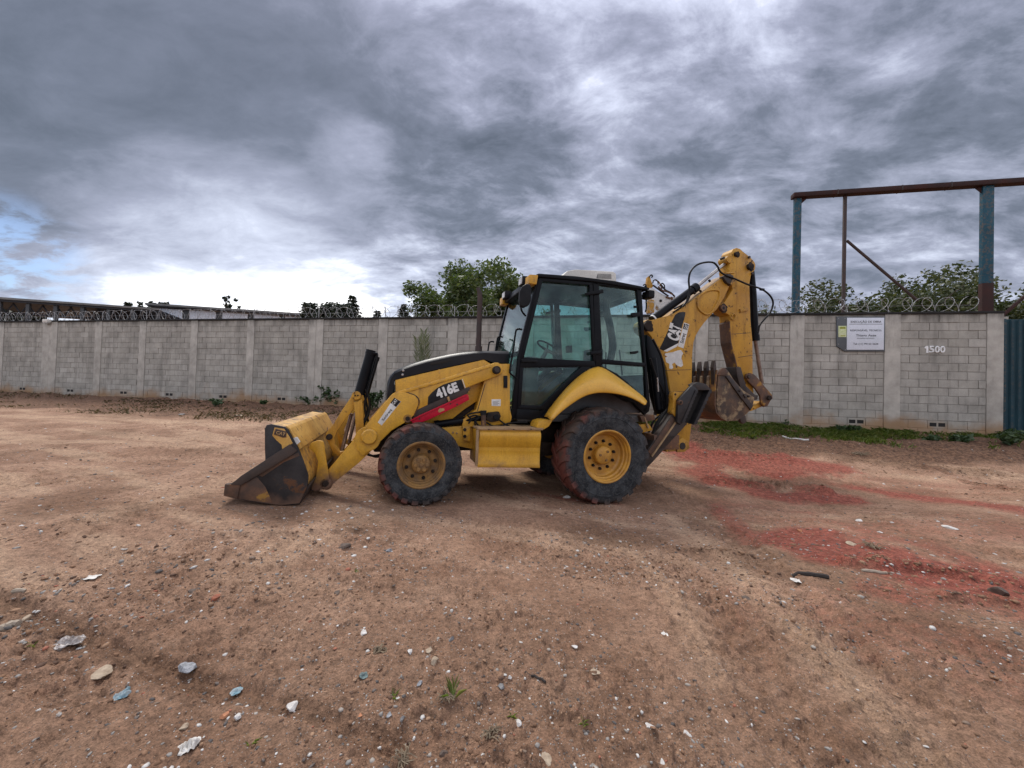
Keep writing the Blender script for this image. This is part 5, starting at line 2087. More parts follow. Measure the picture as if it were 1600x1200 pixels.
# box section along the top of the back
tb = prism('top_box', [(445.5, 667), (450.5, 671), (459.5, 687.5), (467.2, 702), (470.4, 700.6), (462.5, 686), (453, 669.6), (448, 665.6)], BV0 + 0.03, BV1 - 0.03, 'yellow_bucket', bk, 0.003)
prism('torn_label', [(458.4, 684), (464.8, 682.5), (469.6, 690), (464.6, 695)], BV0 + 0.06, BV0 + 0.02, 'white_torn', tb, 0.0)
# hinge brackets on the bucket back
hinge_px = [(482, 700), (486, 692), (497, 688), (505, 689.5), (506.5, 698), (510, 722), (514.7, 748), (512, 760), (502, 763), (492, 768), (486, 764), (494, 745), (497, 722), (492, 708)]
for v in (0.31, 0.53):
    for mm in (False, True):
        prism('hinge_plate', hinge_px, v, v + 0.028, 'yellow', bk, 0.006, mirror=mm)
# ---- tilt linkage, between the arms on both sides
LV = 0.60
for mm in (False, True):
    l1 = prism('tilt_lever', [(550, 616), (556.5, 610), (563, 613), (564.5, 621), (558, 632), (540, 655), (528, 672), (522.5, 684), (524, 695), (531, 706), (545, 703), (549, 708), (534, 716), (521, 708), (512, 690), (508, 683), (510, 676), (520, 664), (535, 640), (548, 621)], LV, LV + 0.06, 'yellow_hoe', BH, 0.008, mirror=mm)
    if not mm:
        pin('lever_pin', (556.8, 618), LV - 0.05, LV + 0.05, 0.052, 'yellow_hoe', l1, 24)
        for q in ((554.8, 618), (559, 618)):
            pin('pin_bolt', q, LV - 0.058, LV - 0.045, 0.010, 'grime', l1, 8, 0.002)
        pin('bucket_link_pin', (514, 683), LV - 0.03, LV + 0.02, 0.036, 'grime', l1, 20)
    prism('tilt_link', [(552, 625), (558, 628), (565, 624), (566.5, 632), (568.5, 668), (562, 684), (556, 681), (555, 650)], LV - 0.045, LV - 0.006, 'yellow_hoe', BH, 0.006, mirror=mm)
    f = (lambda p: Vector((p.x, mir(p.y), p.z))) if mm else (lambda p: p)
    CVv = LV + 0.02
    a, b = EL(561.5, 616, CVv), EL(580.2, 550, CVv)
    rm = tube('tilt_ram', [f(a), f(b)], 0.062, 'black', BH, 20)
    tube('ram_cap', [f(a.lerp(b, 0.93)), f(b + (b - a).normalized() * 0.02)], 0.067, 'black', rm, 20)
    if not mm:
        tube('ram_pipe', spline([EL(585, 552, CVv - 0.05), EL(589.5, 554, CVv - 0.05), EL(586, 572, CVv - 0.05), EL(578, 598, CVv - 0.05), EL(574, 614, CVv - 0.05)], 5), 0.012, 'hose', rm, 8)
        bm = bmesh.new()
        add_tube(bm, [EL(580, 551, CVv - 0.04), EL(589, 553, CVv - 0.05)], 0.022, 8)
        from_bm('pipe_union', bm, 'black', rm)
    tube('tilt_rod', [f(EL(549, 646, LV + 0.1)), f(EL(534, 706, LV + 0.1))], 0.022, 'rusty_rod', BH, 12)
for k, path in enumerate(([(571, 608), (577, 625), (576, 646), (566, 668), (558, 690)], [(574, 612), (570, 632), (572, 650), (580, 664), (592, 672)], [(569, 615), (574, 640), (568, 660), (564, 676)], [(560, 700), (580, 712), (606, 706), (626, 696)], [(566, 704), (590, 714), (612, 700)])):
    tube('loader_hose', spline([EL(x, y, LV - 0.02 + 0.03 * k) for x, y in path], 6), 0.013, 'hose', BH, 8)

# ---- step box
SV = 0.12
st = prism('step_box', [(746, 673.5), (750.5, 670), (845, 672.5), (844, 700), (843, 729.5), (746, 727.5), (747, 699)], SV + 0.015, 0.62, 'yellow', BH, 0.008)
bm = bmesh.new()
# bent front sheet: bulge above a crease
rows = [(673.5, 0.012), (676.5, -0.012), (682, -0.016), (698, 0.008), (699.5, 0.020), (712, 0.008), (724, 0.0), (728.5, -0.012), (730, -0.002)]
vs = []
for yy, dv in rows:
    a = EL(750 - (yy - 670) * 0.07, yy, SV); b = EL(845 - (yy - 672) * 0.035, yy + 1.2, SV)
    vs.append([bm.verts.new((a.lerp(b, t).x, SV + dv, a.lerp(b, t).z)) for t in (0, 0.33, 0.66, 1)])
for i in range(len(vs) - 1):
    for j in range(3):
        bm.faces.new((vs[i][j], vs[i][j + 1], vs[i + 1][j + 1], vs[i + 1][j]))
from_bm('front_sheet', bm, 'yellow', st, 60)
tp = prism('step_plate', [(747, 668.2), (850, 669), (848, 672.4), (746, 671.2)], SV - 0.015, 0.60, 'step', st, 0.003)
for x in (764, 803, 830):
    pin('bolt', (x, 671), SV - 0.022, SV, 0.008, 'rust_dark', tp, 8, 0.001)
prism('end_flange', [(744.5, 672), (748.5, 670.5), (748, 700), (746.5, 729), (742.5, 728)], SV - 0.004, SV + 0.02, 'step', st, 0.003)
prism('step_box', [(746, 673.5), (845, 672.5), (843, 729.5), (746, 727.5)], SV + 0.015, 0.62, 'yellow', BH, 0.01, mirror=True)
# plate carrying the front of the rear wing down to the step
prism('wing_bracket', [(838, 668), (842, 659), (851, 656), (864, 656), (858, 666), (850, 671)], 0.14, 0.40, 'yellow', BH, 0.006)

# ---- cab
CV = 0.40
def c3(x, y):
    return (760 + x / 4.2857, 400 + y / 4.2857)
def cab_beam(name, pz, m='black', v0=CV, v1=CV + 0.06, parent=None, bev=0.008, both=True):
    px = [c3(*p) for p in pz]
    o = prism(name, px, v0, v1, m, parent or BH, bev)
    if both:
        prism(name, px, v0, v1, m, parent or BH, bev, mirror=True)
    return o
cab_beam('front_post', [(340, 150), (372, 160), (262, 620), (240, 690), (236, 740), (205, 1090), (165, 1090), (205, 760), (214, 660), (235, 560)])
cab_beam('rear_post', [(1008, 222), (1040, 222), (1060, 560), (1072, 720), (1098, 1000), (1090, 1040), (1062, 1065), (1040, 1040), (1074, 990), (1062, 760), (1050, 640)])
cab_beam('centre_post', [(716, 178), (752, 180), (778, 650), (772, 745), (733, 750), (727, 650)])
cab_beam('cab_sill', [(205, 1020), (400, 1040), (392, 1098), (165, 1090)], v1=CV + 0.10)
cab_beam('wing_rail', [(730, 742), (760, 735), (690, 790), (560, 900), (470, 1010), (425, 1095), (390, 1098), (372, 1010), (520, 880), (640, 790)], v1=CV + 0.08)
cab_beam('wing_rail', [(745, 735), (775, 735), (880, 790), (1000, 895), (1085, 990), (1075, 1045), (1040, 1040), (960, 960), (860, 830)], v1=CV + 0.08)
cab_beam('window_rail', [(775, 690), (1070, 716), (1072, 742), (775, 722)])
cab_beam('roof_rail', [(345, 128), (720, 160), (1044, 212), (1040, 236), (1000, 226), (720, 190), (360, 168)])
# back wall posts and rails, floor, dash
a, b = EL(*c3(1040, 225), CV), EL(*c3(1085, 1000), CV)
bm = bmesh.new()
add_box(bm, (a.x - 0.02, CV + 0.06, a.z - 0.10), (a.x + 0.03, mir(CV + 0.06), a.z - 0.02), 0.01)
add_box(bm, (b.x - 0.05, CV + 0.06, b.z), (b.x + 0.0, mir(CV + 0.06), b.z + 0.45), 0.01)
from_bm('rear_rail', bm, 'black', BH)
fl_a, fl_b = EL(*c3(210, 1060), CV), EL(*c3(1060, 1060), CV)
bm = bmesh.new()
add_box(bm, (fl_a.x + 0.02, CV + 0.07, fl_a.z - 0.10), (fl_b.x - 0.05, mir(CV + 0.07), fl_a.z), 0.01)
from_bm('cab_floor', bm, 'interior', BH)
# inner wheel boxes and seat base
for mm in (False, True):
    f = (lambda v: mir(v)) if mm else (lambda v: v)
    pz = [c3(*p) for p in [(430, 1060), (560, 920), (700, 800), (760, 760), (860, 800), (1040, 980), (1060, 1050)]]
    prism('wheel_box', pz, CV + 0.081, CV + 0.20, 'grey_dark', BH, 0.02, mirror=mm)
# roof
rz = [c3(*p) for p in [(335, 122), (352, 116), (600, 134), (860, 166), (1092, 212), (1092, 226), (1040, 222), (720, 172), (360, 140), (338, 138)]]
rf = prism('cab_roof', rz, CV - 0.03, mir(CV - 0.03), 'black', BH, 0.012)
fr_c = EL(*c3(300, 130), CV - 0.02)
# front visor corners with lamps
for mm in (False, True):
    f = (lambda v: mir(v)) if mm else (lambda v: v)
    prism('roof_corner', [c3(*p) for p in [(290, 122), (348, 126), (338, 190), (286, 184)]], CV - 0.04, CV + 0.14, 'yellow', rf, 0.012, mirror=mm)
    c = EL(*c3(255, 165), CV + 0.25)
    bm = bmesh.new()
    v_ = f(CV + 0.27)
    add_box(bm, (c.x - 0.05, v_ - 0.09, c.z - 0.07), (c.x + 0.06, v_ + 0.09, c.z + 0.05), 0.02)
    lm = from_bm('work_lamp', bm, 'black_plastic', rf)
    bm = bmesh.new()
    add_box(bm, (c.x - 0.058, v_ - 0.07, c.z - 0.055), (c.x - 0.047, v_ + 0.07, c.z + 0.035), 0.004)
    from_bm('lens', bm, 'lamp_glass', lm)
    c = EL(*c3(1082, 262), CV + 0.06)
    bm = bmesh.new()
    v_ = f(CV + 0.06)
    add_box(bm, (c.x - 0.05, v_ - 0.09, c.z - 0.06), (c.x + 0.06, v_ + 0.09, c.z + 0.06), 0.03)
    lm = from_bm('work_lamp', bm, 'black_plastic', rf)
    bm = bmesh.new()
    add_box(bm, (c.x + 0.055, v_ - 0.07, c.z - 0.045), (c.x + 0.066, v_ + 0.07, c.z + 0.045), 0.004)
    from_bm('lens', bm, 'lamp_glass', lm)
    bm = bmesh.new()
    add_tube(bm, [(c.x - 0.02, v_, c.z + 0.04), (c.x - 0.05, v_, c.z + 0.14)], 0.018, 8)
    add_tube(bm, [(c.x - 0.03, v_ + 0.05, c.z + 0.02), (c.x - 0.12, v_ + 0.02, c.z - 0.03)], 0.012, 8)
    from_bm('lamp_stalk', bm, 'black_plastic', lm)
bm = bmesh.new()
add_box(bm, (fr_c.x + 0.005, CV + 0.10, fr_c.z - 0.10), (fr_c.x + 0.14, mir(CV + 0.10), fr_c.z - 0.01), 0.02)
from_bm('roof_visor', bm, 'black', rf)
# air conditioner on the roof
AC = 0.72
acz = [c3(*p) for p in [(508, 150), (512, 128), (545, 98), (600, 90), (720, 96), (850, 104), (868, 118), (872, 190), (508, 160)]]
ac = prism('air_conditioner', acz, AC, AC + 0.75, 'cream', BH, 0.03, 50, False, 3)
prism('air_intake', [c3(*p) for p in [(745, 118), (836, 121), (838, 152), (738, 148)]], AC - 0.004, AC + 0.02, 'grey_dark', ac, 0.003)
for k in range(4):
    prism('intake_slat', [c3(745, 122 + k * 7), c3(836, 125 + k * 7), c3(836, 127.5 + k * 7), c3(745, 124.5 + k * 7)], AC - 0.008, AC + 0.0, 'cream', ac, 0)
# glass: windscreen across the front, door glass, rear side glass, back window
GV = CV + 0.03
w0, w1 = EL(*c3(338, 175), CV + 0.02), EL(*c3(222, 640), CV + 0.02)
w2 = EL(*c3(180, 1000), CV + 0.02)
bm = bmesh.new()
add_prism(bm, [Vector((w0.x, CV + 0.05, w0.z)), Vector((w1.x, CV + 0.05, w1.z)), Vector((w1.x, mir(CV + 0.05), w1.z)), Vector((w0.x, mir(CV + 0.05), w0.z))], Vector((0.008, 0, 0.002)))
from_bm('windscreen', bm, 'glass_wind', BH, None)
for s_ in (CV + 0.62, mir(CV + 0.62)):
    pass
bm = bmesh.new()
add_box(bm, (w1.x - 0.02, CV + 0.05, w1.z - 0.05), (w1.x + 0.03, mir(CV + 0.05), w1.z + 0.01), 0.01)
from_bm('windscreen_rail', bm, 'black', BH)
tube('wiper', [EL(*c3(205, 640), VC - 0.2) + Vector((-0.03, 0, 0)), EL(*c3(270, 420), VC - 0.1) + Vector((-0.04, 0, 0))], 0.01, 'black', BH, 6)
for mm in (False, True):
    f = (lambda v: mir(v)) if mm else (lambda v: v)
    # door: frame bars, panes, handle
    V0 = CV - 0.012
    def dp(name, pz, v0, v1, m, par, bev=0.006):
        return prism(name, [c3(*p) for p in pz], v0, v1, m, par, bev, mirror=mm)
    door = dp('cab_door', [(235, 678), (725, 704), (733, 742), (640, 742), (225, 748)], V0, CV + 0.035, 'black', BH)
    dp('door_frame', [(352, 150), (378, 166), (262, 640), (250, 690), (228, 690), (244, 630)], V0, CV + 0.03, 'black', door)
    dp('door_frame', [(352, 150), (704, 178), (704, 196), (372, 170)], V0, CV + 0.03, 'black', door)
    dp('door_frame', [(690, 190), (712, 190), (730, 702), (716, 704)], V0, CV + 0.03, 'black', door)
    dp('door_frame', [(225, 745), (250, 745), (232, 1006), (208, 1020)], V0, CV + 0.03, 'black', door)
    dp('door_frame', [(232, 996), (374, 1002), (390, 1030), (206, 1022)], V0, CV + 0.03, 'black', door)
    dp('door_frame', [(634, 742), (700, 742), (398, 1040), (368, 1004)], V0, CV + 0.03, 'black', door)
    dp('window', [(372, 168), (700, 192), (718, 704), (250, 684)], GV, GV + 0.006, 'glass', door, 0)
    dp('window', [(246, 748), (640, 744), (372, 1004), (232, 1000)], GV, GV + 0.006, 'glass', door, 0)
    h = dp('door_handle', [(236, 692), (344, 697), (344, 714), (236, 712)], V0 - 0.04, V0 - 0.004, 'black_plastic', door, 0.008)
    dp('hinge', [(700, 640), (775, 632), (775, 656), (700, 662)], V0 - 0.02, V0 + 0.002, 'black', door, 0.006)
    dp('hinge', [(664, 244), (784, 222), (786, 248), (668, 264)], V0 - 0.02, V0 + 0.002, 'black', door, 0.008)
    qv = dp('quarter_window', [(752, 185), (1010, 226), (1070, 716), (778, 692)], GV, GV + 0.006, 'glass', BH, 0)
    dp('window_catch', [(975, 380), (1030, 376), (1030, 402), (990, 410), (975, 400)], V0 - 0.02, V0 + 0.02, 'black_plastic', qv, 0.005)
    dp('window_catch', [(990, 332), (1010, 332), (1012, 346), (992, 348)], V0 - 0.005, V0 + 0.02, 'black_plastic', qv, 0.004)
    dp('window_catch', [(968, 640), (1018, 634), (1020, 646), (1000, 656), (972, 654)], V0 - 0.02, V0 + 0.02, 'black_plastic', qv, 0.004)
    dp('lower_window', [(775, 722), (1070, 740), (1078, 985), (1000, 895), (880, 790), (776, 736)], GV, GV + 0.006, 'glass', BH, 0)
    dp('front_pane', [(150, 640), (216, 650), (204, 770), (166, 1080), (140, 950)], GV, GV + 0.006, 'glass', BH, 0)
    # grab rail
    path = spline([EL(*c3(x, y), CV - 0.03) for x, y in ((238, 492), (212, 490), (196, 510), (178, 640), (158, 760), (165, 790), (205, 822))], 5)
    if mm:
        path = [Vector((p.x, mir(p.y), p.z)) for p in path]
    tube('grab_rail', path, 0.013, 'black', BH, 8)
tube('grab_rail', spline([EL(*c3(x, y), VC + 0.2) for x, y in ((112, 544), (86, 540), (74, 556), (64, 620))], 5), 0.013, 'black', BH, 8)
# mirror
mc = EL(*c3(258, 262), CV - 0.12)
mr = prism('mirror', [c3(*p) for p in [(222, 300), (226, 232), (242, 200), (270, 184), (296, 190), (304, 215), (300, 300), (284, 332), (250, 346), (228, 332)]], CV - 0.16, CV - 0.10, 'black_plastic', BH, 0.018, 50, False, 3)
tube('mirror_arm', spline([EL(*c3(228, 330), CV - 0.12), EL(*c3(238, 370), CV - 0.08), EL(*c3(262, 400), CV - 0.01)], 5), 0.012, 'black', mr, 8)
# seat, wheel, console inside
sc = EL(*c3(690, 640), VC)
seat_u = EL(*c3(690, 640), VC).x
fz = fl_a.z
bm = bmesh.new()
add_box(bm, (seat_u - 0.42, VC - 0.26, fz + 0.42), (seat_u + 0.06, VC + 0.26, fz + 0.55), 0.05)
seat = from_bm('seat', bm, 'seat', BH, 50)
bm = bmesh.new()
add_box(bm, (seat_u + 0.0, VC - 0.24, fz + 0.50), (seat_u + 0.13, VC + 0.24, fz + 1.02), 0.06)
from_bm('backrest', bm, 'seat', seat, 50)
bm = bmesh.new()
add_box(bm, (seat_u - 0.36, VC - 0.2, fz), (seat_u + 0.04, VC + 0.2, fz + 0.42), 0.04)
from_bm('seat_base', bm, 'grey_dark', seat, 50)
swc = EL(*c3(415, 615), VC)
bm = bmesh.new()
N1 = 26
ax = Vector((0.5, 0, 0.86)).normalized(); e1 = Vector((0, 1, 0)); e2 = ax.cross(e1)
ring = [swc + (e1 * cos(2 * pi * k / N1) + e2 * sin(2 * pi * k / N1)) * 0.19 for k in range(N1)]
add_tube(bm, ring + [ring[0]], 0.014, 8, False)
for k in (2, 11, 19):
    add_tube(bm, [swc - ax * 0.03, ring[k]], 0.011, 6)
sw = from_bm('steering_wheel', bm, 'black_plastic', BH, 50)
tube('steering_column', [swc - ax * 0.03, swc - ax * 0.35 + Vector((-0.1, 0, -0.2)), Vector((swc.x - 0.28, VC, fz))], [0.03, 0.05, 0.07], 'grey_dark', sw, 12)
bm = bmesh.new()
add_box(bm, (swc.x - 0.48, VC - 0.32, fz), (swc.x - 0.26, VC + 0.32, EL(*c3(300, 640), VC).z - 0.1), 0.05)
from_bm('dash', bm, 'grey_dark', BH, 50)
bm = bmesh.new()
add_box(bm, (seat_u - 0.2, mir(CV + 0.25), fz + 0.2), (seat_u + 0.35, mir(CV + 0.10), fz + 0.72), 0.04)
con = from_bm('side_console', bm, 'grey_dark', BH, 50)
for k in range(2):
    tube('lever', [(seat_u + 0.45 + 0.0 * k, VC - 0.25 + 0.5 * k, fz + 0.6), (seat_u + 0.42, VC - 0.2 + 0.4 * k, fz + 1.0)], 0.012, 'black', BH, 6)
prism('window_box', [c3(*p) for p in [(540, 600), (575, 600), (575, 646), (540, 646)]], mir(CV + 0.12), mir(CV + 0.06), 'black_plastic', BH, 0.004)
# dark curved control tower behind the seat
tube('cab_duct', spline([EL(*c3(x, y), VC - 0.1) for x, y in ((830, 220), (800, 330), (830, 480), (845, 600), (830, 700))], 5), 0.06, 'black', BH, 10)

# ---- rear wings
def wing(mm):
    topc = [(375, 1085), (450, 978), (550, 862), (640, 782), (700, 750), (740, 739), (780, 741), (870, 800), (1000, 900), (1070, 960), (1080, 985)]
    crease = [(418, 1092), (478, 1005), (560, 918), (640, 872), (700, 858), (750, 850), (800, 852), (880, 872), (985, 918), (1060, 972), (1072, 990)]
    low = [(446, 1104), (496, 1052), (572, 995), (648, 945), (706, 926), (752, 918), (800, 918), (880, 924), (975, 950), (1044, 990), (1060, 1000)]
    A = [EL(*c3(*p), CV - 0.005) for p in topc]
    B = [EL(*c3(*p), 0.03) for p in crease]
    Cc = [EL(*c3(*p), 0.012) for p in low]
    bm = bmesh.new()
    rows = []
    for a, b, c in zip(A, B, Cc):
        m1 = a.lerp(b, 0.5) + Vector((0, 0, 0.035))
        m2 = a.lerp(b, 0.88) + Vector((0, -0.004, 0.016))
        m3 = b.lerp(c, 0.25) + Vector((0, -0.010, 0))
        cin = c + Vector((0, 0.03, 0.004))
        ain = Vector((c.x, CV - 0.02, c.z + 0.02))
        rows.append([a, m1, m2, m3, c, cin])
    if mm:
        rows = [[Vector((p.x, mir(p.y), p.z)) for p in r] for r in rows]
    V_ = [[bm.verts.new(p) for p in r] for r in rows]
    for i in range(len(V_) - 1):
        for j in range(5):
            bm.faces.new((V_[i][j], V_[i + 1][j], V_[i + 1][j + 1], V_[i][j + 1]))
    w = from_bm('rear_wing', bm, 'yellow_light', BH, 40)
    md = w.modifiers.new('s', 'SUBSURF'); md.levels = 2; md.render_levels = 2
    md = w.modifiers.new('t', 'SOLIDIFY'); md.thickness = 0.008; md.offset = -1
    # dark liner under it
    bm = bmesh.new()
    V_ = []
    for a, b, c in zip(A, B, Cc):
        r = [Vector((c.x, 0.05, c.z + 0.005)), Vector((c.x, 0.30, c.z + 0.03)), Vector((c.x, 0.60, c.z + 0.03))]
        if mm:
            r = [Vector((p.x, mir(p.y), p.z)) for p in r]
        V_.append([bm.verts.new(p) for p in r])
    for i in range(len(V_) - 1):
        for j in range(2):
            bm.faces.new((V_[i][j], V_[i + 1][j], V_[i + 1][j + 1], V_[i][j + 1]))
    from_bm('wing_liner', bm, 'black', w, 40)
wing(False); wing(True)

# ---- rear frame between the cab and the boom
bm = bmesh.new()
q = EL(1022, 690, 0.75)
add_box(bm, (q.x - 0.35, 0.30, q.z - 0.06), (q.x + 0.10, mir(0.30), q.z + 0.16), 0.02)
from_bm('rear_crossmember', bm, 'rust', BH)
prism('rear_beam', [(1000, 650), (1022, 648), (1024, 656), (1004, 660)], 0.40, mir(0.40), 'rust', BH, 0.004)
prism('rear_beam', [(996, 664), (1014, 662), (1020, 672), (1004, 676)], 0.42, mir(0.42), 'yellow_hoe', BH, 0.004)
tube('brace_rod', [EL(1007, 652, 0.40), EL(1013, 669, 0.40)], 0.012, 'step', BH, 8)
# curved black swing tower behind the cab
for v in (VC - 0.42, VC + 0.30):
    prism('swing_tower', [(1011, 522), (1017, 527), (1028, 545), (1036, 565), (1042, 590), (1047, 618), (1048, 642), (1030, 648), (1022, 620), (1018, 580), (1011, 545)], v, v + 0.12, 'black', BH, 0.02)
tube('swing_ram', [EL(1030, 640, 0.62), EL(1020, 560, 0.70)], 0.06, 'black', BH, 16)
tube('swing_rod', [EL(1028.5, 612, 0.50), EL(1027, 590, 0.50)], 0.014, 'steel', BH, 10)
for k, path in enumerate(([(1042, 640), (1032, 655), (1022, 675), (1014, 694)], [(1048, 636), (1038, 660), (1026, 680), (1018, 690)], [(1036, 645), (1024, 664), (1016, 690)], [(1050, 630), (1042, 655), (1030, 668), (1020, 700)], [(1020, 530), (1034, 560), (1040, 600), (1042, 636)], [(1016, 560), (1026, 590), (1036, 610), (1044, 634)],
                          [(1046, 626), (1036, 650), (1030, 670), (1012, 684)], [(1044, 640), (1030, 650), (1020, 660), (1008, 690)])):
    tube('hydraulic_hose', spline([EL(x, y, 0.42 + 0.03 * k) for x, y in path], 6), 0.017, 'hose', BH, 8)

# ---- boom
BO0, BO1 = VC - 0.15, VC + 0.15
def z4(x, y):
    return (980 + x / 4.615, 370 + y / 4.615)
boom_px = [z4(*p) for p in [(118, 640), (125, 610), (150, 596), (180, 600), (330, 560), (430, 490), (560, 390), (690, 290), (730, 268), (765, 275), (775, 310), (740, 352), (700, 440), (650, 520), (600, 570), (555, 622), (520, 670), (495, 715), (480, 760), (472, 830), (470, 900), (466, 1080), (465, 1352), (450, 1480), (380, 1545), (285, 1552), (270, 1500), (315, 1140), (285, 950), (235, 820), (165, 705), (130, 675)]]
boom = prism('boom', boom_px, BO0, BO1, 'yellow_hoe', BH, 0.014)
pin('pivot_pin', (1013.5, 509), BO0 - 0.05, BO0 + 0.03, 0.075, 'grime', boom, 24)
pin('foot_pin', (1067, 697), BO0 - 0.04, BO0 + 0.02, 0.06, 'rust_dark', boom, 24)
prism('foot_lug', [(1058, 690), (1066, 684), (1076, 690), (1078, 700), (1070, 706), (1058, 707)], BO0 - 0.03, BO0, 'yellow_hoe', boom, 0.008)
ring_px = [z4(*p) for p in [(506, 480), (512, 445), (535, 415), (585, 388), (640, 384), (664, 398), (664, 440), (640, 495), (612, 540), (575, 560), (535, 540), (512, 512)]]
orp = [EL(a, b, BO0 - 0.006) for a, b in ring_px]
rg = tube('oval_rim', spline(orp + [orp[0]], 5), 0.017, 'yellow_hoe', boom, 8)
prism('pressed_oval', ring_px, BO0 - 0.003, BO0 + 0.004, 'yellow_hoe', boom, 0.008)
cen_ = sum((Vector((a, b)) for a, b in ring_px), Vector((0, 0))) / len(ring_px)
for (pa, pb) in (((1040, 578.5), (1080, 577.2)), ((1045, 612), (1080, 611))):
    prism('weld_seam', [pa, pb, (pb[0], pb[1] + 0.7), (pa[0], pa[1] + 0.7)], BO0 - 0.002, BO0 + 0.002, 'rust_dark', boom, 0)
prism('top_ridge', [z4(*p) for p in [(418, 497), (560, 384), (700, 278), (704, 284), (564, 392), (424, 502)]], BO0 + 0.02, BO1 - 0.02, 'step', boom, 0.004)
# decals on the boom
zb = lambda x, y: (1010 + x / 10.0, 470 + y / 10.0)
D0 = BO0 - 0.0022
dc = prism('brand_decal', [zb(*p) for p in [(205, 752), (300, 555), (400, 320), (452, 218), (505, 180), (575, 172), (612, 180), (605, 235), (560, 390), (545, 460), (500, 660), (270, 780)]], D0, BO0 + 0.002, 'black_sticker', boom, 0.0004)
prism('decal_edge', [zb(*p) for p in [(270, 782), (500, 662), (480, 715), (320, 798)]], D0 - 0.0006, BO0 + 0.002, 'white_sticker', boom, 0.0003)
text_px('CAT', zb(492, 640), zb(545, 402), 16.5, D0 - 0.0015, 'white_sticker', dc, 0.06)
prism('logo_wedge', [zb(*p) for p in [(438, 500), (530, 430), (484, 582)]], D0 - 0.0028, D0 - 0.0008, 'black_sticker', dc, 0)
prism('logo_wedge', [zb(*p) for p in [(454, 500), (526, 448), (490, 564)]], D0 - 0.0040, D0 - 0.002, 'white_sticker', dc, 0)
dc = prism('dealer_decal', [zb(*p) for p in [(588, 340), (670, 368), (580, 742), (492, 710)]], D0, BO0 + 0.002, 'white_sticker', boom, 0.0004)
prism('decal_patch', [zb(*p) for p in [(590, 352), (662, 376), (640, 460), (572, 436)]], D0 - 0.0012, D0 + 0.001, 'black_sticker', dc, 0.0003)
text_px('CAT', zb(636, 452), zb(652, 386), 4.8, D0 - 0.0025, 'white_sticker', dc, 0.03)
text_px('Sotreq', zb(576, 670), zb(610, 520), 5.4, D0 - 0.0018, 'print_black', dc, 0.02)
prism('torn_sticker', [zb(*p) for p in [(290, 825), (420, 800), (490, 775), (540, 768), (575, 820), (552, 860), (545, 910), (560, 930), (572, 1010), (540, 1035), (480, 1010), (440, 965), (400, 990), (420, 1040), (400, 1068), (356, 1055), (360, 985), (310, 960), (296, 890), (330, 870), (290, 850)]], D0, BO0 + 0.001, 'white_torn', boom, 0)
# boom ram on top of the boom
a, b = EL(1018, 500, VC - 0.03), EL(1086, 450, VC - 0.03)
e = EL(1141, 405, VC - 0.03)
rm = tube('boom_ram', [a, b], 0.066, 'black', BH, 20)
tube('ram_collar', [a.lerp(b, 0.93), a.lerp(b, 1.03)], 0.082, 'black', rm, 20)
tube('ram_rod', [b, e], 0.030, 'steel', rm, 14)
pin('rod_eye', (1140.5, 405), VC - 0.12, VC + 0.08, 0.07, 'yellow_hoe', rm, 20)
tube('ram_strap', [a.lerp(b, 0.02), a.lerp(b, 0.045)], 0.071, 'white_sticker', rm, 20)
# ---- stick
S0, S1 = VC - 0.115, VC + 0.115
stick_px = [z4(*p) for p in [(752, 110), (765, 88), (790, 79), (815, 86), (835, 105), (890, 148), (918, 180), (927, 205), (922, 235), (893, 278), (882, 340), (890, 600), (905, 760), (906, 960), (908, 1080), (915, 1150), (880, 1165), (840, 1090), (795, 930), (752, 760), (742, 620), (738, 565), (700, 545), (676, 520), (680, 490), (705, 470), (760, 380), (748, 310), (735, 240), (744, 180)]]
stick = prism('stick', stick_px, S0, S1, 'yellow_hoe', BH, 0.012)
pin('pivot_pin', z4(796, 122), S0 - 0.05, S0 + 0.02, 0.040, 'grime', stick)
pin('pivot_pin', z4(893, 212), S0 - 0.05, S0 + 0.02, 0.056, 'grime', stick)
pin('pivot_boss', z4(697, 513), S0 - 0.04, S0 + 0.02, 0.056, 'rust', stick, 22)
pin('pivot_hole', z4(697, 513), S0 - 0.044, S0 - 0.03, 0.026, 'hole_shade', stick, 18)
prism('stick_wear_face', [z4(*p) for p in [(742, 600), (750, 640), (762, 760), (803, 930), (848, 1090), (834, 1092), (789, 934), (746, 764), (736, 622)]], S0 + 0.004, S1 - 0.004, 'rust', stick, 0.001)
for pts_ in ([(815, 520), (872, 512), (876, 534), (820, 542)],):
    prism('lug', [z4(*p) for p in pts_], S0 - 0.025, S0 + 0.002, 'yellow_hoe', stick, 0.004)
for (pa, pb) in (((752, 700), (890, 690)), ((800, 868), (905, 852))):
    A_, B_ = z4(*pa), z4(*pb)
    prism('weld_seam', [A_, B_, (B_[0], B_[1] + 0.7), (A_[0], A_[1] + 0.7)], S0 - 0.002, S0 + 0.002, 'rust_dark', stick, 0)
# lifting hook
hk = [z4(*p) for p in [(752, 570), (772, 556), (782, 576), (770, 596), (752, 592), (748, 580)]]
tube('lifting_hook', spline([EL(x, y, S0 - 0.02) for x, y in hk], 4), 0.012, 'yellow_hoe', stick, 8)
for q in ((885, 145), (908, 262), (700, 150)):
    pin('grease_plug', z4(*q), S0 - 0.03, S0 + 0.05, 0.024, 'rust_dark', stick, 10)
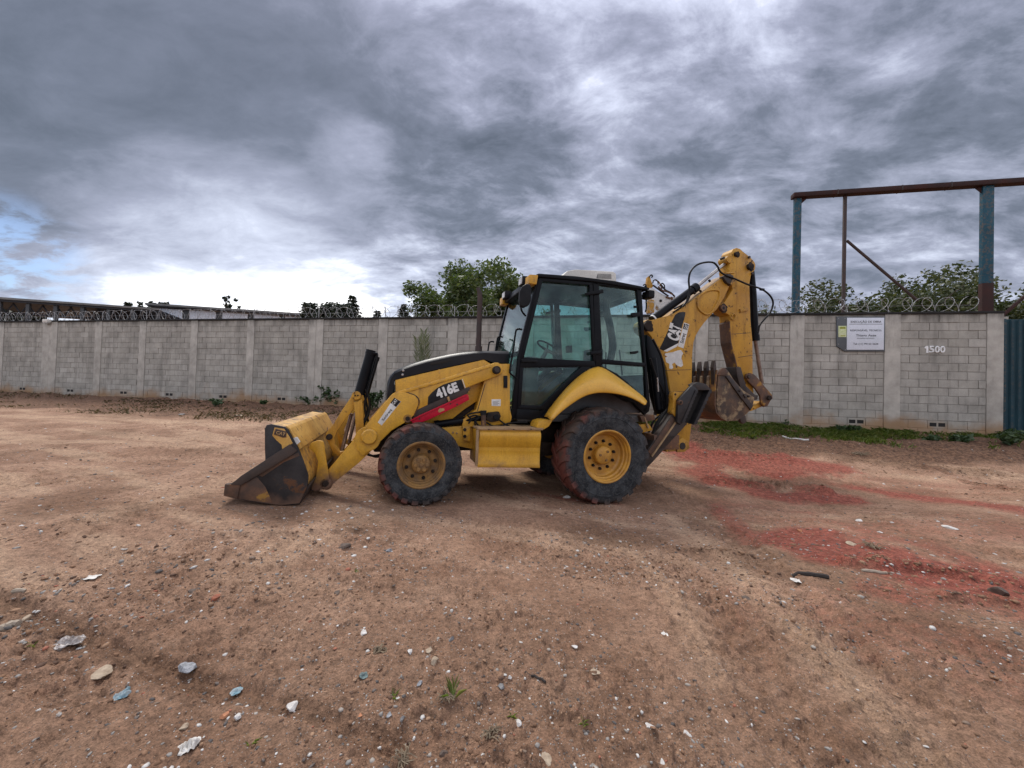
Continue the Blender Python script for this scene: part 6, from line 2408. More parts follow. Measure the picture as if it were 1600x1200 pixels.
# clamp block where the hoses cross
prism('hose_clamp', [z4(*p) for p in [(690, 285), (735, 262), (768, 280), (770, 320), (752, 350), (720, 330)]], S0 - 0.09, S0 - 0.001, 'rust_dark', stick, 0.01)
tube('clamp_link', [EL(*z4(712, 262), S0 - 0.08), EL(*z4(768, 262), S0 - 0.08)], 0.018, 'yellow_hoe', stick, 8)
tube('clamp_link', [EL(*z4(745, 345), S0 - 0.08), EL(*z4(765, 300), S0 - 0.08)], 0.02, 'yellow_hoe', stick, 8)
# bucket ram behind the stick
a, b, e = EL(1174.5, 424, VC), EL(1180, 531, VC), EL(1190.5, 599, VC)
rm = tube('bucket_ram', [a, a.lerp(b, 0.3), b], [0.045, 0.062, 0.066], 'black', BH, 20)
tube('ram_collar', [a.lerp(b, 0.93), a.lerp(b, 1.0) + (b - a).normalized() * 0.02], 0.076, 'black', rm, 20)
tube('ram_rod', [b, e], 0.034, 'rusty_rod', rm, 14)
# long hoses
def hose(pz, v, r=0.016):
    return tube('boom_hose', spline([EL(*z4(x, y), v) for x, y in pz], 8), r, 'hose', BH, 8)
hose([(400, 505), (430, 460), (448, 390), (444, 310), (458, 250), (500, 205), (560, 185), (620, 186), (652, 215), (668, 248), (700, 272), (780, 305), (880, 348), (970, 378), (1030, 425), (1052, 480), (1030, 548), (985, 600), (955, 640), (944, 690)], S0 - 0.10)
hose([(340, 520), (380, 500), (430, 470), (455, 420)], VC - 0.13, 0.013)
hose([(330, 545), (370, 520), (410, 490), (440, 440)], VC - 0.12, 0.013)
bm = bmesh.new()
q = EL(*z4(972, 380), S0 - 0.10)
add_box(bm, (q.x - 0.045, q.y - 0.02, q.z - 0.02), (q.x + 0.045, q.y + 0.02, q.z + 0.02), 0.008)
from_bm('hose_joint', bm, 'black_plastic', BH)
for pz in ([(590, 310), (598, 325)], [(525, 385), (533, 402)], [(480, 398), (490, 412)]):
    tube('hose_guide', [EL(*z4(*pz[0]), VC - 0.08), EL(*z4(*pz[1]), VC - 0.08)], 0.02, 'grime', BH, 8)
# grease worked out round the pins
for q_, v_, r_, par_ in (((1013.5, 509), BO0, 0.105, boom), (z4(796, 122), S0, 0.062, stick), (z4(893, 212), S0, 0.085, stick), (z4(697, 513), S0, 0.085, stick)):
    c_ = EL(*q_, v_)
    rg_ = random.Random(int(r_ * 1000) + int(c_.x * 100))
    bm = bmesh.new()
    add_prism(bm, [Vector((c_.x + cos(a_) * r_ * k_, v_ - 0.0018, c_.z + sin(a_) * r_ * k_ - 0.012)) for a_, k_ in [(2 * pi * i_ / 18, rg_.uniform(0.72, 1.12)) for i_ in range(18)]], Vector((0, 0.003, 0)))
    from_bm('grease_ring', bm, 'grime', par_, None)
# ---- digging bucket
def z7(x, y):
    return (1000 + x / 5.454, 500 + y / 5.454)
K0, K1 = VC - 0.36, VC + 0.36
shell = [(655, 425), (648, 470), (638, 600), (636, 720), (650, 790), (690, 838), (742, 862), (830, 858), (900, 806), (945, 765)]
pts = P([z7(*p) for p in shell], K0)
cen = sum(pts, Vector()) / len(pts)
bm = bmesh.new()
outer = [Vector((p.x, 0, p.z)) for p in pts]
inner = []
for i, p in enumerate(outer):
    a = outer[max(0, i - 1)]; b = outer[min(len(outer) - 1, i + 1)]
    d = (b - a).normalized(); nrm = Vector((d.z, 0, -d.x))
    if nrm.dot(Vector((EL(*z7(800, 640), K0).x, 0, EL(*z7(800, 640), K0).z)) - p) < 0:
        nrm = -nrm
    inner.append(p + nrm * 0.022)
loop = outer + inner[::-1]; n = len(outer)
va_ = [bm.verts.new((p.x, K0, p.z)) for p in loop]; vb_ = [bm.verts.new((p.x, K1, p.z)) for p in loop]
for i in range(len(loop)):
    j = (i + 1) % len(loop)
    bm.faces.new((va_[i], va_[j], vb_[j], vb_[i]))
for i in range(n - 1):
    bm.faces.new((va_[i], va_[i + 1], va_[2 * n - 2 - i], va_[2 * n - 1 - i]))
    bm.faces.new((vb_[i + 1], vb_[i], vb_[2 * n - 1 - i], vb_[2 * n - 2 - i]))
db = from_bm('digging_bucket', bm, 'rust', BH, 25)
side7 = [z7(*p) for p in [(668, 470), (682, 425), (702, 408), (728, 408), (756, 440), (800, 510), (880, 600), (975, 660), (968, 700), (945, 765), (900, 804), (830, 856), (742, 861), (700, 842), (668, 800), (655, 720), (660, 600)]]
for mm in (False, True):
    prism('bucket_cheek', side7, K0 - 0.004 if not mm else K0 - 0.004, K0 + 0.03, 'hoe_bucket', db, 0.006, mirror=mm)
    prism('cheek_strip', [z7(*p) for p in [(735, 482), (765, 470), (880, 620), (965, 730), (945, 768), (925, 740), (860, 660)]], K0 - 0.03, K0 - 0.002, 'rust_dark', db, 0.006, mirror=mm)
    prism('lip_corner', [z7(*p) for p in [(662, 470), (685, 428), (705, 408), (730, 412), (750, 440), (740, 478)]], K0 - 0.02, K0 - 0.003, 'rust', db, 0.01, mirror=mm)
for q in ((858, 602), (895, 640), (935, 650), (905, 655)):
    pin('cheek_bolt', z7(*q), K0 - 0.05, K0 - 0.01, 0.022, 'rust_dark', db, 10)
# teeth along the lip
tooth_px = [z7(*p) for p in [(640, 455), (634, 405), (646, 345), (654, 342), (660, 400), (664, 470), (655, 560), (642, 560)]]
for k in range(5):
    v = K0 + 0.02 + k * 0.155
    tp_ = P(tooth_px, K0)
    bm = bmesh.new()
    add_prism(bm, [Vector((p.x, v, p.z)) for p in tp_], Vector((0, 0.075, 0)), 0.008)
    from_bm('bucket_tooth', bm, 'rust_dark', db, 32)
for k in range(4):
    v = K0 + 0.12 + k * 0.155
    tp_ = P([z7(*p) for p in [(640, 480), (648, 470), (640, 620), (634, 620)]], K0)
    bm = bmesh.new()
    add_prism(bm, [Vector((p.x - 0.012, v, p.z)) for p in tp_], Vector((0, 0.05, 0)), 0.004)
    from_bm('wear_bar', bm, 'hoe_bucket', db, 32)
prism('bucket_ear', [z7(*p) for p in [(850, 830), (900, 815), (908, 870), (880, 886), (862, 870)]], VC - 0.18, VC - 0.12, 'rust_dark', db, 0.006)
# links at the bucket
lk_px = [z7(*p) for p in [(905, 490), (912, 462), (940, 450), (972, 462), (1000, 488), (1050, 550), (1128, 640), (1132, 668), (1112, 690), (1088, 735), (1058, 742), (1040, 722), (1030, 680), (1028, 650), (990, 590), (930, 528)]]
for v in (VC - 0.19, VC + 0.15):
    lk = prism('bucket_link', lk_px, v, v + 0.04, 'rust', BH, 0.01)
    if v < VC:
        pin('link_pin', z7(937, 484), v - 0.03, v + 0.02, 0.036, 'rust_dark', lk)
        pin('link_pin', z7(1110, 664), v - 0.04, v + 0.02, 0.044, 'grime', lk)
        pin('link_pin', z7(1062, 714), v - 0.02, v + 0.02, 0.036, 'rust', lk)
prism('push_link', [z7(*p) for p in [(1030, 690), (1060, 700), (1060, 730), (945, 778), (930, 775), (925, 750), (965, 735)]], VC - 0.12, VC + 0.12, 'yellow_hoe', BH, 0.01)
prism('bucket_mount', [z7(*p) for p in [(820, 400), (860, 400), (905, 560), (985, 640), (1010, 640), (1000, 680), (930, 690), (870, 620), (830, 480)]], VC - 0.17, VC + 0.17, 'rust_dark', BH, 0.012)

# ---- stabilisers (near one traced, far one mirrored)
for mm in (False, True):
    leg_top = [(1012, 702), (1060, 640), (1074, 658), (1020, 726)]
    f = (lambda p: Vector((p.x, mir(p.y), p.z))) if mm else (lambda p: p)
    v_a, v_b = 0.30, 0.44
    sg = prism('stabiliser_leg', [(1008, 712), (1014, 700), (1052, 645), (1060, 652), (1074, 662), (1019, 723), (1010, 732)], v_a, v_b, 'rust_dark', BH, 0.008, mirror=mm)
    prism('leg_plate', [(1013, 706), (1049.5, 651), (1057.5, 657), (1018.5, 712)], v_a - 0.012, v_a + 0.002, 'rust', sg, 0.005, mirror=mm)
    prism('leg_rib', [(1018.4, 712.5), (1057.2, 657.2), (1058.8, 658.4), (1019.6, 714.4)], v_a - 0.03, v_a - 0.002, 'step', sg, 0.002, mirror=mm)
    prism('leg_lug', [(1051.5, 618), (1054, 612.5), (1058, 612), (1066, 614), (1068, 622), (1062, 640), (1056, 652), (1050, 645), (1052, 630)], v_a - 0.02, v_b - 0.06, 'yellow_hoe', sg, 0.008, mirror=mm)
    pd_v = 0.22
    pad_poly = [(1060, 625), (1073, 611), (1082.5, 601), (1091, 609.5), (1084, 626), (1076, 640), (1069, 659), (1063, 664), (1058.5, 660), (1059, 645)]
    pd = prism('stabiliser_pad', pad_poly, pd_v, pd_v + 0.05, 'worn_steel', sg, 0.006, mirror=mm)
    # open channel of the pad, with toothed rims
    n_t = 9
    e0, e1 = Vector((1090.5, 609.5)), Vector((1069, 660))
    g0, g1 = Vector((1112, 609.5)), Vector((1087.5, 663))
    rim = []
    prism('pad_channel', [tuple(e0), tuple(g0), tuple(g1), tuple(e1)], pd_v + 0.13, pd_v + 0.17, 'hole_shade', pd, 0.003, mirror=mm)
    for (A_, B_, sgn) in ((e0, e1, 1), (g0, g1, 1)):
        pl = []
        for i in range(2 * n_t + 1):
            t = i / (2 * n_t)
            p = A_.lerp(B_, t)
            pl.append((p.x + (1.6 if i % 2 else 0.0), p.y + (0.6 if i % 2 else 0)))
        back = [(B_.x - 3.5, B_.y), (A_.x - 3.5, A_.y)]
        prism('pad_rim', pl + back, pd_v - 0.01 if A_ is e0 else pd_v + 0.02, pd_v + 0.13, 'worn_steel', pd, 0.0, mirror=mm)
    prism('pad_end', [(1082.5, 601), (1091, 597), (1103, 600), (1112, 609.5), (1091, 609.5)], pd_v + 0.02, pd_v + 0.13, 'rust_dark', pd, 0.004, mirror=mm)
    if not mm:
        pin('pad_pin', (1064.5, 629), pd_v - 0.03, pd_v + 0.02, 0.034, 'rust', pd, 18)
        pin('pin_cap', (1064.5, 629), pd_v - 0.04, pd_v - 0.025, 0.018, 'grime', pd, 12)
        pin('lug_hole', (1055.6, 616.2), v_a - 0.026, v_a - 0.01, 0.018, 'hole_shade', sg, 14)
    tube('stabiliser_ram', [f(EL(1016, 690, 0.52)), f(EL(1046, 640, 0.50))], 0.055, 'grime', BH, 14)

# ------------------------------------------------------------------ old digger whose boom stands beyond the wall
def old_digger():
    Y = 14.0
    def w(x, y):
        return at_depth(980 + x / 10.0, 400 + y / 10.0, Y)
    o0 = w(370, 900)
    root = empty('old_excavator_boom', o0)
    tag(root, 'old white and yellow excavator boom with tangled hoses sticking up behind the wall', 'excavator boom')
    def pr(name, pz, d, m, y0=0.0, bev=0.01):
        bm = bmesh.new()
        add_prism(bm, [w(*p) - o0 + Vector((0, y0, 0)) for p in pz], Vector((0, d, 0)), bev)
        return from_bm(name, bm, m, root)
    pr('boom_plate', [(330, 500), (385, 498), (560, 600), (640, 640), (760, 640), (700, 720), (560, 800), (515, 830), (460, 780), (400, 720), (350, 600)], 0.3, 'white_torn')
    pr('boom_nose', [(300, 470), (325, 320), (345, 308), (360, 330), (372, 380), (410, 470), (385, 500), (330, 500)], 0.2, 'yellow_hoe')
    pr('cylinder_box', [(325, 690), (410, 690), (418, 760), (412, 890), (325, 890)], 0.25, 'yellow_hoe', -0.05)
    pr('cab_top', [(265, 905), (430, 905), (430, 1010), (265, 1010)], 0.5, 'grime', 0.1)
    bm = bmesh.new()
    c = w(522, 700) - o0
    add_lathe(bm, [(0, 0), (0.05, 0), (0.05, 0.05)], 16, (c.x, -0.02, c.z))
    from_bm('pin_hole', bm, 'hole_shade', root)
    for pz, r, m in (([(340, 330), (370, 300), (390, 320), (375, 340)], 0.025, 'grime'), ([(395, 430), (405, 390), (440, 375), (470, 400), (480, 450)], 0.022, 'hose'),
                     ([(440, 380), (490, 410), (520, 470), (540, 520)], 0.022, 'rust'), ([(500, 470), (540, 430), (575, 460), (580, 510)], 0.022, 'hose'),
                     ([(520, 450), (560, 500), (600, 540), (680, 580), (730, 630)], 0.03, 'hose'), ([(480, 480), (540, 540), (620, 560), (700, 600), (740, 640)], 0.03, 'rust'),
                     ([(400, 460), (480, 520), (580, 590), (640, 630)], 0.03, 'grime'), ([(245, 470), (265, 445), (295, 460)], 0.02, 'grime'), ([(290, 620), (296, 800), (280, 880)], 0.03, 'hose'), ([(440, 760), (420, 820), (425, 880)], 0.03, 'white_torn'),
                     ([(600, 640), (660, 660), (690, 650), (700, 690)], 0.03, 'rust')):
        bm = bmesh.new()
        add_tube(bm, spline([w(*p) - o0 + Vector((0, -0.03, 0)) for p in pz], 6), r, 7)
        from_bm('hose', bm, m, root)
    # foot of it out of sight behind the wall
    bm = bmesh.new()
    add_box(bm, (-0.3, 0.1, 0.62 - o0.z), (0.9, 1.3, -0.24), 0.03)
    from_bm('body', bm, 'yellow_hoe', root)


old_digger()

# ------------------------------------------------------------------ stones, litter and small things on the ground


def rock_mesh(bm, c, sx, sy, sz, rnd, rough=0.25, sub=1, rz=None):
    t = bmesh.new()
    bmesh.ops.create_icosphere(t, subdivisions=sub, radius=1.0)
    R_ = Matrix.Rotation(rnd.uniform(0, 6.28) if rz is None else rz, 3, 'Z')
    off = Vector((rnd.uniform(0, 99), rnd.uniform(0, 99), 0))
    for v in t.verts:
        k = 1 + rough * (mnoise.noise(v.co * 1.3 + off) * 1.6)
        p = v.co * k
        v.co = R_ @ Vector((p.x * sx, p.y * sy, p.z * sz)) + Vector(c)
    merge(bm, t)


def gravel():
    r = np.random.default_rng(17)
    t = (1 + sqrt(5)) / 2
    ico = np.array([(-1, t, 0), (1, t, 0), (-1, -t, 0), (1, -t, 0), (0, -1, t), (0, 1, t), (0, -1, -t), (0, 1, -t), (t, 0, -1), (t, 0, 1), (-t, 0, -1), (-t, 0, 1)]) / 1.9
    icf = np.array([(0, 11, 5), (0, 5, 1), (0, 1, 7), (0, 7, 10), (0, 10, 11), (1, 5, 9), (5, 11, 4), (11, 10, 2), (10, 7, 6), (7, 1, 8), (3, 9, 4), (3, 4, 2), (3, 2, 6), (3, 6, 8), (3, 8, 9), (4, 9, 5), (2, 4, 11), (6, 2, 10), (8, 6, 7), (9, 8, 1)])

    def scatter(n, rmin, rmax, smin, smax, powr, seed, thr):
        q = np.random.default_rng(seed)
        th = np.radians(q.uniform(-58, 58, n))
        rr = rmin * (rmax / rmin) ** q.random(n)
        x, y = rr * np.sin(th), rr * np.cos(th)
        d = fbm(x * 0.9, y * 0.9, seed + 7, 4, 0.6) + 0.35 * fbm(x * 4, y * 4, seed + 9, 2)
        s = (x - W0.x) * WN.x + (y - W0.y) * WN.y
        keep = (d + 0.30 * q.random(n) > thr) & (s > 0.15)
        x, y = x[keep], y[keep]
        sz = smin * (smax / smin) ** (q.random(len(x)) ** powr)
        return x, y, sz

    def build(name, x, y, sz, m, seed, flat=0.6, sink=0.25):
        q = np.random.default_rng(seed)
        n = len(x)
        z = ground_z(x, y)
        V = ico[None, :, :] * (1 + 0.35 * (q.random((n, 12, 1)) - 0.5) * 1.6)
        A = q.normal(size=(n, 3, 3))
        Q, _ = np.linalg.qr(A)
        scl = np.stack([0.6 + 0.8 * q.random(n), 0.5 + 0.6 * q.random(n), 0.35 + 0.5 * q.random(n)], 1)
        V = V * scl[:, None, :]
        a = q.random(n) * 6.28
        ca, sa = np.cos(a), np.sin(a)
        Rz = np.zeros((n, 3, 3)); Rz[:, 0, 0] = ca; Rz[:, 0, 1] = -sa; Rz[:, 1, 0] = sa; Rz[:, 1, 1] = ca; Rz[:, 2, 2] = 1
        tl = (q.random(n) - 0.5) * 0.8
        Rx_ = np.zeros((n, 3, 3)); Rx_[:, 0, 0] = 1; Rx_[:, 1, 1] = np.cos(tl); Rx_[:, 1, 2] = -np.sin(tl); Rx_[:, 2, 1] = np.sin(tl); Rx_[:, 2, 2] = np.cos(tl)
        V = np.einsum('nij,nkj->nki', Rz, np.einsum('nij,nkj->nki', Rx_, V))
        V = V * sz[:, None, None] * 0.5
        V[:, :, 2] *= flat + 0.3
        V[:, :, 0] += x[:, None]; V[:, :, 1] += y[:, None]; V[:, :, 2] += (z + sz * (0.25 - sink))[:, None]
        F = (icf[None] + (np.arange(n) * 12)[:, None, None]).reshape(-1, 3)
        return link(name, fast_mesh(name, V.reshape(-1, 3), F), m)

    def stone_mat(name, stops, rough=0.8):
        m, g, bs, out = principled(name)
        geo = g.n('ShaderNodeNewGeometry')
        c = g.ramp(geo.outputs['Random Per Island'], stops, 'CONSTANT')
        n_ = g.noise(geo.outputs['Position'], 90, 4, 0.65)
        c = g.mix(1.0, c, g.ramp(n_, [(0.25, 0.6), (0.75, 1.25)]), 'MULTIPLY')
        g.put(bs.inputs['Base Color'], c)
        bs.inputs['Roughness'].default_value = rough
        bp = g.n('ShaderNodeBump', ins={'Strength': 0.5, 'Distance': 0.003})
        g.put(bp.inputs['Height'], n_)
        g.put(bs.inputs['Normal'], bp.outputs[0])
        return m
    gm = stone_mat('gravel_stones', [(0.0, (0.13, 0.105, 0.09)), (0.22, (0.26, 0.24, 0.22)), (0.40, (0.085, 0.075, 0.07)), (0.55, (0.34, 0.30, 0.26)), (0.68, (0.52, 0.50, 0.47)), (0.80, (0.20, 0.14, 0.10)), (0.92, (0.62, 0.60, 0.57)), (0.97, (0.34, 0.12, 0.07))])
    cm = stone_mat('earth_clods', [(0.0, (0.24, 0.135, 0.078)), (0.3, (0.16, 0.088, 0.05)), (0.6, (0.31, 0.188, 0.115)), (0.8, (0.11, 0.062, 0.04))], 0.95)
    xs = [scatter(14000, 1.1, 4.0, 0.004, 0.024, 3.8, 1, 0.74), scatter(18000, 2.8, 13, 0.008, 0.040, 3.6, 2, 0.78), scatter(6000, 1.1, 3.2, 0.003, 0.009, 1.5, 3, 0.66)]
    x, y, s = (np.concatenate(v) for v in zip(*xs))
    o = build('gravel', x, y, s, gm, 5)
    tag(o, 'scattered gravel and small pale stones all over the earth yard', 'gravel', kind='stuff')
    xs = [scatter(26000, 1.1, 4.0, 0.004, 0.026, 3.0, 11, 0.76), scatter(20000, 2.8, 13, 0.009, 0.042, 2.8, 12, 0.82)]
    x, y, s = (np.concatenate(v) for v in zip(*xs))
    # churned clods along the mud ridges and the bank
    ex, ey = [], []
    q = np.random.default_rng(3)
    for pts, w, h in RIDGES:
        P_ = [px_ground0(*p) for p in pts]
        for a, b in zip(P_[:-1], P_[1:]):
            n = int(260 * (b - a).length)
            t_ = q.random(n)
            ex.append(a.x + (b.x - a.x) * t_ + q.normal(size=n) * w * 0.6); ey.append(a.y + (b.y - a.y) * t_ + q.normal(size=n) * w * 0.6)
    al = q.uniform(-2, 32, 6000); sb = 0.1 + q.random(6000) * 3.4
    ex.append(W0.x + WD.x * al + WN.x * sb); ey.append(W0.y + WD.y * al + WN.y * sb)
    ex, ey = np.concatenate(ex), np.concatenate(ey)
    o = build('dirt_clods', np.concatenate([x, ex]), np.concatenate([y, ey]), np.concatenate([s, 0.010 + 0.03 * q.random(len(ex)) ** 3]), cm, 6)
    tag(o, 'loose crumbs and clods of brown earth over the yard', 'dirt', kind='stuff')


gravel()


def stone(x, y, w_px, h_px, m, label, seed, flat=0.5, name='stone', rz=None, cat='stone', group=None):
    p = px_ground(x, y)
    rnd = random.Random(seed)
    k = p.y / FPX
    sx = w_px * k / 2 * 0.72
    rng = (p - CAM).length
    el = max(0.12, (CAM.z - p.z) / rng)
    sy = max(0.3 * sx, min(1.4 * sx, h_px * k / 2 / el * 0.8))
    bm = bmesh.new()
    t = bmesh.new()
    bmesh.ops.create_icosphere(t, subdivisions=3, radius=1.0)
    off = Vector((rnd.uniform(0, 99), rnd.uniform(0, 99), 0))
    sz = min(sx, sy) * flat
    # chipped: cut by random planes
    planes = []
    for _ in range(14):
        nrm = Vector((rnd.gauss(0, 1), rnd.gauss(0, 1), rnd.gauss(0, 1))).normalized()
        planes.append((nrm, rnd.uniform(0.45, 0.85)))
    for v in t.verts:
        c = v.co * (1 + 0.25 * mnoise.noise(v.co * 1.6 + off))
        for nrm, d in planes:
            e = c.dot(nrm) - d
            if e > 0:
                c -= nrm * e
        v.co = Vector((c.x * sx * 1.15, c.y * sy * 1.1, c.z * sz * 1.2))
    merge(bm, t)
    R_ = Matrix.Rotation(rnd.uniform(-.3, .3) if rz is None else rz, 4, 'Z')
    bmesh.ops.transform(bm, matrix=R_, verts=bm.verts)
    o = from_bm(name, bm, m, None, 12)
    o.location = p + Vector((0, 0, sz * 0.22))
    tag(o, label, cat, group)
    return o


def crumple(x, y, w_px, h_px, m, label, seed, name, cat, hgt=0.25, n=9, rz=0.0, group=None):
    """thin crumpled sheet lying on the ground"""
    p = px_ground(x, y)
    k = p.y / FPX
    sx = w_px * k / 2
    el = max(0.12, (CAM.z - p.z) / (p - CAM).length)
    sy = max(0.25 * sx, min(1.3 * sx, h_px * k / 2 / el * 0.85))
    rnd = random.Random(seed)
    off = Vector((rnd.uniform(0, 99), rnd.uniform(0, 99), 3))
    H = min(sx, sy) * hgt
    vs, fs = [], []
    n = n * 2
    for i in range(n + 1):
        for j in range(n + 1):
            a, b = i / n * 2 - 1, j / n * 2 - 1
            da, db = a * sqrt(max(0, 1 - b * b / 2)), b * sqrt(max(0, 1 - a * a / 2))      # square to disc
            ang = atan2(db, da)
            rr = 1 + 0.55 * mnoise.noise(Vector((cos(ang) * 1.2, sin(ang) * 1.2, 0)) + off)
            fold = abs(mnoise.noise(Vector((da * 1.5, db * 1.5, 1)) + off)) + 0.5 * abs(mnoise.noise(Vector((da * 3.4, db * 3.4, 4)) + off))
            zz = H * (0.15 + 1.7 * fold * (1 - 0.6 * (da * da + db * db)))
            q = Matrix.Rotation(rz, 3, 'Z') @ Vector((da * sx * rr, db * sy * rr, 0))
            vs.append((q.x, q.y, zz))
            if i < n and j < n:
                s = i * (n + 1) + j
                fs.append((s, s + 1, s + n + 2, s + n + 1))
    o = from_data(name, vs, fs, m, None, 40)
    md = o.modifiers.new('t', 'SOLIDIFY'); md.thickness = 0.0015
    o.location = p + Vector((0, 0, 0.003))
    tag(o, label, cat, group)
    return o


M['st_white'] = mat('white_stone', (0.60, 0.58, 0.55), (0.45, 0.42, 0.39), 30, 0.8, bump=0.3, bscale=150)
M['st_tan'] = mat('tan_stone', (0.40, 0.32, 0.23), (0.27, 0.20, 0.14), 26, 0.85, bump=0.3, bscale=150)
M['st_grey'] = mat('grey_stone', (0.22, 0.215, 0.21), (0.14, 0.135, 0.135), 30, 0.8, bump=0.3, bscale=150)
M['st_slate'] = mat('speckled_slab', (0.30, 0.31, 0.33), (0.12, 0.125, 0.135), 60, 0.7, bump=0.25, bscale=200)
M['st_dark'] = mat('dark_stone', (0.125, 0.088, 0.066), (0.07, 0.05, 0.04), 30, 0.8, bump=0.3, bscale=150)
M['st_brick'] = mat('brick_bit', (0.30, 0.10, 0.055), (0.20, 0.07, 0.04), 30, 0.9, bump=0.3, bscale=150)
M['st_orange'] = mat('orange_bit', (0.45, 0.20, 0.10), (0.35, 0.15, 0.08), 30, 0.9, bump=0.3)
M['paper'] = mat('scrap_paper', (0.64, 0.62, 0.58), (0.50, 0.47, 0.43), 30, 0.8, bump=0.1)
M['rag_blue'] = mat('blue_rag', (0.13, 0.24, 0.29), (0.34, 0.38, 0.39), 40, 0.8, bump=0.1)
M['rag_green'] = mat('green_grey_scrap', (0.16, 0.22, 0.21), (0.09, 0.12, 0.12), 60, 0.8, bump=0.1)
M['plastic'] = mat('dirty_clear_plastic', (0.38, 0.35, 0.33), (0.20, 0.16, 0.14), 60, 0.35, bump=0.1)
M['wood_pale'] = mat('pale_wood_scrap', (0.38, 0.32, 0.25), (0.24, 0.19, 0.14), 25, 0.85, bump=0.2, stretch=(1, 6, 6))
M['roots'] = mat('dry_roots', (0.26, 0.20, 0.13), (0.13, 0.095, 0.06), 40, 0.9, bump=0)
M['wood_dark'] = mat('dark_rotten_wood', (0.040, 0.030, 0.025), (0.022, 0.018, 0.016), 25, 0.9, bump=0.4, stretch=(1, 6, 6))


def stick_thing(pa, pb, r, m, label, name='stick', cat='stick', seed=0, group=None, bend=0.1, lift=0.0):
    a, b = px_ground(*pa), px_ground(*pb)
    rnd = random.Random(seed)
    mid = (a + b) / 2
    L = (b - a).length
    path = []
    for i in range(7):
        t = i / 6
        q = a.lerp(b, t) - mid
        q += Vector((rnd.uniform(-1, 1), rnd.uniform(-1, 1), 0)) * L * bend * 0.3
        w_ = q + mid
        q.z = gz(w_.x, w_.y) - mid.z + r * 0.6 + lift * t
        path.append(q)
    bm = bmesh.new()
    add_tube(bm, path, [r * rnd.uniform(0.7, 1.15) for _ in path], 7)
    o = from_bm(name, bm, m, None, 40)
    o.location = mid
    tag(o, label, cat, group)
    return o


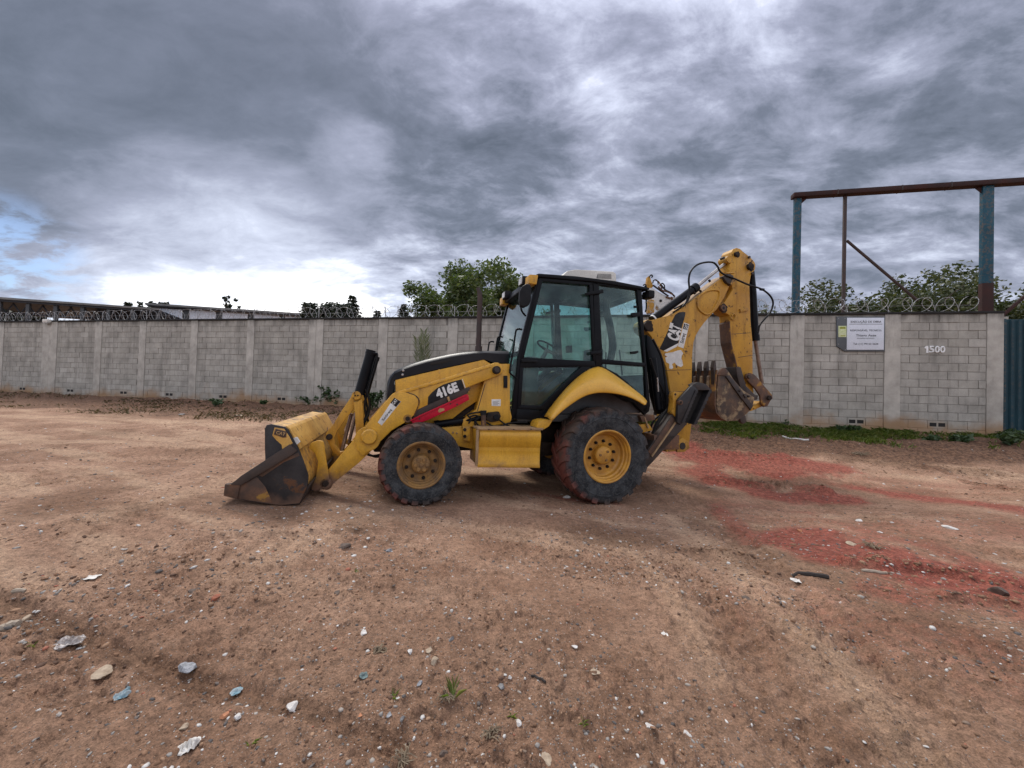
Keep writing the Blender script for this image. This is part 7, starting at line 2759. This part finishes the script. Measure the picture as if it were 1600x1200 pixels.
def litter():
    crumple(144, 902, 22, 8, 'paper', 'flat white paper scrap left of the bucket toe', 1, 'paper_scrap', 'paper', 0.12)
    crumple(109, 1006, 38, 15, 'plastic', 'crumpled clear plastic bag near the left rut', 2, 'plastic_bag', 'bag', 0.55, 12)
    stone(154, 1055, 38, 20, 'st_tan', 'long beige stone shard lying below the plastic bag', 3, 0.35, rz=0.6)
    stone(291, 1046, 32, 28, 'st_slate', 'grey speckled flat slab standing out of the left rut', 4, 0.45, rz=0.8)
    crumple(191, 1088, 17, 17, 'rag_blue', 'small twisted light blue rag on the bare earth', 5, 'rag', 'rag', 0.7, 10)
    crumple(369, 1085, 14, 10, 'rag_blue', 'pale blue plastic chip right of the speckled slab', 6, 'plastic_chip', 'plastic chip', 0.4)
    stone(456, 1106, 22, 14, 'st_white', 'pale stone leaning on a crumb of earth left of the orange chip', 7, 0.7)
    stone(351, 1119, 20, 10, 'st_orange', 'orange brown stone touching a white one', 8, 0.6)
    stone(371, 1121, 18, 10, 'st_white', 'white stone touching the orange brown one', 9, 0.7)
    stone(286, 1138, 15, 10, 'st_tan', 'beige round stone below the speckled slab', 10, 0.7)
    crumple(294, 1171, 24, 18, 'paper', 'crumpled dirty white bag at the bottom left edge', 11, 'crumpled_bag', 'bag', 0.8, 12)
    stone(40, 969, 15, 11, 'st_tan', 'yellowish round stone at the left frame edge', 12, 0.8)
    stick_thing((2, 985), (30, 975), 0.022, 'wood_pale', 'thick pale stick beside the yellowish stone', seed=1)
    stick_thing((20, 931), (40, 925), 0.012, 'wood_pale', 'short pale chip above the yellowish stone', 'wood_chip', 'wood chip', 2)
    stone(336, 935, 18, 9, 'st_brick', 'red brick fragment in front of the bucket', 13, 0.6, 'brick_fragment', cat='brick fragment')
    stone(305, 924, 28, 8, 'st_dark', 'flat dark stone just left of the red brick fragment', 14, 0.4)
    stone(525, 927, 13, 16, 'st_dark', 'dark charred lump in the middle of the yard', 15, 0.6, 'charred_lump', cat='lump')
    stone(569, 989, 15, 12, 'st_white', 'slim white shard standing by the twigs', 16, 0.5, rz=0.7)
    crumple(569, 1058, 12, 16, 'rag_green', 'green grey scrap of cloth below the slim white shard', 17, 'cloth_scrap', 'rag', 0.6)
    stone(679, 1034, 16, 12, 'st_tan', 'large tan stone in the pebble cluster', 18, 0.75)
    stone(706, 999, 13, 9, 'st_grey', 'grey stone above the pebble cluster', 19, 0.7)
    stone(641, 1019, 13, 8, 'st_white', 'white stone on the left of the pebble cluster', 20, 0.6)
    stone(671, 1017, 19, 7, 'st_tan', 'flat pale stone at the top of the pebble cluster', 21, 0.4)
    stone(656, 1071, 10, 8, 'st_slate', 'small blue grey stone left of the grass tuft', 22, 0.7)
    stone(782, 1073, 13, 10, 'st_grey', 'round grey stone right of the grass tuft', 23, 0.8)
    stone(797, 1058, 8, 7, 'st_white', 'round white pebble right of the grass tuft', 24, 0.9)
    stone(929, 1054, 22, 11, 'st_tan', 'flat sunken pale stone right of the yard centre', 25, 0.2)
    stone(811, 1130, 13, 12, 'st_white', 'white stone with dark flecks beside a green sprig', 26, 0.9)
    stone(854, 1187, 28, 22, 'st_tan', 'large pale stone cut by the bottom edge', 27, 0.4, rz=0.5)
    stone(1016, 1136, 15, 24, 'st_white', 'long pitted white stone low in the middle', 28, 0.7, rz=0.3)
    stone(1072, 1146, 11, 11, 'st_white', 'white stone right of the long pitted one', 29, 0.8)
    stone(899, 1010, 16, 6, 'st_white', 'flat white flake above the sunken pale stone', 30, 0.3)
    stone(1035, 1191, 12, 11, 'st_white', 'white stone at the bottom edge right of centre', 31, 0.8)
    stone(694, 1178, 18, 14, 'st_dark', 'dark stone near the bottom edge', 32, 0.7)
    stone(609, 1118, 12, 14, 'st_slate', 'grey slab stone left of the twig clump', 33, 0.6)
    stone(628, 1129, 12, 9, 'st_grey', 'dark grey stone touching the grey slab stone', 34, 0.7)
    stone(563, 1118, 9, 14, 'st_orange', 'upright orange chip left of the grey slab stone', 35, 0.7)
    stone(608, 861, 12, 7, 'st_slate', 'pale stone in front of the front wheel', 36, 0.6)
    stone(538, 854, 24, 8, 'st_dark', 'flat broken dark slab between bucket and front wheel', 37, 0.4)
    stone(886, 777, 17, 6, 'st_white', 'white lump lying in front of the rear wheel', 38, 0.5, rz=-0.2)
    stone(1249, 830, 9, 7, 'st_orange', 'pinkish stone at the edge of the red soil', 39, 0.8)
    stone(1332, 850, 18, 8, 'st_tan', 'flat pale stone half sunk in the red soil', 40, 0.3)
    stone(1343, 814, 14, 6, 'st_white', 'white stone above the red soil patch', 41, 0.5)
    stone(1374, 832, 10, 8, 'st_white', 'white shard beside the dark gravel', 42, 0.4)
    stone(1484, 825, 20, 6, 'st_white', 'long white flake on the right of the yard', 43, 0.3)
    crumple(1244, 908, 13, 6, 'paper', 'white paper scrap beside the dark branch', 44, 'paper_scrap', 'paper', 0.2)
    crumple(1039, 992, 9, 14, 'paper', 'thin white scrap on the pale track', 45, 'paper_scrap', 'paper', 0.2)
    stone(1559, 926, 26, 13, 'st_dark', 'pointed dark clod by the right mud ridge', 46, 0.8, 'mud_clod', cat='clod')
    stone(1166, 937, 15, 8, 'st_dark', 'dark clod below the small mud ridge', 47, 0.7, 'mud_clod', cat='clod')
    stone(374, 650, 19, 5, 'st_tan', 'flat pale slab lying below the left bank', 48, 0.25)
    stone(283, 648, 14, 4, 'st_grey', 'flat grey slab further left below the bank', 49, 0.25)
    stick_thing((1240, 900), (1293, 904), 0.017, 'wood_dark', 'rotten dark branch in front of the red soil', 'branch', 'branch', 3, None, 0.15)
    stick_thing((1346, 892), (1386, 896), 0.012, 'wood_pale', 'thin pale stick along the red mud ridge', seed=4)
    stick_thing((1222, 684), (1264, 689), 0.022, 'paper', 'white plastic pipe offcut lying in the grass', 'pipe_offcut', 'pipe', 5, None, 0.02)
    stick_thing((820, 1052), (852, 1067), 0.006, 'wood_dark', 'thin twig beside the sunken pale stone', 'twig', 'twig', 6)
    # clumps of dry roots
    for k, (x, y, w_, lab) in enumerate(((766, 1147, 34, 'clump of dry roots under the flecked white stone'), (630, 1190, 44, 'wide clump of dry roots at the bottom edge'),
                                        (592, 1018, 24, 'small heap of twigs beside the slim white shard'), (1365, 856, 30, 'litter of dry stems on the dark gravel'), (698, 1090, 30, 'dry roots under the grass tuft'), (1345, 712, 22, 'dead stems on the dark soil below the wall'))):
        p = px_ground(x, y)
        rnd = random.Random(80 + k)
        s = w_ * p.y / FPX / 2
        bm = bmesh.new()
        for i in range(26):
            a = rnd.uniform(0, 6.28); r0 = s * rnd.uniform(0, 0.5)
            q0 = Vector((cos(a) * r0, sin(a) * r0, 0.003))
            b_ = rnd.uniform(0, 6.28); L = s * rnd.uniform(0.4, 1.1)
            q2 = q0 + Vector((cos(b_) * L, sin(b_) * L, rnd.uniform(0.0, 0.25) * s))
            q1 = q0.lerp(q2, 0.5) + Vector((rnd.uniform(-.2, .2) * s, rnd.uniform(-.2, .2) * s, rnd.uniform(0.05, 0.35) * s))
            add_tube(bm, spline([q0, q1, q2], 4), 0.0011 * p.y ** 0.7 + 0.0006, 4)
        o = from_bm('root_clump', bm, 'roots', None, None)
        o.location = p
        tag(o, lab, 'root clump', 'clumps of dry roots')
    # little green sprigs
    spots = [((710, 1089), 40, 'tuft of broad green grass blades above the dry roots', 0.10, 8), ((802, 1120), 10, 'green sprig beside the flecked white stone', 0.035, 8),
             ((614, 1089), 10, 'green sprig left of the grass tuft', 0.04, 7), ((912, 1130), 11, 'green sprig right of the yard centre line', 0.035, 9),
             ((558, 894), 14, 'low grey green tuft in front of the charred lump', 0.035, 16), ((52, 1012), 10, 'green sprig left of the plastic bag', 0.04, 7), ((392, 1164), 9, 'yellow green sprig near the bottom left', 0.035, 6)]
    for k, ((x, y), w_, lab, h, nb) in enumerate(spots):
        if not lab:
            continue
        p = px_ground(x, y)
        r = np.random.default_rng(300 + k)
        s = w_ * p.y / FPX / 2
        pts = np.stack([r.normal(size=nb) * s * 0.25, r.normal(size=nb) * s * 0.25, np.zeros(nb) - 0.004], 1)
        big = k == 0
        o = blade_patch('grass_tuft' if big else 'green_sprig', pts, h * (0.5 + 0.5 * r.random(nb)), (0.0032 if big else 0.0013) * np.ones(nb), 'grass', 1.1, 400 + k)
        o.location = p
        tag(o, lab, 'grass tuft' if big else 'sprig', 'green sprigs on the yard')


litter()
